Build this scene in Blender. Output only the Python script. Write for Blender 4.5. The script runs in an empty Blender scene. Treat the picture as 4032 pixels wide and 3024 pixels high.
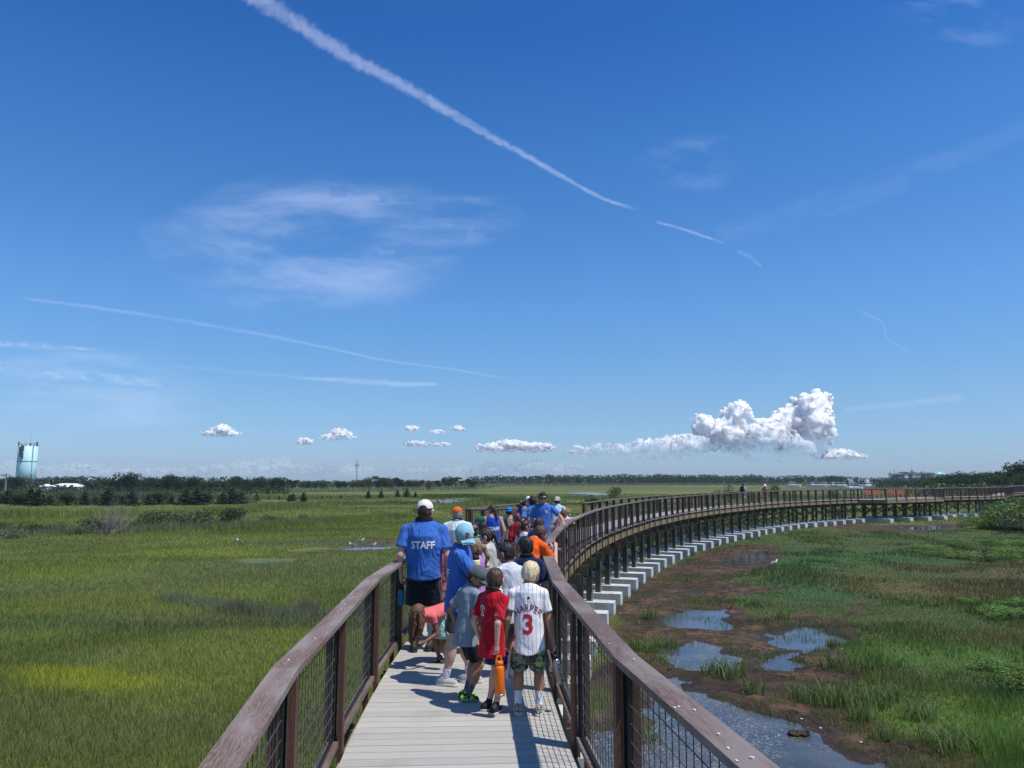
import bpy, bmesh, math, random
import numpy as np
from mathutils import Vector, Matrix, noise as mn
from mathutils.bvhtree import BVHTree
R = math.radians
scn = bpy.context.scene
col = scn.collection
rng = random.Random(7)
nr = np.random.default_rng(11)
GZ = -2.4            # marsh level; the deck of the boardwalk is z = 0
# ---------------------------------------------------------------- survey helper: photo pixel -> point on a level plane
FPX = 3000.0; HOR = 1886.0; EYE = 2.1
PIT = math.atan((HOR - 1512) / FPX)
def G(u, v, z=GZ):
    a = u - 2016; b = 1512 - v
    Y = FPX * math.cos(PIT) - b * math.sin(PIT); Z = FPX * math.sin(PIT) + b * math.cos(PIT)
    t = (z - EYE) / Z
    return (a * t, Y * t)
def AT(u, v, Yd):    # point at depth Yd
    a = u - 2016; b = 1512 - v
    Y = FPX * math.cos(PIT) - b * math.sin(PIT); Z = FPX * math.sin(PIT) + b * math.cos(PIT)
    t = Yd / Y
    return (a * t, Yd, EYE + Z * t)
# ---------------------------------------------------------------- object helpers
def tag(o, label=None, cat=None, group=None, kind=None):
    if label: o['label'] = label
    if cat: o['category'] = cat
    if group: o['group'] = group
    if kind: o['kind'] = kind
    return o
def empty(name, loc=(0, 0, 0), rz=0, label=None, cat=None, group=None):
    o = bpy.data.objects.new(name, None); col.objects.link(o)
    o.location = loc; o.rotation_euler = (0, 0, rz); o.empty_display_size = .2
    return tag(o, label, cat, group)
def link(name, me, mat=None, parent=None, smooth=False):
    if mat is not None:
        for m in (mat if isinstance(mat, (list, tuple)) else [mat]): me.materials.append(m)
    if smooth: me.polygons.foreach_set('use_smooth', [True] * len(me.polygons)); me.update()
    o = bpy.data.objects.new(name, me); col.objects.link(o)
    if parent is not None: o.parent = parent
    return o
def npmesh(name, V, F, mi=None):
    """V (n,3) array; F (m,k) array, k 3 or 4"""
    me = bpy.data.meshes.new(name)
    V = np.asarray(V, dtype=np.float32); F = np.asarray(F, dtype=np.int32)
    k = F.shape[1]
    me.vertices.add(len(V)); me.vertices.foreach_set('co', V.ravel())
    me.loops.add(F.size); me.loops.foreach_set('vertex_index', F.ravel())
    me.polygons.add(len(F)); me.polygons.foreach_set('loop_start', np.arange(len(F), dtype=np.int32) * k)
    if mi is not None: me.polygons.foreach_set('material_index', np.asarray(mi, dtype=np.int32))
    me.update(calc_edges=True)
    return me
class MB:
    """collects simple solids, links them as ONE mesh object"""
    def __init__(s): s.v = []; s.f = []; s.uv = []
    def add(s, vs, fs, uvs=None):
        n = len(s.v); s.v += [tuple(v) for v in vs]
        for i, f in enumerate(fs):
            s.f.append(tuple(n + j for j in f))
            s.uv.append(uvs[i] if uvs else [(0, 0)] * len(f))
    def box(s, c, d, rz=0, M=None):
        x, y, z = d[0] / 2, d[1] / 2, d[2] / 2
        P = [Vector((sx * x, sy * y, sz * z)) for sz in (-1, 1) for sy in (-1, 1) for sx in (-1, 1)]
        if M is None: M = Matrix.Rotation(rz, 3, 'Z')
        P = [M @ p + Vector(c) for p in P]
        s.add(P, [(0, 2, 3, 1), (4, 5, 7, 6), (0, 1, 5, 4), (2, 6, 7, 3), (0, 4, 6, 2), (1, 3, 7, 5)])
    def bar(s, a, b, w, h, up=(0, 0, 1), ext=0):
        """rectangular bar from a to b, w across, h along up"""
        a = Vector(a); b = Vector(b); d = (b - a)
        if d.length < 1e-6: return
        L = d.length; d.normalize(); u = Vector(up); sd = d.cross(u)
        if sd.length < 1e-5: sd = d.cross(Vector((1, 0, 0)))
        sd.normalize(); u = sd.cross(d).normalized()
        a = a - d * ext; b = b + d * ext; L += 2 * ext
        P = [];
        for q in (a, b):
            for (i, j) in ((-1, -1), (1, -1), (1, 1), (-1, 1)): P.append(q + sd * (i * w / 2) + u * (j * h / 2))
        o = s.uo if hasattr(s, 'uo') else 0.0
        s.uo = o + L + .37
        fs = []; uvs = []
        per = [0, w, w + h, 2 * w + h, 2 * w + 2 * h]
        for i in range(4):
            j = (i + 1) % 4
            fs.append((i, i + 4, j + 4, j)[::-1]); uvs.append([(o, per[i + 1]), (o + L, per[i + 1]), (o + L, per[i]), (o, per[i])])
        fs.append((0, 1, 2, 3)); uvs.append([(o, 0), (o, w), (o + h, w), (o + h, 0)])
        fs.append((7, 6, 5, 4)); uvs.append([(o, 0), (o, w), (o + h, w), (o + h, 0)])
        s.add(P, fs, uvs)
    def tube(s, a, b, r0, r1=None, n=8, cap=True):
        r1 = r0 if r1 is None else r1
        a = Vector(a); b = Vector(b); d = (b - a).normalized()
        x = d.orthogonal().normalized(); y = d.cross(x)
        P = []
        for q, r in ((a, r0), (b, r1)):
            for i in range(n):
                t = 2 * math.pi * i / n; P.append(q + (x * math.cos(t) + y * math.sin(t)) * r)
        fs = [(i, (i + 1) % n, (i + 1) % n + n, i + n) for i in range(n)]
        if cap: fs += [tuple(range(n))[::-1], tuple(range(n, 2 * n))]
        s.add(P, fs)
    def prism(s, poly, z0, z1):
        n = len(poly)
        P = [(x, y, z0) for x, y in poly] + [(x, y, z1) for x, y in poly]
        s.add(P, [(i, (i + 1) % n, (i + 1) % n + n, i + n) for i in range(n)] + [tuple(range(n))[::-1], tuple(range(n, 2 * n))])
    def lathe(s, prof, c=(0, 0, 0), n=24, M=None):
        P = []; c = Vector(c)
        for r, z in prof:
            for i in range(n):
                t = 2 * math.pi * i / n; p = Vector((r * math.cos(t), r * math.sin(t), z))
                if M is not None: p = M @ p
                P.append(p + c)
        fs = []
        for k in range(len(prof) - 1):
            for i in range(n): fs.append((k * n + i, k * n + (i + 1) % n, (k + 1) * n + (i + 1) % n, (k + 1) * n + i))
        fs.append(tuple(range(n))[::-1]); fs.append(tuple(range((len(prof) - 1) * n, len(prof) * n)))
        s.add(P, fs)
    def mesh(s, name):
        me = bpy.data.meshes.new(name); me.from_pydata(s.v, [], s.f)
        uvl = me.uv_layers.new(name='UVMap')
        uvl.data.foreach_set('uv', [c for f in s.uv for p in f for c in p])
        me.update(); return me
    def build(s, name, mat, parent=None, smooth=False, bevel=0):
        o = link(name, s.mesh(name), mat, parent, smooth)
        if bevel:
            m = o.modifiers.new('bevel', 'BEVEL'); m.width = bevel; m.segments = 2; m.limit_method = 'ANGLE'
        return o
# ---------------------------------------------------------------- material helpers
class NT:
    def __init__(s, tree): s.t = tree; s.n = tree.nodes; s.l = tree.links
    def node(s, typ, **kw):
        n = s.n.new(typ)
        for k, v in kw.items():
            if k == 'inp':
                for kk, vv in v.items(): s.set(n, kk, vv)
            else: setattr(n, k, v)
        return n
    def set(s, n, k, v):
        i = n.inputs[k]
        if isinstance(v, bpy.types.NodeSocket): s.l.new(v, i)
        elif v is not None:
            if isinstance(v, (tuple, list)) and len(v) == 3 and i.type == 'RGBA': v = (*v, 1)
            i.default_value = v
    def math(s, op, a, b=0.0, c=None, clamp=False):
        n = s.n.new('ShaderNodeMath'); n.operation = op; n.use_clamp = clamp
        s.set(n, 0, a); s.set(n, 1, b)
        if c is not None: s.set(n, 2, c)
        return n.outputs[0]
    def mr(s, x, a, b, c=0.0, d=1.0, smooth=True):
        n = s.n.new('ShaderNodeMapRange'); n.interpolation_type = 'SMOOTHSTEP' if smooth else 'LINEAR'; n.clamp = True
        s.set(n, 'Value', x); s.set(n, 1, a); s.set(n, 2, b); s.set(n, 3, c); s.set(n, 4, d)
        return n.outputs[0]
    def mix(s, f, a, b, mode='MIX'):
        n = s.n.new('ShaderNodeMix'); n.data_type = 'RGBA'; n.blend_type = mode; n.clamp_factor = True
        s.set(n, 0, f)
        for k, v in ((6, a), (7, b)):
            if isinstance(v, bpy.types.NodeSocket): s.l.new(v, n.inputs[k])
            else: n.inputs[k].default_value = (*v[:3], 1)
        return n.outputs[2]
    def noise(s, vec=None, scale=5, detail=4, rough=.5, dist=0, dim='3D', w=None):
        n = s.n.new('ShaderNodeTexNoise'); n.noise_dimensions = dim
        if vec is not None: s.set(n, 'Vector', vec)
        n.inputs['Scale'].default_value = scale; n.inputs['Detail'].default_value = detail
        n.inputs['Roughness'].default_value = rough; n.inputs['Distortion'].default_value = dist
        return n.outputs[0]
    def map(s, vec, scale=(1, 1, 1), loc=(0, 0, 0), rot=(0, 0, 0)):
        n = s.n.new('ShaderNodeMapping'); s.set(n, 'Vector', vec)
        n.inputs['Scale'].default_value = scale; n.inputs['Location'].default_value = loc; n.inputs['Rotation'].default_value = rot
        return n.outputs[0]
    def pos(s): return s.n.new('ShaderNodeNewGeometry').outputs['Position']
    def obj(s): return s.n.new('ShaderNodeTexCoord').outputs['Object']
    def sep(s, v):
        n = s.n.new('ShaderNodeSeparateXYZ'); s.set(n, 0, v); return n.outputs
    def comb(s, x, y, z=0.0):
        n = s.n.new('ShaderNodeCombineXYZ'); s.set(n, 0, x); s.set(n, 1, y); s.set(n, 2, z); return n.outputs[0]
    def bump(s, h, strength=.3, dist=.01, normal=None):
        n = s.n.new('ShaderNodeBump'); n.inputs['Strength'].default_value = strength; n.inputs['Distance'].default_value = dist
        s.set(n, 'Height', h)
        if normal is not None: s.set(n, 'Normal', normal)
        return n.outputs[0]
def mat(name, color=(.5, .5, .5), rough=.7, spec=.3, metal=0, bump=None, fn=None, sss=0):
    m = bpy.data.materials.new(name); m.use_nodes = True
    t = NT(m.node_tree); p = t.n['Principled BSDF']
    p.inputs['Base Color'].default_value = (*color[:3], 1); p.inputs['Roughness'].default_value = rough
    p.inputs['Specular IOR Level'].default_value = spec; p.inputs['Metallic'].default_value = metal
    if fn: fn(t, p)
    return m
def noisy(name, c1, c2, scale=8, rough=.8, bs=.3, bd=.01, bscale=None, spec=.25, detail=6, stretch=(1, 1, 1), island=0, metal=0):
    def fn(t, p):
        v = t.map(t.obj(), stretch)
        n = t.noise(v, scale, detail, .6)
        f = t.mr(n, .3, .7)
        c = t.mix(f, c1, c2)
        if island:
            ri = t.n.new('ShaderNodeNewGeometry').outputs['Random Per Island']
            k = t.mr(ri, 0, 1, 1 - island, 1 + island, False)
            hn = t.node('ShaderNodeHueSaturation', inp={'Color': c, 'Value': k}); c = hn.outputs[0]
        t.set(p, 'Base Color', c)
        if bs: t.set(p, 'Normal', t.bump(t.noise(v, bscale or scale * 3, 5, .6), bs, bd))
    return mat(name, c1, rough, spec, metal, fn=fn)
def cloth(name, c, c2=None, rough=.85, fold=1.0):
    c2 = c2 or tuple(x * .86 for x in c)
    def fn(t, p):
        o = t.obj()
        t.set(p, 'Base Color', t.mix(t.mr(t.noise(o, 6, 3), .35, .65), c, c2))
        f = t.noise(t.map(o, (1, 1, .45), rot=(.3, .2, 0)), 7, 3, .5, .8)
        f2 = t.noise(o, 350, 2)
        b = t.bump(f, 1.0 * fold, .075)
        t.set(p, 'Normal', t.bump(f2, .1, .002, b))
        p.inputs['Sheen Weight'].default_value = .12
    return mat(name, c, rough, .12, fn=fn)
def woodmat(name, c1, c2, grain=1.0, rough=.75, bleach=None, bs=.35):
    def fn(t, p):
        uv = t.n.new('ShaderNodeUVMap').outputs[0]
        v = t.map(uv, (1.1, 16, 1))
        d = t.noise(t.map(uv, (.9, 3, 1)), 2.2, 3, .5)
        vv = t.node('ShaderNodeVectorMath', operation='ADD'); t.set(vv, 0, v)
        t.set(vv, 1, t.comb(0.0, t.math('MULTIPLY', d, 5.0), 0.0))
        w = t.n.new('ShaderNodeTexWave'); w.wave_type = 'BANDS'; w.bands_direction = 'Y'
        t.set(w, 'Vector', vv.outputs[0]); w.inputs['Scale'].default_value = 1.1; w.inputs['Distortion'].default_value = 1.5
        w.inputs['Detail'].default_value = 3
        fine = t.noise(t.map(uv, (5, 130, 1)), 1.0, 5, .7)
        big = t.noise(t.map(uv, (.7, 2.5, 1)), 1.3, 4, .6)
        f = t.math('ADD', t.math('MULTIPLY', w.outputs[0], .16 * grain), t.math('MULTIPLY', fine, .8))
        c = t.mix(t.mr(f, .25, .75), c1, c2)
        if bleach: c = t.mix(t.mr(big, .42, .62, 0, .8), c, bleach)
        ob = t.n.new('ShaderNodeObjectInfo').outputs['Random']
        hs = t.node('ShaderNodeHueSaturation', inp={'Color': c, 'Value': t.mr(ob, 0, 1, .85, 1.12, False)})
        t.set(p, 'Base Color', hs.outputs[0])
        t.set(p, 'Normal', t.bump(f, bs, .003))
    return mat(name, c1, rough, .25, fn=fn)
M = {}
M['cap'] = woodmat('weathered_hardwood', (.090, .055, .042), (.24, .172, .142), 1.0, .62, (.25, .215, .195))
M['post'] = woodmat('brown_hardwood', (.075, .034, .022), (.15, .078, .055), .8, .6)
M['lumber'] = woodmat('treated_lumber', (.20, .145, .08), (.34, .26, .155), 1, .8)
M['pile'] = woodmat('treated_pile_timber', (.048, .05, .032), (.10, .095, .06), 1, .85)  # greenish treated timber, its colour darkened for the shade under the deck
M['wire'] = mat('black_welded_wire', (.085, .088, .085), .5, .4, .3)
M['frame'] = mat('black_powder_coat', (.012, .012, .014), .45, .4)
M['steel'] = mat('galvanised_steel', (.42, .43, .44), .45, .5, .7)
def _conc(t, p):
    o = t.pos(); n = t.noise(o, 3, 7, .65)
    z = t.sep(o)[2]
    c = t.mix(t.mr(n, .35, .7), (.62, .61, .58), (.42, .41, .38))
    st = t.mr(t.math('ADD', z, t.math('MULTIPLY', n, .34)), -2.30, -2.08)
    c = t.mix(st, (.20, .175, .13), c)
    c = t.mix(t.mr(t.noise(t.map(o, (1, 1, .25)), 5, 5, .7), .56, .68, 0, .4), c, (.24, .23, .19))
    t.set(p, 'Base Color', c); t.set(p, 'Normal', t.bump(t.noise(o, 40, 4), .25, .006))
M['concrete'] = mat('cast_concrete', rough=.9, fn=_conc)
def _deck(t, p):
    uv = t.n.new('ShaderNodeUVMap').outputs[0]
    ri = t.n.new('ShaderNodeNewGeometry').outputs['Random Per Island']
    g = t.noise(t.map(uv, (2.5, 60, 1)), 1.6, 5, .65)
    sc = t.noise(t.pos(), 1.7, 6, .65)
    c = t.mix(t.mr(g, .3, .7), (.455, .435, .395), (.385, .365, .325))
    c = t.mix(t.mr(sc, .50, .75, 0, .5), c, (.28, .255, .215)); c = t.mix(t.mr(t.noise(t.pos(), 6, 5, .7), .64, .70, 0, .35), c, (.20, .18, .15))
    h = t.node('ShaderNodeHueSaturation', inp={'Color': c, 'Value': t.mr(ri, 0, 1, .90, 1.08, False)})
    t.set(p, 'Base Color', h.outputs[0]); t.set(p, 'Normal', t.bump(g, .3, .003))
M['deck'] = mat('composite_decking', rough=.72, spec=.25, fn=_deck)
# ---------------------------------------------------------------- camera, sun, sky
cam = bpy.data.cameras.new('camera'); co = bpy.data.objects.new('camera', cam); col.objects.link(co)
cam.sensor_width = 36; cam.lens = FPX / 4032 * 36; cam.clip_start = .05; cam.clip_end = 60000
co.location = (0, 0, EYE); co.rotation_euler = (R(90) + PIT, 0, 0); scn.camera = co
SE = R(63.5); SA = math.atan2(.9, -.42)       # azimuth from +Y towards +X
sd = Vector((math.sin(SA) * math.cos(SE), math.cos(SA) * math.cos(SE), math.sin(SE)))
sun = bpy.data.lights.new('sun', 'SUN'); sun.energy = 4.6; sun.angle = R(.53); sun.color = (1, .955, .89)
so = bpy.data.objects.new('sun', sun); col.objects.link(so); so.rotation_euler = sd.to_track_quat('Z', 'Y').to_euler()
so.location = (20, -10, 40)
scn.view_settings.view_transform = 'Standard'; scn.view_settings.look = 'None'; scn.view_settings.gamma = 1
scn.view_settings.exposure = 0
scn.render.engine = 'CYCLES'
W = bpy.data.worlds.new('World'); scn.world = W; W.use_nodes = True
def sky():
    t = NT(W.node_tree); t.n.clear()
    out = t.node('ShaderNodeOutputWorld'); bg = t.node('ShaderNodeBackground')
    st = t.n.new('ShaderNodeTexSky'); st.sky_type = 'NISHITA'; st.sun_disc = False
    st.sun_elevation = SE; st.sun_rotation = SA; st.air_density = 1.0; st.dust_density = .35; st.ozone_density = 2.2
    z = t.sep(t.n.new('ShaderNodeTexCoord').outputs['Generated'])[2]
    r = t.n.new('ShaderNodeValToRGB'); t.set(r, 0, z)
    E = [(0.0, (.62, .88, 1.50)), (.095, (.67, .95, 1.30)), (.223, (.63, 1.07, 1.52)), (.41, (.41, .97, 1.55)), (.53, (.25, .78, 1.47)), (1.0, (.5, .9, 1.3))]
    cr = r.color_ramp
    while len(cr.elements) < len(E): cr.elements.new(.5)
    for e, (p, c) in zip(cr.elements, E): e.position = p; e.color = (*[x / 1.6 for x in c], 1)
    c = t.mix(1.0, st.outputs[0], r.outputs[0], 'MULTIPLY')
    t.set(bg, 'Color', c); bg.inputs['Strength'].default_value = .1 * 1.6 * .96
    t.l.new(bg.outputs[0], out.inputs[0])
    W.cycles.sampling_method = 'MANUAL'; W.cycles.sample_map_resolution = 512
sky()
scn.cycles.max_bounces = 5; scn.cycles.diffuse_bounces = 3; scn.cycles.glossy_bounces = 2; scn.cycles.transmission_bounces = 3
scn.cycles.transparent_max_bounces = 10; scn.cycles.volume_bounces = 0
# ================================================================ SURVEYED LINES
def resample(P, step, s0=0.0):
    P = np.array(P, float); d = np.r_[0, np.cumsum(np.hypot(*np.diff(P, axis=0).T))]
    # smooth through points
    n = int(d[-1] / .25) + 1; t = np.linspace(0, d[-1], n)
    X = np.interp(t, d, P[:, 0]); Y = np.interp(t, d, P[:, 1])
    k = np.hanning(17); k /= k.sum()
    Xs = np.convolve(np.pad(X, 8, mode='reflect', reflect_type='odd'), k, 'valid'); Ys = np.convolve(np.pad(Y, 8, mode='reflect', reflect_type='odd'), k, 'valid')
    d2 = np.r_[0, np.cumsum(np.hypot(np.diff(Xs), np.diff(Ys)))]
    s = np.arange(s0, d2[-1], step) if step else t
    return np.c_[np.interp(s, d2, Xs), np.interp(s, d2, Ys)]
RL = [(1.75, -3), (1.2, .6), (.845, 2.9), (.68, 4.35), (.56, 5.9), (.48, 7.5), (.45, 9.4), (.5, 11.6), (.72, 14.1), (1.13, 17.4), (1.72, 20.9), (2.5, 24.7),
      (3.5, 28.6), (4.95, 33.2), (7.3, 39.8), (10.5, 47), (14.8, 54.8), (20.5, 63.5), (26.5, 71), (31.8, 76), (36, 79.6), (42, 84), (49, 88.5),
      (57, 92.5), (61.5, 96), (65.5, 101.5), (73, 112), (85, 125), (101, 138), (120, 150)]
FINE = resample(RL, .1)
def tangents(P):
    T = np.gradient(P, axis=0); return T / np.linalg.norm(T, axis=1)[:, None]
FT = tangents(FINE); FN = np.c_[-FT[:, 1], FT[:, 0]]         # points to the left
SD = np.r_[0, np.cumsum(np.hypot(*np.diff(FINE, axis=0).T))]
WID = 1.93
def atS(s, off=0.0):
    i = min(max(int(s / SD[-1] * (len(SD) - 1)), 1), len(SD) - 2)
    i = int(np.searchsorted(SD, s)); i = min(max(i, 1), len(SD) - 1)
    f = (s - SD[i - 1]) / (SD[i] - SD[i - 1]); f = min(max(f, 0), 1)
    p = FINE[i - 1] * (1 - f) + FINE[i] * f; n = FN[i - 1] * (1 - f) + FN[i] * f
    return p + n * off
def sofY(y, off=0.0):
    Y = FINE[:, 1] + FN[:, 1] * off; return float(SD[np.argmin(abs(Y - y))])
def dirS(s):
    a = atS(s - .1); b = atS(s + .1); d = b - a; return d / np.hypot(*d)
# ---------------------------------------------------------------- puddles, pools and mud, all outlined on the marsh level
def Z4(pts): return [G(2600 + x / 1.545, 2100 + y / 1.545) for x, y in pts]
PUD = [Z4([(45, 520), (60, 495), (200, 465), (380, 463), (412, 520), (402, 580), (270, 582), (130, 575), (60, 560)]),
       Z4([(45, 700), (120, 680), (205, 632), (300, 670), (400, 705), (492, 750), (462, 775), (472, 812), (400, 832), (200, 832), (40, 820), (30, 750)]),
       Z4([(640, 590), (690, 612), (790, 570), (900, 568), (1000, 595), (1100, 632), (1172, 655), (1060, 665), (960, 700), (900, 702), (760, 690), (690, 650)]),
       Z4([(650, 790), (665, 745), (722, 712), (810, 740), (850, 800), (790, 825), (660, 820)]),
       Z4([(130, 930), (190, 965), (250, 985), (420, 1030), (560, 1070), (700, 1108), (900, 1180), (1050, 1262), (1200, 1340), (1310, 1427), (1360, 1520), (500, 1560), (-420, 1560), (-600, 1400), (-560, 1230), (-300, 1180), (-120, 1180), (-60, 1010), (60, 880), (100, 850)]),
       Z4([(430, 145), (520, 120), (640, 105), (650, 150), (600, 185), (480, 190), (350, 170)]),
       [G(u, v) for u, v in [(3562, 2076), (3600, 2069), (3735, 2070), (3742, 2082), (3640, 2086), (3580, 2085)]]]
POOL = [[G(u, v) for u, v in L] for L in (
    [(1357, 2166), (1380, 2156), (1470, 2150), (1537, 2155), (1535, 2160), (1450, 2165), (1400, 2167)],
    [(1178, 2172), (1220, 2167), (1278, 2168), (1275, 2173), (1200, 2176)],
    [(970, 2215), (1010, 2208), (1118, 2209), (1110, 2216), (1000, 2220)])]
CREEK = [[G(u, v) for u, v in L] for L in (
    [(1690, 1973), (1715, 1971), (1780, 1970), (1800, 1965.5), (1845, 1963.5), (1862, 1965), (1822, 1971), (1822, 1976), (1872, 1977), (1868, 1982), (1815, 1981), (1775, 1984), (1730, 1986), (1690, 1985)],
    [(2215, 1943), (2245, 1939.5), (2330, 1938.5), (2352, 1941), (2392, 1946), (2392, 1950), (2340, 1949.5), (2290, 1945.5)],
    [(3180, 1913), (3330, 1911), (3400, 1913), (3300, 1916)])]
MUD = Z4([(-520, 1700), (-560, 1150), (-420, 700), (-280, 420), (-140, 300), (0, 220), (120, 170), (300, 90), (480, 62), (730, 70), (780, 140), (760, 200), (600, 230), (480, 290),
          (640, 335), (780, 330), (760, 350), (560, 375), (480, 385), (500, 470), (700, 520), (820, 450), (900, 436), (980, 450), (1000, 500), (1130, 450), (1240, 430), (1262, 520), (1295, 640), (1240, 690),
          (1215, 760), (1230, 880), (1100, 920), (1060, 1010), (1200, 1100), (1380, 1130), (1500, 1170), (1620, 1270), (1760, 1350), (1820, 1430), (1900, 1700)])
MUD2 = [G(u, v) for u, v in [(3230, 2062), (3330, 2068), (3560, 2066), (3800, 2060), (3760, 2090), (3560, 2105), (3400, 2092), (3200, 2085)]]
MUD3 = [G(u, v) for u, v in [(1330, 2166), (1370, 2145), (1450, 2130), (1560, 2128), (1620, 2140), (1570, 2155), (1540, 2170), (1420, 2172), (1300, 2180), (1180, 2185), (1020, 2195), (1100, 2180), (1180, 2165), (1290, 2155)]]
def sdpoly(P, poly, full=False):
    """signed distance, positive inside (clamped to -3 far outside)"""
    poly = np.array(poly, float); n = len(poly)
    if full is False:
        lo = poly.min(0) - 3; hi = poly.max(0) + 3; k = (P[:, 0] > lo[0]) & (P[:, 0] < hi[0]) & (P[:, 1] > lo[1]) & (P[:, 1] < hi[1])
        out = np.full(len(P), -3.0)
        if k.any(): out[k] = sdpoly(P[k], poly, True)
        return out
    d = np.full(len(P), 1e9); ins = np.zeros(len(P), bool)
    for i in range(n):
        a = poly[i]; b = poly[(i + 1) % n]; ab = b - a; ap = P - a
        h = np.clip((ap @ ab) / (ab @ ab), 0, 1); q = ap - h[:, None] * ab
        d = np.minimum(d, np.hypot(q[:, 0], q[:, 1]))
        c = ((a[1] > P[:, 1]) != (b[1] > P[:, 1]))
        with np.errstate(divide='ignore', invalid='ignore'):
            xi = (b[0] - a[0]) * (P[:, 1] - a[1]) / (b[1] - a[1]) + a[0]
        ins ^= c & (P[:, 0] < xi)
    return np.where(ins, d, -d)
def hashn(ix, iy, s):
    h = (ix * 374761393 + iy * 668265263 + s * 974634777) & 0xffffffff
    h = ((h ^ (h >> 13)) * 1274126177) & 0xffffffff
    return ((h ^ (h >> 16)) & 0xffff) / 65535.0
def vnoise(P, sc, s=0):
    q = P * sc; i = np.floor(q).astype(np.int64); f = q - i; f = f * f * (3 - 2 * f)
    a = hashn(i[:, 0], i[:, 1], s); b = hashn(i[:, 0] + 1, i[:, 1], s); c = hashn(i[:, 0], i[:, 1] + 1, s); d = hashn(i[:, 0] + 1, i[:, 1] + 1, s)
    return (a * (1 - f[:, 0]) + b * f[:, 0]) * (1 - f[:, 1]) + (c * (1 - f[:, 0]) + d * f[:, 0]) * f[:, 1]
def fbm(P, sc, oct=4, s=0, g=.5):
    r = 0; a = 1; t = 0
    for k in range(oct): r = r + a * vnoise(P, sc * 2 ** k, s + k); t += a; a *= g
    return r / t
def mudmask(P):
    wob = (fbm(P, .55, 4, 3) - .5) * 2.6
    m = np.clip((sdpoly(P, MUD) + wob * .7 + .1) / .5, 0, 1)
    m = np.maximum(m, np.clip((sdpoly(P, MUD2) + wob * .8) / .6, 0, 1))
    m = np.maximum(m, np.clip((sdpoly(P, MUD3) + wob * .8) / .6, 0, 1) * .8)
    # bare ground in the shade of the boardwalk
    return m
def pathdist(P):
    cen = FINE + FN * WID / 2; dx = P[:, 0] - np.interp(P[:, 1], cen[:, 1], cen[:, 0]); c = np.interp(P[:, 1], cen[:, 1], FT[:, 1])
    return np.abs(dx) * c
def watermask(P, grow=0.0):
    m = np.zeros(len(P), bool)
    for L in PUD + POOL + CREEK: m |= sdpoly(P, L) > -grow
    return m
def groundz(P, mud=None):
    m = mudmask(P) if mud is None else mud
    lump = (fbm(P, 1.1, 5, 21) - .5) * .10 + (np.abs(fbm(P, 2.6, 4, 31) - .5)) * .16 - .012
    z = GZ + m * np.maximum(lump + .025, -.012) + (1 - m) * ((fbm(P, .15, 3, 41) - .5) * .12 + .05)
    for L in PUD + POOL + CREEK:
        far = L in CREEK or L in POOL
        sd_ = sdpoly(P, L) + (fbm(P, 1.6, 4, 51) - .5) * (.9 if not far else .5)
        k = np.clip((sd_ + .35) / .7, 0, 1)
        z = z * (1 - k) + (GZ - .10 + lump * .45) * k
    return z
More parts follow.
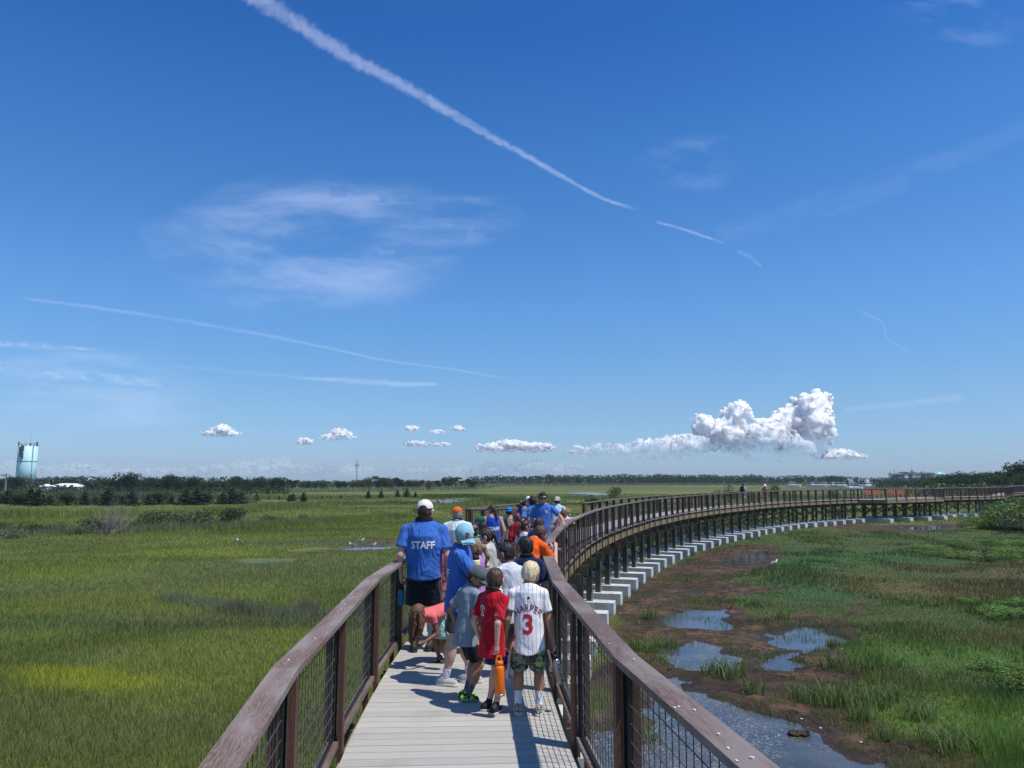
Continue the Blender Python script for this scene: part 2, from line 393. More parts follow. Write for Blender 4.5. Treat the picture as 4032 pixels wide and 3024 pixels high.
# ---------------------------------------------------------------- marsh colours: what grows where (shared by the soil and the blades)
def marshcolour(t, pos, blade=True):
    v = t.map(pos, (1, 1, 0))
    x, y, z = t.sep(pos)
    n1 = t.noise(t.map(v, (.6, 1, 1)), .10, 6, .6, .9)
    n2 = t.noise(t.map(v, (.5, 1.5, 1), loc=(7, 3, 0)), .022, 4, .5, .8)
    n3 = t.noise(v, .42, 5, .6); n4 = t.noise(t.map(v, loc=(31, 17, 0)), .16, 5, .62)
    c = t.mix(t.mr(n1, .36, .64), (.160, .198, .044), (.265, .30, .062))
    c = t.mix(t.mr(n2, .50, .66, 0, .8), c, (.20, .225, .085))
    c = t.mix(t.mr(n2, .47, .33, 0, .7), c, (.33, .34, .055))
    c = t.mix(t.mr(n3, .55, .75, 0, .35), c, (.32, .31, .16))
    c = t.mix(t.mr(n3, .42, .25, 0, .5), c, (.10, .16, .045))
    def patch(c, u, w, rx, ry, colr, amp, hard=.5):
        px, py = G(u, w)
        wx = t.math('ADD', t.math('SUBTRACT', x, px), t.math('MULTIPLY', t.math('SUBTRACT', n1, .5), rx * 2.4))
        wy = t.math('ADD', t.math('SUBTRACT', y, py), t.math('MULTIPLY', t.math('SUBTRACT', n4, .5), ry * 3.4))
        r = t.math('ADD', t.math('POWER', t.math('DIVIDE', wx, rx), 2.0), t.math('POWER', t.math('DIVIDE', wy, ry), 2.0))
        return t.mix(t.mr(r, 1.25, hard, 0, amp), c, colr)
    c = patch(c, 300, 2690, 3.8, 1.3, (.42, .44, .035), .75, .0)
    c = patch(c, 700, 2185, 7, 2.4, (.38, .42, .045), .6, .0)
    c = patch(c, 100, 2260, 9, 4.5, (.30, .36, .045), .45, .0)
    c = patch(c, 1250, 2230, 9, 4.5, (.17, .21, .09), .7, .0)
    c = patch(c, 250, 2450, 6, 1.5, (.10, .19, .06), .5, .0)
    c = patch(c, 1000, 2440, 7, 1.1, (.26, .23, .11), .55, .0)
    c = patch(c, 1000, 2475, 8, .8, (.10, .13, .06), .6, .0)
    c = patch(c, 1450, 2140, 9, 5, (.16, .16, .105), .6, .0)
    c = patch(c, 700, 2900, 6, 1.8, (.18, .19, .08), .5, .0)
    # the right-hand meadow: darker, bluish by the mud, brown further out
    rt = t.mr(t.math('SUBTRACT', x, t.math('MULTIPLY', y, .12)), 1.5, 5.0)
    rt = t.math('MULTIPLY', rt, t.mr(y, 78, 62))
    rc = t.mix(t.mr(n3, .35, .65), (.065, .125, .032), (.13, .155, .045))
    rc = t.mix(t.mr(n1, .52, .64, 0, .65), rc, (.13, .092, .042))
    c = t.mix(rt, c, rc)
    c = patch(c, 3250, 2200, 6.5, 9.0, (.058, .15, .042), .8, .0)
    c = patch(c, 3100, 2330, 3.2, 3.4, (.055, .15, .055), .75, .1)
    c = patch(c, 3650, 2320, 4.5, 4.0, (.23, .16, .07), .6, .0)
    c = patch(c, 3900, 2250, 9, 3.5, (.20, .135, .07), .55, .0)
    c = patch(c, 3650, 2600, 4.0, 3.0, (.14, .25, .05), .8, .0)
    c = patch(c, 3900, 2900, 3.0, 2.5, (.20, .34, .055), .7, .0)
    c = patch(c, 4000, 2500, 4.0, 2.4, (.21, .19, .06), .7, .0)
    # far marsh: long streaks
    far = t.mr(y, 70, 150)
    st = t.noise(t.map(v, (.0035, .030, 1)), 1.0, 6, .6, .4)
    fc = t.mix(t.mr(st, .42, .58), (.085, .130, .040), (.26, .28, .075))
    fc = t.mix(t.mr(t.noise(t.map(v, (.006, .05, 1), loc=(4, 9, 0)), 1.0, 5, .6), .52, .66, 0, .6), fc, (.17, .17, .09))
    c = t.mix(t.math('MULTIPLY', far, .85), c, fc)
    return c
def _ground(t, p):
    pos = t.pos()
    mud = t.node('ShaderNodeAttribute', attribute_name='mud').outputs['Fac']
    gc = marshcolour(t, pos)
    x, y, z = t.sep(pos)
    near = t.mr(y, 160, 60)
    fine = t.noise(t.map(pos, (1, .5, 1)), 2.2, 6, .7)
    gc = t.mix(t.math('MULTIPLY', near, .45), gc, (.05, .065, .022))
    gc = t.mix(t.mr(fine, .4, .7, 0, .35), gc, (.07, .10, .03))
    gc = t.mix(t.mr(y, 170, 260, 0, .42), gc, (.012, .016, .008))  # far ground darkened in colour, standing in for the missing blade shadows
    m1 = t.noise(pos, 1.3, 8, .65); m2 = t.noise(pos, 9, 6, .7); m3 = t.noise(pos, .35, 4, .5)
    m4 = t.noise(pos, 4.5, 7, .75, .5)
    mc = t.mix(t.mr(m1, .36, .66), (.052, .031, .019), (.170, .102, .060))
    mc = t.mix(t.mr(m2, .50, .72, 0, .65), mc, (.175, .125, .078))
    mc = t.mix(t.mr(m3, .48, .62, 0, .6), mc, (.040, .028, .020))
    mc = t.mix(t.mr(m4, .50, .40, 0, .75), mc, (.012, .009, .007))
    al = t.mr(t.noise(pos, .8, 6, .6), .50, .60, 0, .6)
    mc = t.mix(al, mc, (.045, .055, .020))
    wet = t.mr(z, GZ + .05, GZ - .02)
    mc = t.mix(t.math('MULTIPLY', wet, .5), mc, (.035, .026, .019))
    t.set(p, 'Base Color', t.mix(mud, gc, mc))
    t.set(p, 'Roughness', t.math('SUBTRACT', .95, t.math('MULTIPLY', t.math('MULTIPLY', mud, wet), .45)))
    t.set(p, 'Normal', t.bump(t.math('ADD', t.math('ADD', m2, t.math('MULTIPLY', m4, 1.2)), t.math('MULTIPLY', m1, 1.5)), 1.0, .07))
def axis(dense0, dense1, step, lo, hi, g=1.13):
    a = list(np.arange(dense0, dense1 + 1e-6, step)); s = step
    while a[-1] < hi: s = min(s * g, 80); a.append(a[-1] + s)
    b = [dense0]; s = step
    while b[-1] > lo: s = min(s * g, 80); b.append(b[-1] - s)
    return np.array(b[::-1][:-1] + a)
gx = axis(1.4, 24, .11, -1250, 1250); gy = axis(8, 54, .12, -40, 1350)
XX, YY = np.meshgrid(gx, gy); PP = np.c_[XX.ravel(), YY.ravel()]
near_ = (PP[:, 1] < 320) & (abs(PP[:, 0]) < 220)
gm = np.zeros(len(PP)); gm[near_] = mudmask(PP[near_])
gz = np.full(len(PP), GZ); gz[near_] = groundz(PP[near_], gm[near_])
nx = len(gx); ii = np.arange((len(gy) - 1) * nx).reshape(len(gy) - 1, nx)[:, :-1].ravel()
me = npmesh('ground', np.c_[PP, gz], np.c_[ii, ii + 1, ii + 1 + nx, ii + nx])
me.attributes.new('mud', 'FLOAT', 'POINT').data.foreach_set('value', gm.astype(np.float32))
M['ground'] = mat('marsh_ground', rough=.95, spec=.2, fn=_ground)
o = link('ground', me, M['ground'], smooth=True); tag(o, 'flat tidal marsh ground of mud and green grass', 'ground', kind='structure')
# ---------------------------------------------------------------- water
def _water(foam):
    def fn(t, p):
        pos = t.pos()
        n = t.noise(pos, .8, 5, .6)
        c = t.mix(t.mr(n, .35, .65), (.045, .047, .046), (.085, .085, .08))
        if foam:
            f = t.noise(t.map(pos, (1, 1, 1)), 17, 4, .65, 1.5); f2 = t.noise(pos, .45, 3, .5)
            sp = t.math('MULTIPLY', t.mr(f, .56, .62), t.mr(f2, .36, .54))
            c = t.mix(t.math('MULTIPLY', sp, .62), c, (.42, .43, .38))
            t.set(p, 'Roughness', t.math('ADD', .10, t.math('MULTIPLY', sp, .5)))
        t.set(p, 'Base Color', c)
        t.set(p, 'Normal', t.bump(t.noise(t.map(pos, (1, 2.2, 1)), 5, 4, .5), .12, .02))
    return fn
M['water'] = mat('shallow_water', rough=.10, spec=.42, fn=_water(False)); M['water'].node_tree.nodes['Principled BSDF'].inputs['IOR'].default_value = 1.45
M['scum'] = mat('scummy_water', rough=.10, spec=.42, fn=_water(True)); M['scum'].node_tree.nodes['Principled BSDF'].inputs['IOR'].default_value = 1.45
def hull(P):
    P = sorted(map(tuple, P))
    def half(Q):
        h = []
        for p in Q:
            while len(h) > 1 and (h[-1][0] - h[-2][0]) * (p[1] - h[-2][1]) - (h[-1][1] - h[-2][1]) * (p[0] - h[-2][0]) <= 0: h.pop()
            h.append(p)
        return h[:-1]
    return half(P) + half(P[::-1])
def flat(name, poly, z, m, grow=.5, exact=False):
    if exact: H = [tuple(p) for p in poly]
    else:
        H = np.array(hull(poly)); c = H.mean(0); H = c + (H - c) * (1 + grow / (np.hypot(*(H - c).T)[:, None] + 1e-6)); H = [tuple(p) for p in H]
    n = len(H); me = bpy.data.meshes.new(name); me.from_pydata([(float(x), float(y), z) for x, y in H], [], [tuple(range(n))]); me.update()
    o = link(name, me, m)
    bm = bmesh.new(); bm.from_mesh(me); bm.normal_update()
    if bm.faces[:][0].normal.z < 0: bmesh.ops.reverse_faces(bm, faces=bm.faces[:])
    bm.to_mesh(me); bm.free(); return o
pl = ['blue puddle nearest the footings on the mud', 'wide puddle with grass shoots in the middle of the mud', 'puddle lying furthest right on the mud', 'small puddle below the right-hand puddle',
      'large scummy pool beside the near railing', 'shallow wet patch on the mud far up the curve', 'dark puddle reflecting the footings under the benches platform']
for i, L in enumerate(PUD): tag(flat('puddle', L, GZ - .030 - .0025 * i, M['scum'] if i in (4, 1) else M['water'], .45), pl[i], 'puddle', kind='structure')
for L, lb in zip(POOL, ['narrow marsh pool with gulls standing beside it', 'tiny pool between two marsh pools', 'marsh pool nearest the left railing']): tag(flat('pool', L, GZ - .02, M['water'], .3), lb, 'pool', kind='structure')
for L, lb in zip(CREEK, ['tidal creek with two kayaks on it', 'tidal creek behind the lone bush', 'far channel before the moored boats']): tag(flat('creek', L, GZ + .03, M['water'], .3, True), lb, 'creek', kind='structure')
# ---------------------------------------------------------------- grass
def _grass(t, p):
    g = t.n.new('ShaderNodeNewGeometry'); ri = g.outputs['Random Per Island']
    c = marshcolour(t, g.outputs['Position'])
    hs = t.node('ShaderNodeHueSaturation', inp={'Color': c, 'Value': t.mr(ri, 0, 1, .75, 1.35, False), 'Hue': t.mr(t.math('FRACT', t.math('MULTIPLY', ri, 7.3)), 0, 1, .488, .515, False)})
    dry = t.math('GREATER_THAN', t.math('FRACT', t.math('MULTIPLY', ri, 13.7)), .93)
    c = t.mix(t.math('MULTIPLY', dry, .6), hs.outputs[0], (.36, .31, .17))
    t.set(p, 'Base Color', c)
    tr = t.n.new('ShaderNodeBsdfTranslucent'); t.set(tr, 'Color', c)
    mx = t.n.new('ShaderNodeMixShader'); mx.inputs[0].default_value = .42
    out = t.n['Material Output']; t.l.new(p.outputs[0], mx.inputs[1]); t.l.new(tr.outputs[0], mx.inputs[2]); t.l.new(mx.outputs[0], out.inputs[0])
M['grass'] = mat('marsh_grass', rough=.6, spec=.2, fn=_grass)
def blades(P, Z, H, Wd, lean=.35, seg=1):
    """one bent pointed blade per point"""
    n = len(P); th = nr.uniform(0, 2 * np.pi, n); ph = nr.uniform(0, 2 * np.pi, n)
    dx = np.cos(th) * Wd / 2; dy = np.sin(th) * Wd / 2
    lx = np.cos(ph) * H * lean * nr.uniform(.3, 1, n); ly = np.sin(ph) * H * lean * nr.uniform(.3, 1, n)
    b0 = np.c_[P[:, 0] - dx, P[:, 1] - dy, Z]; b1 = np.c_[P[:, 0] + dx, P[:, 1] + dy, Z]
    if seg == 1:
        tp = np.c_[P[:, 0] + lx, P[:, 1] + ly, Z + H]
        V = np.stack([b0, b1, tp], 1).reshape(-1, 3); F = np.arange(3 * n).reshape(-1, 3)
        return V, F
    mid = np.c_[P[:, 0] + lx * .3, P[:, 1] + ly * .3, Z + H * .6]
    m0 = mid - np.c_[dx, dy, 0 * dx] * .75; m1 = mid + np.c_[dx, dy, 0 * dx] * .75
    tp = np.c_[P[:, 0] + lx * 1.25, P[:, 1] + ly * 1.25, Z + H * .95]
    V = np.stack([b0, b1, m1, m0, tp], 1).reshape(-1, 3)
    k = np.arange(n)[:, None] * 5
    F = np.concatenate([k + [0, 1, 2], k + [0, 2, 3], k + [3, 2, 4]], 1).reshape(-1, 3)
    return V, F
def grassobj(name, parts, label):
    V = []; F = []; o_ = 0
    for v, f in parts: V.append(v); F.append(f + o_); o_ += len(v)
    o = link(name, npmesh(name, np.concatenate(V), np.concatenate(F)), M['grass'])
    return tag(o, label, 'grass', kind='stuff')
def scatter(n, y0, y1, side, pw=1.0):
    """points in the view wedge, denser close by"""
    u = nr.uniform(0, 1, n); y = y0 * (y1 / y0) ** u                      # density ~ 1/y per depth
    hw = y * .86 + 4
    x = nr.uniform(0, 1, n) * hw
    return np.c_[x * side, y]
def keep(P, dens_mud=.0, wat=.05):
    k = ~watermask(P, wat)
    m = mudmask(P); k &= nr.uniform(0, 1, len(P)) > m * (1 - dens_mud)
    return k
def onpath(P, r=1.0): return pathdist(P) < r
QUAL = 1.0
P = scatter(int(430000 * QUAL), 8.5, 70, -1); P = P[keep(P, 0.0, .7)]; P = P[~onpath(P, 1.0)]
d = P[:, 1]; tall = .8 + .5 * fbm(P, .35, 3, 5)
V1 = blades(P, groundz(P) - .01, nr.uniform(.075, .20, len(P)) * tall, .006 + d * .0006, .6)
P = scatter(int(235000 * QUAL), 60, 230, -1); P = P[keep(P, 0.0, 2.5)]; P = P[~onpath(P, 1.5)]
V2 = blades(P, np.full(len(P), GZ), nr.uniform(.12, .32, len(P)) * (.6 + .7 * fbm(P, .08, 3, 6)), .012 + P[:, 1] * .0009, .5)
grassobj('marsh_grass', [V1, V2], 'short green marsh grass covering the meadow left of the boardwalk')
P = scatter(int(310000 * QUAL), 8.5, 78, 1); P = P[keep(P)]
d = P[:, 1]; edge = np.clip((fbm(P, .5, 3, 8) - .35) * 3, .3, 1)
V1 = blades(P, groundz(P) - .01, nr.uniform(.10, .26, len(P)) * edge * (1 + .8 * np.clip((20 - d) / 10, 0, 1)), .007 + d * .0007, .5)
P = scatter(int(145000 * QUAL), 70, 230, 1); P = P[keep(P, 0.0, 2.5)]; P = P[~onpath(P, 1.5)]
V2 = blades(P, np.full(len(P), GZ), nr.uniform(.12, .32, len(P)) * (.6 + .7 * fbm(P, .08, 3, 6)), .012 + P[:, 1] * .0009, .5)
grassobj('marsh_grass', [V1, V2], 'dark green and brown grass covering the meadow right of the mud')
# sparse shoots growing on the mud, in loose clumps
P = scatter(200000, 10, 62, 1); m = mudmask(P); q = fbm(P, .45, 4, 61) + .07 * np.clip((P[:, 1] - 24) / 14, 0, 1) + .04 * (fbm(P, 2.2, 2, 77) - .5)
k = (m > .3) & (q > .545) & ~watermask(P, -.1) & (nr.uniform(0, 1, len(P)) < (q - .52) * 6); P = P[k]
V1 = blades(P, groundz(P) - .01, nr.uniform(.05, .17, len(P)), .006 + P[:, 1] * .0006, .6)
WP = []
for i, L in enumerate(PUD[:6]):                                            # shoots standing in the puddles
    L = np.array(L); b = nr.uniform(L.min(0), L.max(0), (600 if i != 4 else 250, 2)); s_ = sdpoly(b, L); b = b[(s_ > -.2) & (fbm(b, .9, 3, 9) > .5)]; WP.append(b)
WP = np.concatenate(WP)
V2 = blades(WP, np.full(len(WP), GZ - .03), nr.uniform(.04, .11, len(WP)), .005 + WP[:, 1] * .0005, .3)
grassobj('mud_shoots', [V1, V2], 'thin grass shoots scattered over the brown mud and puddles')
# ---- separate tussocks of tall blades at the edge of the mud
def tussock(r, n, h, name='grass_tussock'):
    a = nr.uniform(0, 2 * np.pi, n); rr = np.sqrt(nr.uniform(0, 1, n)) * r
    P = np.c_[np.cos(a) * rr, np.sin(a) * rr]
    V, F = blades(P, np.zeros(n), nr.uniform(.45, 1, n) * h, np.full(n, .018), .6, 2)
    V[:, :2] += 0
    return npmesh(name, V, F)
TM = [tussock(.35, 130, .55), tussock(.5, 200, .5), tussock(.25, 80, .42)]
def _tus(t, p):
    g = t.n.new('ShaderNodeNewGeometry'); ri = g.outputs['Random Per Island']
    c = t.mix(t.mr(ri, 0, 1), (.07, .13, .03), (.20, .27, .07))
    c = t.mix(t.math('MULTIPLY', t.math('GREATER_THAN', t.math('FRACT', t.math('MULTIPLY', ri, 9.1)), .85), .8), c, (.36, .34, .17))
    t.set(p, 'Base Color', c)
    tr = t.n.new('ShaderNodeBsdfTranslucent'); t.set(tr, 'Color', c)
    mx = t.n.new('ShaderNodeMixShader'); mx.inputs[0].default_value = .4
    t.l.new(p.outputs[0], mx.inputs[1]); t.l.new(tr.outputs[0], mx.inputs[2]); t.l.new(mx.outputs[0], t.n['Material Output'].inputs[0])
M['tussock'] = mat('tussock_blades', rough=.5, spec=.3, fn=_tus)
for m_ in TM: m_.materials.append(M['tussock'])
tus = [(3160, 2760, 0, 'leafy grass tussock on the mud at the pool bank, leftmost of the row'), (3235, 2770, 1, 'sprawling pale grass tussock second in the row along the pool bank'), (3395, 2790, 1, 'grass tussock third in the row along the pool bank'),
       (3500, 2770, 0, 'bright grass tussock at the corner where mud meets meadow'), (3395, 2840, 2, 'small dark tussock below the row of bank tussocks'), (3480, 2920, 2, 'spiky pale tussock alone on the lower mud'),
       (2625, 2545, 0, 'grass tussock left of the wide middle puddle'), (2850, 2660, 1, 'low dense tussock at the lower edge of the middle puddle'), (3280, 2540, 2, 'tussock at the lower rim of the right-hand puddle'),
       (3080, 2440, 2, 'tussock on the mud above the right-hand puddle'), (2560, 2440, 0, 'tussock on mud beside the first footings'), (2520, 2560, 1, 'broad tussock between railing and middle puddle'),
       (2960, 2735, 2, 'tiny yellowing tussock alone on bare mud'), (3620, 2850, 0, 'tall tussock at the meadow edge near the right corner'), (3750, 2960, 1, 'drooping tussock lowest on the meadow edge'),
       (2650, 2780, 2, 'tussock growing against the right railing cap'), (2530, 2900, 0, 'tussock seen through the right railing mesh'), (3330, 2640, 1, 'dense dark clump between the two right puddles and meadow')]
for i, (u, v, k, lb) in enumerate(tus):
    x, y = G(u, v); o = bpy.data.objects.new('grass_tussock', TM[k]); col.objects.link(o)
    o.location = (x, y, float(groundz(np.array([[x, y]]))[0]) - .02); o.rotation_euler = (0, 0, i * 1.7); s = .8 + .25 * ((i * 7) % 5) / 4; o.scale = (s, s, s)
    tag(o, lb, 'grass tussock', 'tussocks on the mud flat')
# ================================================================ BOARDWALK
DECK_Z = 0.0
def deck_boards(name, s0, s1, parent, poly=None):
    mb = MB(); n = 0; s = s0
    rr = random.Random(5)
    while s < s1:
        w = .137; a = atS(s, .085); b = atS(s, WID - .085); c_ = atS(s + w, WID - .085); d = atS(s + w, .085)
        j = rr.uniform(-.006, .006); zt = -.001 * rr.random()
        P = [(*a, -.028), (*b, -.028), (*c_, -.028), (*d, -.028), (*a, zt), (*b, zt), (*c_, zt), (*d, zt)]
        P = [Vector(p) for p in P]; o = rr.uniform(0, 40)
        top = [(o, 0), (o + 1.75, 0), (o + 1.75, w), (o, w)]
        mb.add(P, [(0, 1, 2, 3), (7, 6, 5, 4), (0, 4, 5, 1), (2, 6, 7, 3), (0, 3, 7, 4), (1, 5, 6, 2)][::1], [top, top[::-1], top, top, top, top])
        s += .1435
    return mb.build(name, M['deck'], parent)
bw = empty('boardwalk', (0, 8, 0), 0, 'long curving boardwalk of pale grey-beige deck boards raised over the marsh', 'boardwalk')
def par(o, p):     # keep world placement
    o.parent = p; o.matrix_parent_inverse = Matrix.Translation(-Vector(p.location)); return o
par(deck_boards('deck', .2, SD[-1] - 1, None), bw)
def railline(s0, s1, off, step=.8):
    return [atS(s, off) for s in np.arange(s0, s1 + 1e-6, step)]
def stringer(off, s0, s1, side):
    mb = MB(); pts = railline(s0, s1, off, 1.22)
    for i in range(len(pts) - 1): mb.bar((*pts[i], -.20), (*pts[i + 1], -.20), .04, .27)
    return mb.build('fascia', M['lumber'], None)
par(stringer(.06, .2, SD[-1] - 1, 1), bw); par(stringer(WID - .06, .2, SD[-1] - 1, -1), bw)
# overlook platforms
A_ = (-1.54, 26.95); C_ = (.28, 32.7); B_ = atS(sofY(28.2, WID), WID); D_ = atS(sofY(33.9, WID), WID)
B_ = (float(B_[0]), float(B_[1])); D_ = (float(D_[0]), float(D_[1]))
def platform(name, poly, ang, label_parent):
    """boards clipped to a polygon"""
    bm = bmesh.new(); P = np.array(poly); c = P.mean(0); ca, sa = math.cos(ang), math.sin(ang)
    bm2 = bmesh.new(); vs = [bm2.verts.new((x, y, -.004)) for x, y in poly]; bm2.faces.new(vs)
    r = 8; k = -r
    while k < r:
        for off in (k, k + .0065):
            bmesh.ops.bisect_plane(bm2, geom=bm2.verts[:] + bm2.edges[:] + bm2.faces[:], plane_co=(c[0] - sa * off, c[1] + ca * off, 0), plane_no=(-sa, ca, 0))
        k += .1435
    dele = []
    for f in bm2.faces:
        m_ = f.calc_center_median(); t = (m_.x - c[0]) * -sa + (m_.y - c[1]) * ca
        if ((t + r) % .1435) < .0065: dele.append(f)
    bmesh.ops.delete(bm2, geom=dele, context='FACES')
    bm2.normal_update()
    for f in bm2.faces[:]:
        if f.normal.z < 0: f.normal_flip()
    g = bmesh.ops.extrude_face_region(bm2, geom=bm2.faces[:])
    for v in [e for e in g['geom'] if isinstance(e, bmesh.types.BMVert)]: v.co.z -= .028
    bmesh.ops.recalc_face_normals(bm2, faces=bm2.faces[:])
    uvl = bm2.loops.layers.uv.new('UVMap')
    for f in bm2.faces:
        for l in f.loops: l[uvl].uv = (l.vert.co.x * ca + l.vert.co.y * sa, -l.vert.co.x * sa + l.vert.co.y * ca)
    me = bpy.data.meshes.new(name); bm2.to_mesh(me); bm2.free(); bm.free()
    return par(link(name, me, M['deck']), bw)
inner1 = [atS(s, WID - .09) for s in np.linspace(sofY(28.2, WID), sofY(33.9, WID), 6)]
platform('overlook_deck', [A_] + [tuple(map(float, p)) for p in inner1] + [C_], .15, None)
S0 = sofY(79.3); S1 = sofY(88.2)
E0 = tuple(map(float, atS(S0, 0))); E3 = tuple(map(float, atS(S1, 0))); E1 = (38.1, 78.4); E2 = (47.6, 84.9)
inner2 = [tuple(map(float, atS(s, .09))) for s in np.linspace(S1, S0, 8)]
platform('bench_deck', [E0, E1, E2, E3] + inner2[1:-1], .6, None)
mb = MB()
for a, b in ((A_, B_), (A_, C_), (C_, D_)): mb.bar((*a, -.2), (*b, -.2), .04, .27)
par(mb.build('overlook_fascia', M['lumber']), bw)
mb = MB()
for a, b in ((E0, E1), (E1, E2), (E2, E3)): mb.bar((*a, -.21), (*b, -.21), .05, .29)
par(mb.build('bench_deck_fascia', M['lumber']), bw)
# ---------------------------------------------------------------- railings
def post_mesh():
    mb = MB()
    for sx in (-.052, .052):
        mb.uo = 1.3 if sx > 0 else 4.1
        mb.bar((sx, 0, -.36), (sx, 0, 1.03), .04, .088, up=(0, 1, 0))
    me = mb.mesh('post'); me.materials.append(M['post']); return me
POSTME = post_mesh()
panel_cache = {}
def panel_mesh(L):
    k = round(L, 1)
    if k in panel_cache: return panel_cache[k]
    mb = MB(); hw = k / 2 - .055; z0, z1 = .115, 1.015
    for z in (z0, z1): mb.box((0, 0, z), (.022, 2 * hw, .022))
    for y in (-hw, hw): mb.box((0, y, (z0 + z1) / 2), (.022, .022, z1 - z0))
    nf = len(mb.f)
    n = round(2 * hw / .1)
    for i in range(1, n): mb.box((-.003, -hw + 2 * hw * i / n, (z0 + z1) / 2), (.0046, .0046, z1 - z0))
    for i in range(1, 9): mb.box((.003, 0, z0 + (z1 - z0) * i / 9), (.0046, 2 * hw, .0046))
    me = mb.mesh('mesh_panel'); me.materials.append(M['frame']); me.materials.append(M['wire'])
    me.polygons.foreach_set('material_index', [0 if i < nf else 1 for i in range(len(me.polygons))])
    panel_cache[k] = me; return me
def railing(label, pts, cat='railing', group=None, lim=100, cap_every=2):
    """pts: post places along the line, list of (x, y)"""
    pts = [np.array(p, float) for p in pts]
    root = empty('railing', (*pts[0], 0), 0, label, cat, group); base = Vector(root.location)
    n = len(pts); order = sorted(range(n), key=lambda i: abs(pts[i][1]) + (50 if pts[i][1] < 2 else 0))
    near = set(order[:lim]); stuffP = []; stuffM = []
    for i in range(n):
        if i == 0: d = pts[1] - pts[0]
        elif i == n - 1: d = pts[-1] - pts[-2]
        else: d = pts[i + 1] - pts[i - 1]
        rz = math.atan2(d[1], d[0]) - math.pi / 2
        if i in near:
            o = bpy.data.objects.new('post', POSTME); col.objects.link(o); o.parent = root
            o.location = Vector((*pts[i], 0)) - base; o.rotation_euler = (0, 0, rz)
        else: stuffP.append((pts[i], rz))
        if i < n - 1:
            d = pts[i + 1] - pts[i]; L = float(np.hypot(*d)); c = (pts[i] + pts[i + 1]) / 2; rz = math.atan2(d[1], d[0]) - math.pi / 2
            me = panel_mesh(L); 
            o = bpy.data.objects.new('mesh_panel', me); col.objects.link(o); o.parent = root
            o.location = Vector((*c, 0)) - base; o.rotation_euler = (0, 0, rz); o.scale = (1, L / round(L, 1), 1)
    mb = MB()
    for i in range(n - 1):
        d = pts[i + 1] - pts[i]; d = d / np.hypot(*d); a = pts[i] + d * .05; b = pts[i + 1] - d * .05
        mb.bar((*a, .075), (*b, .075), .088, .04)
    o = mb.build('bottom_rail', M['cap'], root); o.location = -base
    # mitred cap boards with a slight joint, plus the sub rail under them
    mb = MB(); sub = MB(); rr = random.Random(int(abs(pts[0][0]) * 100))
    def nrm(i):
        if i <= 0: d = pts[1] - pts[0]
        elif i >= n - 1: d = pts[-1] - pts[-2]
        else:
            d1 = pts[i] - pts[i - 1]; d2 = pts[i + 1] - pts[i]; d = d1 / np.hypot(*d1) + d2 / np.hypot(*d2)
        d = d / np.hypot(*d); return np.array([-d[1], d[0]])
    keys = list(range(0, n, cap_every));
    if keys[-1] != n - 1: keys.append(n - 1)
    kp = [pts[i] for i in keys]; m_ = len(kp)
    for j in range(m_ - 1):
        def nn(i):
            if i <= 0: d = kp[1] - kp[0]
            elif i >= m_ - 1: d = kp[-1] - kp[-2]
            else:
                d1 = kp[i] - kp[i - 1]; d2 = kp[i + 1] - kp[i]; d = d1 / np.hypot(*d1) + d2 / np.hypot(*d2)
            d = d / np.hypot(*d); return np.array([-d[1], d[0]])
        n0 = nn(j); n1 = nn(j + 1); hw = .074
        d = kp[j + 1] - kp[j]; L = float(np.hypot(*d)); d = d / L
        e0 = d * (.0015 if j else -.05); e1 = -d * (.0015 if j < m_ - 2 else -.05)
        a0 = kp[j] + n0 * hw + e0; a1 = kp[j] - n0 * hw + e0; b0 = kp[j + 1] + n1 * hw + e1; b1 = kp[j + 1] - n1 * hw + e1
        z0, z1 = 1.032 , 1.072; z1 += rr.uniform(-.0012, .0012)
        P = [Vector((*q, z)) for z in (z0, z1) for q in (a0, a1, b1, b0)]
        o_ = rr.uniform(0, 60); q_ = rr.uniform(0, 9)
        tp = [(o_, q_ + .148), (o_, q_), (o_ + L, q_), (o_ + L, q_ + .148)]
        sdv = [(o_, q_), (o_ + L, q_), (o_ + L, q_ + .04), (o_, q_ + .04)]
        mb.add(P, [(3, 2, 1, 0), (4, 5, 6, 7), (1, 2, 6, 5), (3, 0, 4, 7), (0, 1, 5, 4), (2, 3, 7, 6)], [tp[::-1], tp, sdv, sdv, sdv, sdv])
    o = mb.build('top_rail', M['cap'], root, bevel=.004); o.location = -base
    if stuffP:
        mb = MB()
        for p, rz in stuffP:
            for s_ in (-.052, .052):
                c = Vector((*p, .335)) + Matrix.Rotation(rz, 3, 'Z') @ Vector((s_, 0, 0)); mb.box(c, (.04, .088, 1.39), rz)
        o = mb.build('post', M['post'], root); o.location = -base; tag(o, kind='stuff')
    return root
def stations(s0, s1, step, off=0.0):
    n = max(1, round((s1 - s0) / step)); return [atS(s, off) for s in np.linspace(s0, s1, n + 1)]
near_s = [sofY(y) for y in (-2.0, -.3, 1.25, 2.92, 4.59, 6.27, 7.95)]
ptsR = [atS(s) for s in near_s] + stations(near_s[-1], S0, 1.5)[1:]
railing('right railing running from the near corner round the curve to the benches platform', ptsR)
ptsL = [atS(sofY(y, WID), WID) for y in (-3.0, -1.2, .7, 2.45, 4.35, 6.26, 8.15, 9.96)]
ptsL += stations(sofY(9.96, WID), sofY(28.2, WID), 1.83, WID)[1:]
railing('near left railing of the boardwalk beside the green meadow', ptsL)
def seg(a, b, st):
    a = np.array(a); b = np.array(b); n = max(1, round(np.hypot(*(b - a)) / st)); return [a + (b - a) * i / n for i in range(n + 1)]
railing('railing round the far side of the overlook, behind the group', seg(A_, (-.6, 30.3), 1.8) + seg((-.6, 30.3), C_, 1.8)[1:] + seg(C_, D_, 1.5)[1:], cap_every=1)
